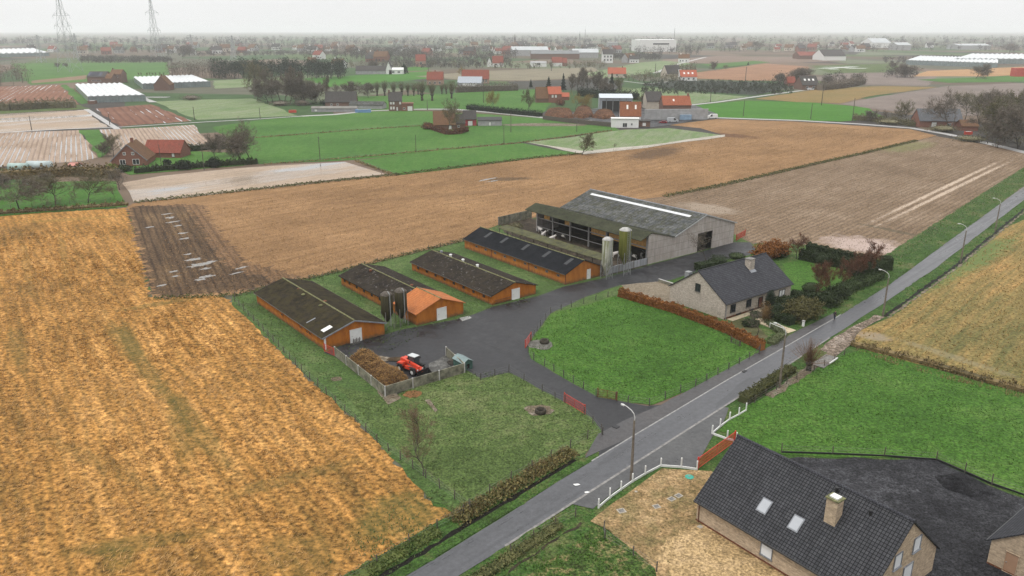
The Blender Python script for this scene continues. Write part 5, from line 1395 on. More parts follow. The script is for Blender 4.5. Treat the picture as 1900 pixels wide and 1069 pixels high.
def shrub(px, py, w, h, mat, label, shape='globe', name='shrub', cat='shrub', n=2600, leaf=.16, d=None, ang=0, group=None, pos=None):
    """dense shrub: leaf shell over a leafy core"""
    d = d or w; r = nrg
    if shape == 'box':
        P = []
        for k in range(n):
            f = r.integers(0, 5); u, v = r.uniform(-.5, .5, 2)
            P.append({0:(u,v*1,1),1:(u,-.5,v+.5),2:(u,.5,v+.5),3:(-.5,u,v+.5),4:(.5,u,v+.5)}[int(f)])
        c = np.array(P)*np.array([w,d,h]) + r.normal(0, .035, (n,3))
    else:
        v = r.normal(size=(n,3)); v /= np.linalg.norm(v, axis=1)[:, None]
        k = r.uniform(.86, 1.05, n) if shape == 'globe' else r.uniform(.62, 1.15, n)
        bump_ = 1 + (.05*np.sin(v[:,0]*7+v[:,2]*6) if shape == 'globe' else .22*np.sin(v[:,0]*6+v[:,1]*5+w)*np.cos(v[:,2]*6+v[:,0]*4)+.16*np.sin(v[:,1]*9+v[:,2]*8+h*3))
        c = v*(k*bump_)[:, None]*np.array([w/2, d/2, h/2]); c[:,2] += h*.5
        if shape == 'cone': c[:, :2] *= np.clip(1.25 - c[:, 2:3]/h*1.0, .15, 1)
        c = c[c[:,2] > 0]
    q = leaf_quads(c, leaf)
    core = MB()
    if shape == 'box': core.box(-w/2+.08, w/2-.08, -d/2+.08, d/2-.08, -.05, h-.08)
    else:
        pr = [(math.sin(math.pi*i/8)*(.43 if shape == 'globe' else .33)*(1 if shape != 'cone' else max(.15, 1.2-i/8)), .5-math.cos(math.pi*i/8)*(.44 if shape == 'globe' else .34)) for i in range(9)]
        core.lathe([(a_*w, z_*h) for a_, z_ in pr], n=12)
        core.v = [(v_[0], v_[1]*d/w, v_[2]) for v_ in core.v]
    # one mesh: leaves + core
    nv = len(q); allv = np.concatenate([q, np.array(core.v)])
    me = bpy.data.meshes.new(name)
    faces = [tuple(range(i, i+4)) for i in range(0, nv, 4)] + [tuple(nv+j for j in f) for f in core.f]
    me.from_pydata([tuple(x) for x in allv], [], faces); me.materials.append(mat)
    o = link(name, me, None, Vector(pos) if pos is not None else G(px, py), R(ang))
    return tag(o, label, cat, group)

def hedge(name, label, pts, w, h, mat, dens=60, leaf=.2, cat='hedge', px=True, rough=.1, core=True, kind=None, group=None):
    W_ = [Vector(G(*p)) if px else Vector(p) for p in pts]; base = W_[0]
    C = []; m = MB()
    for a, b in zip(W_[:-1], W_[1:]):
        d = b-a; L = d.length; d.normalize(); nr = Vector((-d.y, d.x, 0))
        n = int(L*(w+2*h)*dens); 
        t_ = nrg.uniform(0, L, n); s = nrg.uniform(0, w+2*h, n)
        hh = h*(1 + rough*2*np.sin(t_*1.7+len(label)) *.5 + rough*np.sin(t_*4.3))
        lat = np.where(s < h, -w/2, np.where(s < h+w, s-h-w/2, w/2)); z = np.where(s < h, s/h*hh, np.where(s < h+w, hh, (w+2*h-s)/h*hh))
        lat = lat*(1+nrg.normal(0, rough, n)); z = z*(1+nrg.normal(0, rough*.6, n))
        A = np.array(a-base); C.append(A + np.outer(t_, np.array(d)) + np.outer(lat, np.array(nr)) + np.outer(z, [0,0,1]))
        if core: m.bar(a-base+Vector((0,0,h*.44)), b-base+Vector((0,0,h*.44)), w*.8, h*.88)
    q = leaf_quads(np.concatenate(C), leaf)
    nv = len(q)
    me = bpy.data.meshes.new(name)
    me.from_pydata([tuple(x) for x in np.concatenate([q, np.array(m.v)])] if m.v else [tuple(x) for x in q], [], [tuple(range(i, i+4)) for i in range(0, nv, 4)] + [tuple(nv+j for j in f) for f in m.f])
    me.materials.append(mat)
    o = link(name, me, None, base)
    return tag(o, label, cat, group, kind)

def inpoly(x, y, poly):
    ins = np.zeros(len(x), bool)
    for (x0, y0), (x1, y1) in zip(poly, poly[1:]+poly[:1]):
        c = (y0 > y) != (y1 > y)
        with np.errstate(divide='ignore', invalid='ignore'): ins ^= c & (x < (x1-x0)*(y-y0)/(y1-y0+1e-12)+x0)
    return ins

def tufts(name, label, pts, dens, length, width, mat, lean=.6, blades=3, px=True, z=.05, flow=0.0, maxn=60000, cat='grass', near=None, avoid=(), thin=None, rowdir=None):
    """ground cover as one object: small blades standing or lying in clumps"""
    poly = [tuple(G(*p))[:2] for p in pts] if px else [tuple(p) for p in pts]
    xs = [p[0] for p in poly]; ys = [p[1] for p in poly]
    area = (max(xs)-min(xs))*(max(ys)-min(ys)); n = int(min(area*dens, maxn*4))
    x = nrg.uniform(min(xs), max(xs), n); y = nrg.uniform(min(ys), max(ys), n)
    k = inpoly(x, y, poly)
    dep = y*CP+CH*SP; sx = x/np.maximum(dep, 1)*F      # only what this side of the field shows
    k &= (np.abs(sx) < 1120) & (y > 48)
    k &= (np.sin(x*.9+np.sin(y*.7)*1.5)+np.sin(y*1.1+np.sin(x*.5)*2)+nrg.uniform(-1.6,1.6,n)) > -.6
    for (p_, q_, w_, am) in avoid:
        d = np.array([q_.x-p_.x, q_.y-p_.y]); L = np.linalg.norm(d); d = d/L
        u_ = (x-p_.x)*d[0]+(y-p_.y)*d[1]; v_ = np.abs(-(x-p_.x)*d[1]+(y-p_.y)*d[0])
        wob = 1+.45*np.sin(u_*.31+w_)+.3*np.sin(u_*.83)
        k &= ~((u_ > 0) & (u_ < L) & (v_ < w_*wob) & (nrg.uniform(0, 1, n) < am*.75))
    if rowdir is not None:
        c_, s_ = math.cos(rowdir), math.sin(rowdir); u_ = x*c_+y*s_; v_ = -x*s_+y*c_
        f_ = np.sin(v_*1.25+1.2*np.sin(u_*.21)+.8*np.sin(u_*.47+v_*.3))+.8*np.sin(v_*.37+1.5*np.sin(u_*.13))+.6*np.sin(u_*.55+v_*.9+2*np.sin(v_*.2))
        k &= f_ + nrg.normal(0, .5, n) > -.75
    if near: k &= nrg.uniform(0, 1, n) < np.clip(near/np.maximum(dep, 1), 0, 1)**1.5
    x = x[k][:maxn]; y = y[k][:maxn]; n = len(x)
    Vs = []
    base_a = flow + (.55*np.sin(x*.11+np.sin(y*.09)*2)+.45*np.sin(y*.17+x*.05) if rowdir is not None else 1.1*np.sin(x*.11+np.sin(y*.09)*2)+.9*np.sin(y*.17+x*.05))
    for b in range(blades):
        a = base_a + nrg.normal(0, .55 if lean > .7 else 3, n); L = length*nrg.uniform(.5, 1.4, n); le = np.clip(nrg.normal(lean, .2, n), .05, .97)
        px_ = x + nrg.normal(0, length*.25, n); py_ = y + nrg.normal(0, length*.25, n)
        dx = np.cos(a); dy = np.sin(a); hl = L*le; up = L*np.sqrt(1-le**2)
        w = width*nrg.uniform(.6, 1.4, n)
        b0 = np.stack([px_-dy*w/2, py_+dx*w/2, np.full(n, z)], 1); b1 = np.stack([px_+dy*w/2, py_-dx*w/2, np.full(n, z)], 1)
        t0 = np.stack([px_+dx*hl, py_+dy*hl, z+up], 1)
        Vs.append(np.stack([b0, b1, t0], 1))
    v = np.concatenate(Vs).reshape(-1, 3)
    o = link(name, np_mesh(name, v, 3, mat))
    return tag(o, label, cat, None, 'stuff')

# ---- ground cover
tufts('straw', 'orange flattened straw lying in swirls over the big left field', [(-300,470),(0,430),(240,420),(282,560),(395,545),(430,566),(560,695),(700,825),(795,930),(700,1069),(600,1180),(-300,1180)], 9.0, .42, .06, M_straw_l, .80, 3, flow=-.15, maxn=150000, near=140, rowdir=R(ang_s), avoid=[
    (G(185,575), G(330,760), 1.6, .85), (G(225,590), G(260,680), 1.4, .8), (G(290,700), G(450,900), 1.5, .7), (G(330,720), G(345,870), 1.6, .75), (G(300,760), G(420,870), 1.0, .7), (G(195,580), G(390,548), 1.0, .6), (G(20,600), G(40,700), 1.5, .6), (G(360,935), G(700,840), 1.3, .65), (G(100,1030), G(420,985), 1.6, .7), (G(600,870), G(830,960), 6.0, .6), (G(480,1010), G(640,1060), 5.0, .45), (G(640,1000), G(830,930), 6.0, .75), (G(90,1060), G(200,1000), 3.0, .6), (G(0,850), G(250,860), 1.0, .5), (G(0,415), G(235,405), 1.5, .5), (G(110,420), G(125,520), .8, .5)])
tufts('grass', 'short lush grass of the pasture between drive and road', [(1143,552),(1250,580),(1415,648),(1290,716),(1210,750),(1110,735),(984,662),(984,642),(1022,585)], 5.5, .22, .09, M_gtuft, .5, 3, maxn=20000)
tufts('grass', 'short lush grass of the plot beside the slate gravel', [(1340,800),(1480,698),(1545,668),(1600,650),(1700,678),(1960,752),(2050,950),(1902,918),(1742,848),(1455,838)], 5.5, .22, .09, M_gtuft, .5, 3, maxn=24000)
tufts('grass', 'dull winter grass of the rough lawn by the manure bunker', [(700,738),(870,692),(945,692),(1085,770),(1112,800),(1088,838),(870,945),(780,868),(690,790),(640,730)], 4.5, .2, .09, M_gtuft2, .5, 3, maxn=20000)
tufts('grass', 'dull grass between the orange sheds and the straw field', [(432,550),(600,513),(770,500),(1000,560),(905,575),(700,660),(620,665),(690,790),(800,925),(700,822),(560,692)], 3.0, .2, .1, M_gtuft2, .5, 3, maxn=16000)
tufts('grass', 'green grass spreading into the thinned corner of the straw field', [(600,1040),(690,960),(800,905),(850,940),(868,955),(740,1069),(600,1120)], 5, .28, .09, M_gtuft2, .5, 3, maxn=9000, rowdir=.4)
tufts('grass', 'patchy weeds and grass in the sandy garden', [(1100,968),(1180,908),(1228,873),(1320,878),(1400,990),(1330,1040),(1205,1050)], 3.0, .16, .07, m_leaf('dry_weeds', (.09,.08,.025), (.26,.19,.08)), .5, 3, maxn=6000)
tufts('grass', 'rough grass at the bottom edge between ditch and garden', [(905,1085),(1000,1020),(1098,975),(1140,998),(1215,1056),(1225,1120)], 8, .28, .1, M_gtuft, .5, 4, maxn=9000)
tufts('grass', 'dry yellow and green stalks of the field beyond the road', [(1980,365),(1905,410),(1760,512),(1650,594),(1565,634),(1640,660),(1800,700),(1960,745),(2200,700)], 2.2, .3, .12, m_leaf('weedy_stalks', (.13,.105,.036), (.40,.26,.10)), .6, 3, maxn=24000)
tufts('stubble', 'brown stubble and clods of the long field behind the sheds', [(300,400),(720,330),(1000,296),(1300,260),(1480,232),(1690,245),(1400,326),(1085,380),(860,443),(600,506),(440,542),(300,545)], 2.6, .3, .08, m_leaf('brown_stubble', (.14,.08,.036), (.40,.25,.125)), .6, 2, maxn=50000)
tufts('stubble', 'grey brown stubble between the furrows behind the garden', [(1240,372),(1400,335),(1600,292),(1738,260),(1900,290),(1960,335),(1870,362),(1770,425),(1665,485),(1500,452),(1395,447)], 2.6, .3, .08, m_leaf('pale_stubble', (.11,.08,.055), (.42,.32,.23)), .6, 2, maxn=50000)
# ---- banks and verges
def tv(p): return (p.x, p.y, 0)
bank = cut(Lp, 66, 81.5); low = cut(Lp, 40, 66)
hedge('bramble_bank', 'brown bank of brambles and dead grass above the ditch, under the lawn fence', [tv(p) for p in offs(bank, 2.9)], 1.6, .38, m_leaf('brambly_bank', (.03,.045,.014), (.22,.17,.065)), 55, .28, 'bank', False, .42, core=False)
hedge('bramble_bank', 'greener grassy ditch bank along the left side of the near road', [tv(p) for p in offs(low, 3.0)], 1.6, .35, m_leaf('green_bank', (.03,.06,.012), (.15,.17,.05)), 60, .24, 'bank', False, .28)
hedge('bramble_bank', 'tufted green and brown ditch bank on the right side of the near road', [tv(p) for p in offs(cut(Rp, 45, 71), -1.7)], 1.2, .4, m_leaf('ditch_bank_right', (.03,.05,.015), (.17,.16,.065)), 60, .24, 'bank', False, .3)
hedge('bank_hedge', 'low rounded mossy hedge along the road in front of the thin pole', [tv(p) for p in offs(cut(Rp, 96.5, 108.5), -1.3)], 1.5, 1.0, m_leaf('mossy_hedge', (.03,.035,.012), (.11,.11,.04)), 60, .22, 'hedge', False, .12)
hedge('bramble_bank', 'dark bramble strip with dry grass along the ditch at the top of the green plot', [(1580,640),(1640,655),(1740,682),(1830,708),(1960,742)], 1.4, .6, M_bramble, 40, .26, 'bank', True, .3)
tufts('dry_grass', 'tall dry grass along the ditches and the road edges', [tuple(p) for p in offs(bank, 2.2)]+[tuple(p) for p in reversed(offs(bank, 4.4))], 30, .6, .06, M_dry, .45, 3, False, maxn=4000)
tufts('dry_grass', 'dry straw coloured grass beside the field ditch at the top of the green plot', [(1575,645),(1640,662),(1740,690),(1830,715),(1960,750),(1960,760),(1820,722),(1640,672)], 9, .5, .07, M_dry, .5, 3, maxn=3000)
tufts('grass', 'long green grass on the far roadside verge', [tuple(p) for p in offs(Lfar, .4)]+[tuple(p) for p in reversed(offs(Lfar, 7))], 5, .35, .1, m_leaf('verge_blades', (.03,.07,.012), (.10,.18,.035)), .5, 3, False, maxn=16000)
tufts('grass', 'long green grass on the ditch side of the far road', [tuple(p) for p in offs(Rfar, -.3)]+[tuple(p) for p in reversed(offs(Rfar, -2.2))], 9, .35, .1, m_leaf('verge_blades_right', (.03,.06,.012), (.09,.15,.03)), .5, 3, False, maxn=9000)
tufts('grass', 'green grass on the narrow verge between the near road and its ditch', [tuple(p) for p in offs(Lnear, .15)]+[tuple(p) for p in reversed(offs(Lnear, 1.1))], 16, .25, .08, M_gtuft, .5, 3, False, maxn=5000)
# ---- garden of the farmhouse
hedge('beech_hedge', 'long clipped orange brown beech hedge between the pasture and the farmhouse', [(1149,550),(1250,580),(1340,614),(1415,651)], 1.0, 1.5, M_beech, 90, .22, 'hedge', True, .11)
shrub(1430, 478, 9.5, 3.4, M_beech, 'big orange beech thicket behind the farmhouse', 'loose', 'beech_thicket', 'shrub', 6500, .32, 4.5, 30)
shrub(1409, 478, 3.0, 1.6, M_hedge, 'dark green shrub at the left foot of the orange beech thicket', 'globe', n=1200)
hedge('clipped_hedge', 'tall dark clipped hedge on the field side of the garden lawn', [(1484,481),(1520,489),(1560,497),(1610,508)], 1.6, 2.3, M_hedge, 70, .26, 'hedge', True, .07)
hedge('clipped_hedge', 'second dark clipped hedge, along the edge of the furrowed field', [(1497,465),(1566,482),(1625,492)], 1.2, 1.8, M_hedge, 70, .26, 'hedge', True, .07)
hedge('clipped_hedge', 'dark clipped hedge block at the road corner of the garden', [(1612,517),(1636,505)], 2.0, 2.4, M_hedge, 80, .24, 'hedge', True, .06)
shrub(1642, 500, 2.2, 2.8, M_hedge, 'square dark hedge pillar at the outermost garden corner', 'box', 'hedge_pillar', 'hedge', 1500, .18)
shrub(1525, 494, 2.7, 2.6, M_hedge, 'clipped dark green globe bush on the garden lawn', 'globe', 'globe_bush', 'shrub', 2000, .15)
hedge('clipped_hedge', 'low dark hedge with moss on top beside the farmhouse end wall', [(1468,548),(1510,556)], 1.2, 1.1, M_hedge, 80, .17, 'hedge', True, .04)
shrub(1504, 546, 3.4, 2.3, M_hedge, 'dark rounded bush behind the low mossy hedge', 'globe', n=1600)
shrub(1490, 590, 7.6, 3.2, M_olive, 'very large rounded olive green shrub in front of the farmhouse', 'loose', 'round_shrub', 'shrub', 7500, .26, 5.0, 40)
hedge('clipped_hedge', 'dark clipped box hedge beside the garden steps', [(1428,590),(1470,604)], 1.9, 1.5, M_hedge, 90, .17, 'hedge', True, .03)
shrub(1440, 580, 3.2, 1.8, M_hedge, 'dark green bush between topiary and steps', 'globe', n=1500)
shrub(1427, 578, 1.7, 4.0, M_dkgreen, 'tall dark topiary column in front of the farmhouse door', 'globe', 'topiary', 'shrub', 1700, .15)
shrub(1418, 598, 2.0, 3.6, m_leaf('russet_shrub', (.06,.035,.015), (.16,.10,.04)), 'russet upright shrub left of the dark topiary', 'loose', n=1500, leaf=.15)
shrub(1402, 588, 2.2, 1.0, M_hedge, 'small dark bush under the farmhouse window', 'globe', n=800)
hedge('low_shrubs', 'low green ground cover shrubs along the garden steps', [(1425,600),(1452,622),(1430,640)], 1.5, .6, m_leaf('ground_cover', (.03,.045,.018), (.12,.13,.06)), 60, .16, 'shrub', True, .25)
for px, py, tp, lab in ((1514,553,488,'russet bare tree in the garden row, closest to the big olive shrub'),(1542,551,482,'russet bare tree in the garden row, second from the olive shrub'),(1561,541,497,'shorter russet tree in the garden row, third from the olive shrub'),
                        (1577,529,464,'dark russet tree in the garden row, fourth from the olive shrub'),(1601,519,442,'tallest russet tree of the garden row, at the hedge corner'),(1587,524,470,'slim russet tree close to the tallest one in the garden row'),(1478,481,430,'russet bare tree between the orange thicket and the tall dark hedge')):
    tree(px, py, tp, 'redbud:%d' % (1+px % 3), lab, 'bare_tree', 'russet trees in the farmhouse garden', .85)
hedge('undergrowth', 'dark leafy undergrowth below the russet garden trees, along the roadside slope', [(1520,560),(1560,545),(1600,529),(1632,514)], 2.4, 1.3, m_leaf('dark_undergrowth', (.015,.028,.01), (.06,.085,.03)), 50, .25, 'undergrowth', True, .3)
for px, py, w_, h_, lab in ((1536,566,4.2,2.2,'dark bush at the roadside below the first russet trees'),(1556,553,3.6,2.0,'dark bush on the roadside slope under the russet trees'),(1485,560,3.0,1.6,'dark low bush beside the clipped hedge at the farmhouse end wall'),(1455,572,3.2,2.2,'dark bush close to the farmhouse front, behind the box hedge'),(1392,604,2.4,1.0,'small russet green bush on the front lawn edge'),(1590,512,5.0,2.6,'dark bush mass below the tallest russet tree'),(1440,476,4.0,2.2,'dark bush at the right foot of the orange thicket')):
    shrub(px, py, w_, h_, M_hedge, lab, 'loose', n=2200, leaf=.3)
tree(1406, 626, 558, 'spar:1', 'small bare tree on the front lawn of the farmhouse')
tree(1311, 490, 424, 'spar:2', 'bare tree in front of the big barn door, standing in clipped hedges')
shrub(1311, 499, 5.2, 1.5, M_hedge, 'dark clipped hedge block around the bare tree by the barn', 'box', 'hedge_block', 'hedge', 2600, .18, 2.2, 30)
shrub(1335, 487, 4.5, 1.4, M_hedge, 'low dark bushes behind the farmhouse, beside the hedge block', 'loose', n=1600)
shrub(1367, 480, 3.6, 1.3, M_hedge, 'low dark bush behind the farmhouse roof ridge', 'globe', n=1200)
tree(1500, 688, 628, 'bushwillow:1', 'small pollard willow with a fan of thin reddish shoots at the road', 'pollard_willow', wx=1.1)
tree(785, 884, 762, 'sapling:1', 'thin brown sapling at the edge of the rough lawn and the straw field')
shrub(870, 470, 1, 1, M_bramble, 'small bramble at the rear corner of the yard wall', 'loose', n=300) if False else None
shrub(958, 425, 3.2, 1.5, M_twigg, 'dark bramble heap at the back of the cattle yard', 'loose', 'bramble', 'shrub', 900, .25)
# ================================================================== MIDDLE AND FAR DISTANCE
def mpp(py):
    y = py-534.5; Y = CH*(F*CP - y*SP)/(F*SP + y*CP); return (Y*CP + CH*SP)/F
M_redtile = m_tiles('red_tiles', (.20,.045,.03), (.28,.07,.045), .4, .5, (.09,.03,.02), .7, (.12,.06,.04), .4)
M_orangetile = m_tiles('orange_tiles', (.33,.085,.048), (.40,.115,.065), .4, .5, (.25,.07,.03), .7)
M_browntile = m_tiles('brown_tiles', (.12,.06,.035), (.16,.085,.05), .4, .5, (.05,.03,.02), .8, (.16,.09,.03), .5)
M_darktile = m_tiles('dark_tiles', (.05,.045,.043), (.075,.068,.065), .4, .5, (.025,.022,.02), .7)
M_redbrick = m_brick('red_brick', (.19,.075,.052), (.25,.10,.068), (.22,.15,.12), sc=2, stain=.25)
M_pinkbrick = m_brick('pink_brick', (.34,.20,.15), (.42,.26,.20), (.3,.24,.2), sc=2, stain=.2)
M_dkbrick = m_brick('dark_brick', (.15,.085,.065), (.2,.11,.08), (.15,.11,.09), sc=2, stain=.3)
M_bluegrey = m_plain('bluegrey_sheet', (.36,.40,.44), .5, .1, .3)
M_greywall = m_plain('grey_render', (.34,.34,.34), .8, .15, .4)
M_beige = m_plain('beige_render', (.52,.46,.38), .8, .12, .5)
M_blue = m_plain('blue_container', (.14,.26,.45), .6, .15, .6)
M_ghroof = m_plain('greenhouse_glass', (.60,.63,.64), .25, .06, .2)
M_ghwall = m_plain('greenhouse_side', (.20,.25,.25), .3, .2, .3)

def B(x0, x1, py, depth, eave, ridge, ang, wm, rm, label, name='house', cat='house', wins=(), chim=None, front_gable=False, group=None, wmat=None, oh=.35, xtra=None):
    a = G(x0, py); b = G(x1, py); W_ = (b-a).length/max(.3, math.cos(R(ang)))
    if front_gable:
        t = thing(name, label, cat, b, R(90+ang), group); L_, D_ = depth, W_
    else:
        t = thing(name, label, cat, a, R(ang), group); L_, D_ = W_, depth
    rf = gable(t, L_, D_, eave, ridge, wm, rm, oh, .25, .2)
    for (face, s, z, w, h, *k) in wins:
        ln = L_ if face in 'FB' else D_
        kind = k[0] if k else 'window'
        opening(t, L_, D_, face, s*ln, z, w, h, kind, M_white if kind == 'window' else M_dframe, (wmat or M_glass) if kind == 'window' else M_white, False, 1, .12)
    if chim:
        fx, mt = chim
        MB().box(fx*L_-.5, fx*L_+.5, D_/2-.5, D_/2+.5, ridge-.6, ridge+1.5).build('chimney', mt, rf)
    if xtra: xtra(t, L_, D_, rf)
    return t
def lights(n, z=.35):
    def f(t, L_, D_, rf):
        pass
    return f
def roof_lights(xs, frac, eave, ridge, w=1.0, h=1.3, mat=None):
    def f(t, L_, D_, rf):
        s_ = (ridge-eave)/(D_/2)
        for x in xs:
            y = D_/2*frac; MB().obox((x*L_, y, eave+s_*y+.23), (w/2,0,0), (0,h/2,h/2*s_), (0,0,.04)).build('skylight', mat or M_white, rf)
    return f
# --- left middle
def lh(t, L_, D_, rf):
    MB().box(8, 8.9, D_/2-.5, D_/2+.5, 7.4, 9.4).build('chimney', M_redbrick, rf)
    m = MB()
    s_ = (7.9-2.2)/(D_/2)
    for y0, y1 in ((-.45, D_/2), (D_+.45, D_/2)): m.bar((-.29, y0, 2.2-.45*s_+.1), (-.29, y1, 8.0), .06, .3)
    m.build('barge_board', M_lead, rf)
B(214, 273, 307.5, 15, 2.2, 7.9, 12, M_redbrick, M_browntile, 'red brick house with a steep gable facing the camera, amid the left fields', wins=[('L',.68,.6,2.0,1.9),('L',.3,.6,2.4,2.0),('L',.36,4.1,1.0,1.1),('L',.60,4.1,1.0,1.1)], front_gable=True, xtra=lh)
B(268, 337, 293, 9, 2.2, 6.4, -3, M_redbrick, M_redtile, 'low barn with a wide red tiled roof behind the steep gabled house', 'barn', 'barn', wins=[('F',.2,.6,1.2,1.2),('F',.8,.4,1.2,1.6,'door')])
def tank(px0, px1, py, r, mat, label):
    a = G(px0, py); b = G(px1, py); m = MB().tube((0,0,r), tuple((b-a)+Vector((0,0,r))), r, r, 14)
    t = thing('liquid_tank', label, 'tank', a); m.build('shell', mat, t, True)
    for f in (.2, .8): q = (b-a)*f; MB().box(q.x-.3, q.x+.3, q.y-r*.9, q.y+r*.9, -.05, r*.6).build('saddle', M_grey, t)
tank(18, 52, 316, 1.3, m_plain('pale_green_tank', (.38,.50,.47), .5, .15, .5), 'pale green cylindrical tank by the bottom left orchard, left one')
tank(53, 96, 314, 1.5, m_plain('pale_cyan_tank', (.48,.56,.56), .5, .15, .5), 'longer pale cyan tank lying right of the green one')
def kiosk(t, L_, D_, rf): MB().box(.4, L_-.4, -.05, -.003, .5, 1.6).build('opening', M_dark, t)  # dark slab on the front, the shade inside put into its colour
B(129, 146, 319, 3, 2.2, 2.9, 0, M_white, m_plain('pink_roof', (.5,.22,.18), .7, .1), 'small white kiosk with a pink roof left of the gabled house', 'kiosk', 'kiosk', xtra=kiosk)
B(42, 62, 345, 3, 1.4, 1.9, 4, M_redbrick, M_darktile, 'low brown hen house among the orchard trees', 'hen_house', 'hut', wins=[('F',.5,.3,.8,.8)])
def greenhouse(fl, fr, bl, h, spans, label, name='greenhouse'):
    a = G(*fl); b = G(*fr); c = G(*bl); u = b-a; v = c-a; t = thing(name, label, 'greenhouse', a)
    m = MB(); up = Vector((0,0,1))
    for p, q in ((Vector(), u), (u, u+v), (u+v, v), (v, Vector())): m.poly([p, q, q+up*h, p+up*h])
    m.build('glass_wall', M_ghwall, t)
    m = MB(); rz_ = h + (u.length/spans)*.22
    for k in range(spans):
        p = u*(k/spans); q = u*((k+1)/spans); mid = (p+q)/2
        m.poly([p+up*h, mid+up*rz_, mid+v+up*rz_, p+v+up*h]); m.poly([mid+up*rz_, q+up*h, q+v+up*h, mid+v+up*rz_])
        m.poly([p+up*h, q+up*h, mid+up*rz_]); m.poly([p+v+up*h, q+v+up*h, mid+v+up*rz_])
    m.build('roof', M_ghroof, t)
    m = MB()
    for k in range(spans*2+1): p = u*(k/spans/2); m.bar(p+up*0, p+up*h, .25, .25)
    m.bar(up*h, u+up*h, .3, .4); m.build('frame', M_grey, t)
    return t
greenhouse((165,191),(271,188),(141,166), 4.2, 9, 'white ridged greenhouse beside the ploughed fields at left')
greenhouse((266,166),(391,161),(249,152), 4.5, 14, 'longer white greenhouse behind the small brick barn at left')
slab(172,193,5,3,2.2,'storage_shed','small dark shed with a white lid at the near corner of the ridged greenhouse','shed',M_dkbrick,0,M_white)
B(163, 196, 155, 16, 6, 10.5, 0, M_dkbrick, M_darktile, 'dark roofed farm house with solar panels left of the white greenhouses', xtra=roof_lights((.15,.3,.45,.6), .5, 6, 10.5, 5.5, 5, m_plain('solar_panel', (.03,.035,.06), .2, .1)), wins=[('F',.5,2,9,1.2)])
B(196, 208, 156, 12, 5, 9, 0, M_dkbrick, M_browntile, 'low brown roofed link building between the dark farm house and the taller brick house')
B(206, 226, 154, 13, 8, 12, 3, M_dkbrick, M_browntile, 'taller brown roofed brick house right of the solar roof', chim=(.1, M_dkbrick), wins=[('F',.6,4.5,2,2)])
B(288, 315, 168, 15, 4.5, 11.5, 8, M_dkbrick, M_browntile, 'small brick barn with a pointed gable in front of the long greenhouse', 'barn', 'barn', front_gable=True, chim=(.3, M_dkbrick))
slab(290,181,18,8,.3,'silage_clamp','low pale silage clamp with puddles near the small brick barn','clamp',M_conc)
# --- centre
W4 = [('F',.16,.9,1.1,1.7),('F',.36,.9,1.1,1.7),('F',.16,4.0,1.1,1.5),('F',.36,4.0,1.1,1.5),('F',.86,4.0,1.1,1.5),('F',.62,.1,1.2,2.3,'door')]
B(722, 746, 206, 9, 6.2, 11, 8, M_dkbrick, M_darktile, 'tall brick house with a dark roof and white windows by the lane', wins=W4, wmat=M_white, chim=(.05, M_dkbrick))
B(746, 767, 206.5, 7, 4.6, 4.8, 8, M_redbrick, M_redbrick, 'flat roofed red brick annexe with a white door beside the tall brick house', 'annexe', 'annexe', wins=[('F',.7,.1,3.2,3,'door'),('F',.2,1,1.4,1.2)])
B(604, 660, 199, 10, 3.5, 9.5, 4, M_dkbrick, M_darktile, 'wide dark roofed farmhouse hidden behind bare trees', wins=[('F',.2,1,1.4,1.4),('F',.4,1,1.4,1.4)])
B(578, 662, 208, 5, 2.2, 3.2, 1, M_greywall, m_plain('old_grey_sheets', (.2,.19,.17), .8, .2, .3), 'long low grey shed along the lane, left of the blue trailer', 'shed', 'shed', wins=[('F',.1,.2,2,1.6,'door')])
B(648, 712, 202, 8, 2.6, 4.4, -8, M_greywall, M_greyroof, 'low grey roofed sheds left of the tall brick house', 'shed', 'shed')
slab(674,209,9.5,2.5,1.9,'trailer','blue trailer parked beside the lane, left of the tall brick house','trailer',M_blue,3,M_greywall)
slab(543,209,4.5,2.0,1.5,'farm_implement','red farm implement standing at the end of the meadow','implement',M_redp,10)
B(805, 845, 241, 11, 2.6, 8.6, 6, M_dkbrick, M_browntile, 'old barn with a big mossy brown roof in the green meadow', 'barn', 'barn', wins=[('F',.75,.1,1.6,2.0,'door')])
B(843, 863, 239, 8, 2.8, 6.8, 6, M_dkbrick, M_darktile, 'middle section with a lower dark roof of the old meadow barn', 'barn', 'barn', wins=[('F',.4,.6,1.2,1.2)])
B(861, 884, 234, 8, 3.6, 7.6, 8, m_plain('crimson_boards', (.36,.035,.05), .7, .2), M_darktile, 'crimson boarded barn end right of the old meadow barn', 'barn', 'barn', wins=[('F',.5,.1,2.6,2.6,'door')])
B(887, 931, 234, 7, 3.0, 4.2, 4, M_greywall, m_plain('dark_felt', (.06,.06,.06), .9, .2), 'low grey shed with a dark roof right of the crimson barn', 'shed', 'shed', wins=[('F',.5,.1,1.4,2,'door')])
hedge('brown_hedge', 'russet hedge around the yard of the old meadow barn', [(790,236),(800,240),(830,250),(850,249),(866,244)], 2.2, 2.0, M_twigr, 12, .5, 'hedge', True, .15)
B(792, 822, 158, 12, 5.0, 11.5, 0, M_pinkbrick, M_redtile, 'red roofed brick house behind the pollard willows', wins=[('F',.2,1,2,2),('F',.5,1,2,2),('F',.8,1,2,2)], chim=(.5, M_redbrick))
B(857, 907, 155, 14, 4.2, 12, 0, M_pinkbrick, M_redtile, 'long red roofed farm building right of the yellow green willow', 'farm_building', 'farm building', wins=[('F',.7,1,1.5,3),('F',.8,1,1.5,3),('F',.9,1,1.5,3)])
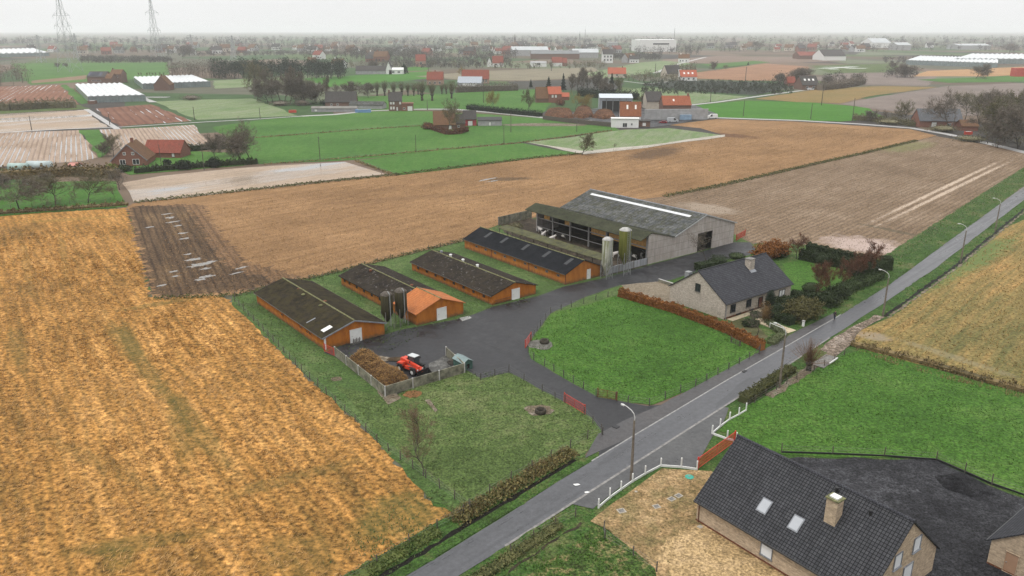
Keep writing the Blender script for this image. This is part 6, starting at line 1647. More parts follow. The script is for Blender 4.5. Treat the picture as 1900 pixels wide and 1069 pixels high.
B(849, 893, 160, 12, 3, 8, -6, M_greywall, m_plain('zinc_sheet_roof', (.33,.36,.40), .5, .1), 'open shed with a grey metal roof in front of the long red roof', 'shed', 'shed', wins=[('F',.5,.1,14,2.6,'door')])
B(1018, 1042, 191, 10, 6, 10.5, 8, M_redbrick, M_orangetile, 'red brick house with white windows behind the yellow willow', wins=[('F',.3,3.5,1.3,1.8),('F',.55,3.5,1.3,1.8)], wmat=M_white)  # window panes in plain white
B(995, 1020, 191, 10, 3.2, 10.2, 4, M_dkbrick, M_browntile, 'dark brown roofed barn joined left of the red brick house', 'barn', 'barn')
B(1042, 1056, 186, 6, 2.5, 5, 0, M_redbrick, M_orangetile, 'small shed with bright orange roof right of the red brick house', 'shed', 'shed')
B(1128, 1161, 144, 12, 4, 10, -4, M_beige, M_orangetile, 'house with a bright orange red roof beyond the bare trees', wins=[('F',.9,1.5,2,2),('F',.5,1.5,2,2)], chim=(.8, M_redbrick))
def wh(t, L_, D_, rf):
    for k in range(5): MB().box(L_*k/5+.0, L_*k/5+.35, -.4, -.05, -.05, 8).build('column', M_grey, t)
    MB().box(L_*.08, L_*.97, -.06, -.003, .2, 6.5).build('opening', M_dark, t)  # shade of the warehouse inside given as a near-black slab
B(1112, 1172, 207, 22, 8.3, 9.8, -4, M_bluegrey, m_plain('pale_bluegrey_roof', (.50,.55,.60), .4, .06, .3), 'big open warehouse with a pale blue grey roof in the scrapyard', 'warehouse', 'warehouse', xtra=wh, oh=1.0)
B(1150, 1188, 229, 8, 4.2, 11, -4, M_white, m_tiles('rusty_roof_tiles', (.20,.075,.033), (.27,.10,.045), .4, .5, (.12,.04,.02)), 'white walled house with a steep rusty brown roof at the scrapyard front', xtra=roof_lights((.35,.75), .6, 4.2, 11, .9, 1.2))
B(1134, 1184, 237, 5, 4.6, 4.9, -4, M_white, M_white, 'low flat white building in front of the steep brown roof', 'annexe', 'annexe', wins=[('F',.5,.3,2.4,2.2),('F',.75,1.2,1,1.2)])
B(1184, 1206, 236, 7, 3.0, 3.4, -2, M_dkbrick, M_darktile, 'low brick and white porch right of the white walled house', 'annexe', 'annexe', wins=[('F',.5,.6,1.6,1.6)], wmat=M_white)
B(1196, 1315, 223, 1.0, 5.6, 5.7, 5, M_greywall, M_greywall, 'long plain grey boundary wall of the scrapyard', 'boundary_wall', 'wall', oh=.05)
B(1200, 1230, 203, 14, 5, 10.5, 4, M_beige, M_darktile, 'dark roofed building behind the grey scrapyard wall', 'building', 'building')
B(1230, 1282, 208, 12, 4.2, 9.2, 2, M_dkbrick, m_tiles('rust_tiles', (.26,.075,.035), (.32,.10,.05), .4, .5, (.12,.04,.02)), 'long rust red tiled roof at the right end of the scrapyard', 'building', 'building', xtra=roof_lights((.4,), .5, 4.2, 9.2), chim=(.95, M_redbrick))
def container(x0, x1, py, label, mat):
    a = G(x0, py); b = G(x1, py); L_ = (b-a).length
    t = thing('container', label, 'container', a, math.atan2(b.y-a.y, b.x-a.x))
    m = MB().box(0, L_, 0, 2.5, .15, 2.8)
    for k in range(int(L_/.5)): m.box(.1+k*.5, .3+k*.5, -.06, -.002, .3, 2.65)
    m.build('shell', mat, t); MB().box(L_+.003, L_+.06, .1, 2.4, .25, 2.7).build('door', M_lead, t)
container(1284, 1305, 221, 'blue shipping container standing before the grey scrapyard wall', M_blue)
container(1262, 1283, 223, 'paler blue container left of the deep blue one', m_plain('pale_blue_container', (.25,.36,.48), .6, .2, .6))
def vehicle(px, py, L_, W_, H_, a, mat, label, name, cat, van=False):
    t = thing(name, label, cat, G(px, py), R(a))
    prof = [(-L_/2,.35),(-L_/2,.9),(-L_/2+.15,H_-.05),(-L_/2+.4,H_),(L_*.18,H_),(L_*.32,H_*.68),(L_/2-.05,H_*.58),(L_/2,.4)] if van else [(-L_/2,.35),(-L_/2,.85),(-L_*.38,.95),(-L_*.27,H_),(L_*.08,H_),(L_*.24,.92),(L_/2-.1,.78),(L_/2,.4)]
    MB().extr(prof, 'y', -W_/2, W_/2).build('body', mat, t)
    m = MB().extr([(-L_*.3,.98),(-L_*.22,H_-.06),(L_*.06,H_-.06),(L_*.19,.98)] if not van else [(L_*.04,1.2),(L_*.04,H_-.15),(L_*.17,H_-.15),(L_*.29,1.2)], 'y', -W_/2-.01, W_/2+.01); m.build('window', M_glass, t)
    for x in (-L_*.31, L_*.31):
        for y in (-W_/2+.08, W_/2-.08): MB().tube((x,y-.1,.32),(x,y+.1,.32),.32,.32,12).build('wheel', M_dframe, t)
vehicle(1230, 229, 4.4, 1.8, 1.45, 170, m_plain('dark_red_car_paint', (.25,.02,.03), .3, .05), 'dark red car parked in front of the grey scrapyard wall', 'parked_car', 'car')
vehicle(1248, 227, 6.0, 2.2, 2.5, 5, m_plain('silver_truck', (.42,.44,.46), .4, .1), 'silver grey truck between the dark red car and the containers', 'parked_truck', 'truck', True)
vehicle(1322, 220, 5.6, 2.1, 2.5, 175, M_white, 'white van parked at the end of the scrapyard on the lane', 'parked_van', 'van', True)
vehicle(1504, 167.5, 5.0, 2.0, 1.9, 5, m_plain('silver_van_paint', (.55,.56,.58), .3, .05), 'silver van in front of the dark roofed house at right', 'parked_van', 'van', True)
def excavator(px, py):
    t = thing('excavator', 'orange excavator with a bent arm in front of the open warehouse', 'excavator', G(px, py), R(165))
    O = m_plain('orange_machine', (.55,.20,.05), .5, .15)
    MB().box(-1.5,1.5,-1.3,-.7,0,.9).box(-1.5,1.5,.7,1.3,0,.9).build('track', M_dframe, t)
    MB().box(-1.6,.9,-1.1,1.1,1.0,2.2).build('body', O, t); MB().box(.2,1.5,.1,1.1,1.1,2.9).build('cab', M_glass, t)
    MB().bar((.8,-.3,1.9),(3.2,-.3,5.4),.6,.8).bar((3.2,-.3,5.4),(6.2,-.3,5.0),.5,.7).build('boom', O, t); MB().bar((6.2,-.3,5.0),(7.0,-.3,2.4),.45,.5).build('arm', O, t)
    MB().box(6.5,7.6,-.8,.2,1.6,2.5).build('grab', M_dframe, t)
excavator(1172, 222)
for k, (x0, y0, x1, y1, h_, lab) in enumerate(((1008,219,1065,205,1.7,'rusty scrap heap at the left end of the scrapyard'),(1062,217,1102,203,2.6,'tall rust coloured scrap heap in the middle of the scrapyard'),(1098,219,1142,209,2.2,'mixed grey scrap heap before the warehouse'))):
    heap('scrap_heap', lab, 'scrap heap', [G(x0,y0), G((x0+x1)/2,y0+3), G(x1,y0), G(x1-6,y1), G((x0+x1)/2,y1-2), G(x0+8,y1)], h_, m_ground('rusty_scrap', [(.04,.025,.018),(.11,.05,.025),(.19,.10,.06)], .2, .7, 1.8, 1, .3, fc=.8), m_leaf('scrap_bits_%d' % k, (.04,.02,.012), (.24,.12,.065)), 1800)
hd = thing('scrapyard_fence', 'dark board fence along the meadow side of the scrapyard', 'fence', G(1007,222))
pts_ = [G(1007,222), G(1060,229), G(1134,236)]
for a, b in zip(pts_[:-1], pts_[1:]): MB().bar(a-pts_[0]+Vector((0,0,1.2)), b-pts_[0]+Vector((0,0,1.2)), .15, 2.4).build('board_panel', M_wood, hd)
blob('pond', 1010, 232, 26, 7, M_mud, 8)
# --- right middle
B(1488, 1520, 167, 16, 4, 11, 6, M_dkbrick, M_darktile, 'dark roofed house with skylights behind the silver van', xtra=roof_lights((.25,.5,.75), .55, 4, 11, 1.6, 1.6), wins=[('F',.3,1,2,2),('F',.7,1,2,2)])
B(1461, 1476, 160, 10, 3, 8, 0, M_redbrick, M_redtile, 'small red roofed barn among trees left of the dark roofed house', 'barn', 'barn')
B(1705, 1780, 237, 12, 3.6, 9, -6, M_redbrick, m_tiles('old_grey_tiles', (.10,.105,.115), (.14,.145,.155), .4, .5, (.05,.05,.055)), 'long brick house with a grey roof under the tall bare trees at right', wins=[('F',.7,.8,1.6,1.6),('F',.9,.8,1.6,1.6),('F',.34,.1,2.6,2.8,'door')])
B(1783, 1812, 243, 8, 2.4, 5, -8, M_redbrick, M_browntile, 'low brown roofed shed right of the long brick house', 'shed', 'shed')
slab(1796,250,3.4,1.6,1.5,'market_cart','small red and white cart beside the lane under the trees','cart',M_redp,-12,M_white)
B(1262, 1293, 150, 12, 4, 10, 0, M_white, M_orangetile, 'white house with a bright orange red roof and dormers by the dark nursery', wins=[('F',.2,1,2,2),('F',.5,1,2,2),('F',.8,1,2,2)], xtra=roof_lights((.25,.5,.75), .5, 4, 10, 1.6, 1.6))
B(1238, 1266, 146, 14, 5, 13, 20, M_beige, M_darktile, 'grey brown roofed house with a white gable left of the orange red roof', xtra=lambda t, L_, D_, rf: MB().box(L_*.75, L_*.75+3, -1.2, -.003, 0, 9).build('white_gable', M_white, t))
# --- far buildings (small in the picture)
def far(x0, x1, py, depth, eave, ridge, ang, wm, rm, label, name='house', cat='house', group=None, **k): return B(x0, x1, py, depth, eave, ridge, ang, wm, rm, label, name, cat, group=group, **k)
far(722, 748, 138, 14, 5, 7, 0, M_white, M_white, 'white villa with a flat wing beyond the green field', wins=[('F',.3,1.5,3,2),('F',.7,1.5,3,2)])
far(716, 727, 138, 9, 5, 14, 0, M_white, M_darktile, 'white pointed gable house at the left end of the white villa', front_gable=True)
shrub(750, 137, 9, 11, M_dkgreen, 'dark conifer at the right end of the white villa', 'cone', 'conifer', 'tree', 900, 1.2)
far(660, 715, 138, 16, 4, 9, 0, M_greywall, M_darktile, 'long grey brown farm roofs left of the white villa', 'farm_building', 'farm building')
far(772, 790, 124, 14, 8, 16, 10, M_pinkbrick, M_redtile, 'pinkish brick house standing alone before the far orchards', wins=[('F',.5,3,3,3)])
far(914, 934, 124, 14, 5, 14, 4, M_white, M_redtile, 'white house with a faded red roof in the far centre', wins=[('F',.3,2,3,2)])
far(904, 912, 124, 10, 5, 12, 0, M_white, M_darktile, 'small dark pointed house left of the faded red roof', front_gable=True)
far(985, 1014, 124, 14, 5, 7, 2, M_white, M_greywall, 'low white house row right of the faded red roof, left part', wins=[('F',.5,2,5,3)])
far(1024, 1043, 123, 14, 5, 12, 0, M_white, M_redtile, 'far house with pale red roof right of the low white houses')
far(1044, 1052, 123, 12, 5, 11, 0, M_redbrick, M_redtile, 'small red house joined to the pale red roof')
far(1118, 1137, 117, 16, 13, 20, 0, M_white, M_darktile, 'tall white house with small square windows and a brown roof, far right of centre', wins=[('F',.2,3,2.5,3),('F',.5,3,2.5,3),('F',.8,3,2.5,3),('F',.2,8,2.5,3),('F',.5,8,2.5,3),('F',.8,8,2.5,3)])
M_paleroof = m_plain('pale_sheet_roof', (.42,.44,.45), .6, .12, .1)
far(950, 1018, 104, 70, 11, 17, 3, M_greywall, M_paleroof, 'wide pale roofed industrial hall in the far centre', 'industrial_hall', 'hall')
far(985, 1075, 110, 50, 9, 14, 0, M_dkbrick, m_plain('dark_sheet_roof', (.16,.165,.17), .7, .15, .1), 'long dark roofed hall in front of the pale industrial hall', 'industrial_hall', 'hall')
far(1062, 1110, 107, 50, 9, 15, -3, M_greywall, M_paleroof, 'grey roofed hall beside the tall white house', 'industrial_hall', 'hall')
def fac(t, L_, D_, rf):
    MB().box(L_*.42, L_*.82, -.6, -.05, 16, 19).build('window_band', M_glass, t)
    for k in range(3): MB().tube((L_*(.02+.05*k), -8, 0), (L_*(.02+.05*k), -8, 26-4*k), 4, 4, 12).build('storage_tank', M_white, t)
far(1180, 1254, 96, 80, 26, 27, 0, M_white, M_white, 'large white factory with a dark window band near the horizon', 'factory', 'factory', xtra=fac)
far(1128, 1146, 93, 40, 18, 19, 0, M_greywall, M_greywall, 'grey cube building left of the white factory', 'industrial_hall', 'hall')
far(1483, 1528, 110, 40, 6, 12, -2, M_dkbrick, M_redtile, 'long far barn with a dull red roof', 'barn', 'barn')
far(1528, 1570, 112.5, 45, 7, 17, 3, M_white, M_darktile, 'far barn with dark roof and white front, right of the dull red one', 'barn', 'barn')
far(1618, 1652, 89, 80, 14, 26, 0, M_white, M_paleroof, 'wide white roofed hall near the right horizon', 'industrial_hall', 'hall')
far(1664, 1690, 93, 50, 12, 18, 0, M_greywall, M_paleroof, 'grey hall near the right horizon, beside the white roofed one', 'industrial_hall', 'hall')
far(1778, 1838, 92, 60, 10, 14, 0, M_greywall, M_paleroof, 'long pale hall at the far right horizon', 'industrial_hall', 'hall')
greenhouse((1680,120),(1850,126),(1705,111), 6, 22, 'very long white greenhouse at the right, nearer block')
greenhouse((1770,118),(2050,120),(1800,108), 7, 26, 'long white greenhouse block behind, reaching the right edge')
greenhouse((-60,108),(92,104),(-60,98), 6, 14, 'far pale greenhouse at the left edge below the horizon')
slab(1895,142,20,9,9,'red_container','tall orange red container at the right edge beside the tan field','container',M_redp,0,M_redp)
for k, (x, y, w) in enumerate(((1535,127,14),(1552,125,18),(1566,126,14),(1580,124,10),(1590,127,16),(1546,128.5,8))):
    b = blob('plastic_cover', x, y, w, 5, m_plain('white_plastic', (.75,.75,.75), .5, .05) if k == 0 else bpy.data.materials['white_plastic'], 20+k)
# distant town: many small houses in the haze
HM = {}
def farhouse(px, py, s, a, wi, ri):
    k = (wi, ri)
    if k not in HM:
        m = MB(); m.extr([(0,-.2),(9,-.2),(9,5),(4.5,9.3),(0,5)], 'x', 0, 13, 0)
        m.extr([(-.4,4.7),(4.5,9.4),(9.4,4.7),(9.4,5.0),(4.5,9.8),(-.4,5.0)], 'x', -.3, 13.3, 1); m.box(2, 3, 4, 5, 8.5, 11, 0)
        for x in (2, 5, 9): m.box(x, x+1.4, -.08, -.003, 1.2, 2.8, 2)
        HM[k] = m.data('far_house', [(M_white, M_beige, M_redbrick, M_greywall)[wi], (M_redtile, M_darktile, M_browntile, M_orangetile)[ri], M_glass])
    o = link('far_house', HM[k], None, G(px, py), R(a), s)
    return o
hr = random.Random(42)
nearH = [('white walled', 0), ('beige', 1), ('red brick', 2), ('grey', 3)]; roofH = ['red', 'dark', 'brown', 'orange']
zone = [(140,560,84,103,44,'in the hazy left town'),(560,960,80,104,52,'in the hazy central town'),(880,1180,84,100,30,'in the hazy town around the mast'),(1290,1640,84,97,40,'in the village row at the right horizon'),(1060,1300,112,118,5,'scattered by the far lane right of centre'),(1640,1900,82,92,12,'scattered on the far right horizon'),(560,720,108,128,10,'between the pine wood and the white villa'),(0,120,84,97,8,'at the far left horizon')]
for x0, x1, y0, y1, n, where in zone:
    for k in range(int(n*.62)):
        wi = hr.choice((0,0,0,1,2,3,2)); ri = hr.choice((0,1,1,2,2,1,1,2)); s = hr.uniform(.9, 1.7)
        o = farhouse(hr.uniform(x0, x1), y0+(y1-y0)*hr.random()**.8, s, hr.uniform(-40, 40), wi, ri)
        tag(o, '%s house, %s roof, %s' % (nearH[wi][0], roofH[ri], where), 'house', 'houses of the distant town')
# church, masts
ch_ = thing('church', 'small church with a pointed spire on the hazy horizon', 'church', G(957, 88))
gable(ch_, 34, 14, 9, 17, M_dkbrick, M_darktile); MB().box(-5,0,4,9,0,20).build('tower', M_dkbrick, ch_)
m = MB(); m.v = [(-5.3,3.7,20),(.3,3.7,20),(.3,9.3,20),(-5.3,9.3,20),(-2.5,6.5,38)]; m.f = [(0,1,4),(1,2,4),(2,3,4),(3,0,4)]; m.m = [0]*4; m.build('spire', M_darktile, ch_)
def mast(px, py, top, w, label, red=False):
    b = G(px, py); H_ = hz(b, top); t = thing('radio_mast', label, 'mast', b); m = MB()
    n = 14
    for i in range(n):
        z0 = H_*i/n; z1 = H_*(i+1)/n; w0 = w*(1-.8*i/n); w1 = w*(1-.8*(i+1)/n)
        for sx, sy in ((-1,-1),(1,-1),(1,1),(-1,1)): m.bar((sx*w0, sy*w0, z0), (sx*w1, sy*w1, z1), w*.16, w*.16)
        m.bar((-w0,-w0,z0),(w1,-w1,z1), w*.1, w*.1); m.bar((-w0,w0,z0),(w1,w1,z1), w*.1, w*.1)
    m.build('lattice', m_plain('mast_steel', (.14,.14,.15), .6, .2), t)
    MB().tube((0,0,H_), (0,0,H_+6), w*.1, w*.05, 6).build('antenna', M_grey, t)
mast(1075, 95, 63, 3.0, 'dark lattice radio mast on the horizon right of centre')
mast(1085, 95, 55, 1.2, 'thin pale mast just right of the dark lattice mast')
mast(1250, 88, 52, 1.2, 'thin mast above the white factory')
# pylons
def pylon(px, py, top, w, arms, label, tips=True):
    b = G(px, py); H_ = hz(b, top); t = thing('pylon', label, 'pylon', b, R(-12), 'electricity pylons'); m = MB()
    M_ = M_steel; n = 8; r = max(.13, b.length*.00012)
    def ww(f): return w*(1-f)**1.15*.92 + w*.09
    zs = [H_*(1-(1-i/n)**1.25) for i in range(n+1)]
    for i in range(n):
        z0, z1 = zs[i], zs[i+1]; w0 = ww(z0/H_); w1 = ww(z1/H_)
        C0 = [(-w0,-w0,z0),(w0,-w0,z0),(w0,w0,z0),(-w0,w0,z0)]; C1 = [(-w1,-w1,z1),(w1,-w1,z1),(w1,w1,z1),(-w1,w1,z1)]
        for k in range(4):
            m.bar(C0[k], C1[k], r*2, r*2); j = (k+1) % 4
            m.bar(C0[k], C1[j], r, r); m.bar(C0[j], C1[k], r, r); m.bar(C1[k], C1[j], r, r)
    m.build('tower', M_, t)
    for f, half in arms:
        z = H_*f; wz = ww(f); m = MB()
        for s in (-1, 1):
            tip = (s*half, 0, z+.3)
            for y in (-wz, wz): m.bar((s*wz, y, z), tip, r*1.3, r*1.3); m.bar((s*wz, y, z+H_*.05), tip, r, r)
            for g in (.35, .7): m.bar((s*(wz+(half-wz)*g), 0, z+.2), (s*(wz+(half-wz)*g), 0, z+H_*.05*(1-g)+.3), r, r)
            m.tube((s*half, 0, z+.2), (s*half, 0, z-H_*.035), r*1.2, r*1.2, 5)
        m.build('cross_arm', M_, t)
M_steel = m_plain('galvanised_steel', (.36,.38,.39), .6, .15, .5)
pylon(131, 134, -22, 9.5, [(.43,10),(.555,11.5),(.68,11.5)], 'tallest nearest lattice pylon at the left, its top above the picture')
pylon(293, 111, -14, 7.5, [(.44,12),(.70,12)], 'second tall lattice pylon, pale in haze, right of the nearest one')
pylon(145, 110, 62, 5, [(.72,14),(.88,11)], 'shorter lattice pylon just right of the nearest pylon')
pylon(77, 116, 65, 5, [(.80,9),(.92,8)], 'thin lattice pylon left of the nearest pylon')
pylon(357, 98, 64, 5, [(.66,14),(.80,12),(.92,9)], 'small dark lattice pylon beside the round tree group')
pylon(434, 111, 66, 4, [(.82,8),(.92,7)], 'slim pylon right of the small dark one')
# utility poles
up_ = random.Random(5)
UPM = MB().tube((0,0,-.1),(0,0,10),.16,.10,7).data('shaft', M_wood); UPX = MB().box(-.9,.9,-.06,.06,9.2,9.35).tube((-.7,0,9.3),(-.7,0,9.6),.05,.05,5).tube((.7,0,9.3),(.7,0,9.6),.05,.05,5).data('cross_arm', M_wood)
for px, py, top, xarm, where in ((59,242,215,0,'in the pale left field'),(204,232,212,0,'at the corner of the red ploughland'),(361,223,198,0,'between red ploughland and wet meadow'),(483,221,200,0,'on the lane below the tall bare tree'),(594,298,253,1,'with a small crossarm in the green meadow'),(772,283,250,0,'at the meadow fence left of the brown barn'),(935,266,233,0,'at the meadow fence right of the grey shed'),(948,246,207,0,'behind the meadow right of the grey shed'),(1070,245,214,0,'between scrapyard and pale meadow'),(793,204,187,0,'on the lane right of the tall brick house'),(897,191,168,0,'left of the yellow willow'),
        (795,137,120,0,'in front of the far green field'),(1023,132,116,0,'in the grey stubble at centre'),(1379,216,186,0,'at the left of the bright wheat field'),(1504,221,192,0,'in the middle of the bright wheat field'),(1524,196,154,0,'tall one behind the bright wheat field'),(1581,225,182,0,'at the right end of the bright wheat field'),(1318,190,164,0,'on the pale lane behind the scrapyard'),(1257,193,172,0,'behind the rust red roof of the scrapyard'),(1767,247,214,0,'at the long brick house under the trees'),(1832,267,220,1,'with a crossarm at the lane on the right'),(379,316,268,0,'pale and thin, in the garden of the left house'),(300,311,268,0,'in the lawn of the left house'),(1216,134,118,0,'by the far lane right of centre'),(1290,136,120,0,'beside the far brown field'),(1383,150,124,0,'left of the dark roofed house with skylights')):
    t = thing('utility_pole', 'wooden utility pole ' + where, 'utility pole', G(px, py), up_.uniform(0, 3), 'utility poles along the lanes')
    b = t.location; s = hz(b, top)/10; k = max(1, b.length*.0011/2/.13*.7); t.scale = (k, k, s)
    link('shaft', UPM, t)
    if xarm: link('cross_arm', UPX, t)
# meadow fences
def farfence(label, pts, sp=9): 
    fence('meadow_fence', label, pts, sp, 1.3, 'wood', (.5, 1.0), .03)
    hedge('dry_strip', label.replace('thin post fence', 'strip of dry grass under the post fence'), pts, 1.4, .35, M_dry, 6, .5, 'grass strip', True, .3, core=False, kind='stuff')
farfence('thin post fence crossing the upper green meadow', [(400,262),(600,247),(690,240),(785,234)])
farfence('thin post fence between the large meadow and the lower green meadow', [(490,306),(600,298),(770,283),(963,266),(1050,255),(1134,243)], 10)
farfence('thin post fence at the left end of the lower green meadow', [(660,299),(735,327)], 8)
for label, pts, w, h, m_ in (('dark green garden hedge of the left brick house, facing the brown field', [(250,322),(310,316),(390,310),(478,304)], 2.2, 1.9, M_hedge),('dark hedge behind the left house garden', [(338,283),(400,276),(440,275)], 2, 2.4, M_hedge),('dark clipped hedge along the lane left of the scrapyard', [(868,203),(930,210),(1004,217)], 3, 2.6, M_dkgreen),('dark hedge in front of the grey metal roof', [(846,172),(900,170),(960,168)], 4, 5, M_twig),('dark hedge along the lane of the right brick house', [(1583,222),(1640,227),(1700,235)], 2.5, 2.6, M_twigg),('long brown green hedge left of the ridged greenhouse', [(-60,206),(20,205),(90,201),(140,200)], 6, 4.5, M_twigg),('dark brushwood hedge along the bottom of the house garden at left', [(-60,335),(60,330),(150,325),(215,330)], 4, 3.0, M_bramble),
        ('dark hedge between warehouse and wet meadow', [(1075,178),(1120,183),(1185,185)], 5, 5, M_dkgreen),('hedge right of the dark roofed house', [(1520,168),(1560,164),(1600,156)], 6, 5, M_twig)):
    hedge('hedge', label, pts, w, h, m_, 5 if w > 3.5 else 14, .7 if w > 3.5 else .45, 'hedge', True, .18)
fence('wire_fence', 'wooden post fence at the edge of the orchard grass above the yellow field', [(-20,390),(60,385),(130,380),(205,372)], 6, 1.2, 'wood', (.6,1.0), .02)
hedge('ditch_bank', 'dark green ditch bank between orchard grass and straw field', [(-150,402),(0,397),(120,389),(238,380)], 3.0, .7, M_bramble, 14, .4, 'bank', True, .3)
hedge('field_margin', 'green brown grassy margin between the long stubble field and the furrowed field', [(1232,366),(1330,347),(1400,331),(1500,308),(1600,286),(1700,262)], 1.6, .5, m_leaf('margin_grass', (.05,.06,.02), (.14,.14,.05)), 16, .35, 'field margin', True, .35, core=False, kind='stuff')
hedge('field_margin', 'green brown grassy margin between the long stubble field and the meadows', [(250,377),(430,357),(560,343),(720,327),(850,311),(1000,293),(1080,286)], 1.8, .45, bpy.data.materials['margin_grass'], 12, .4, 'field margin', True, .35, core=False, kind='stuff')
hedge('field_margin', 'thin weedy margin between stubble field and farm grass', [(286,555),(432,550),(600,512),(860,447)], 1.0, .4, bpy.data.materials['margin_grass'], 22, .28, 'field margin', True, .35, core=False, kind='stuff')

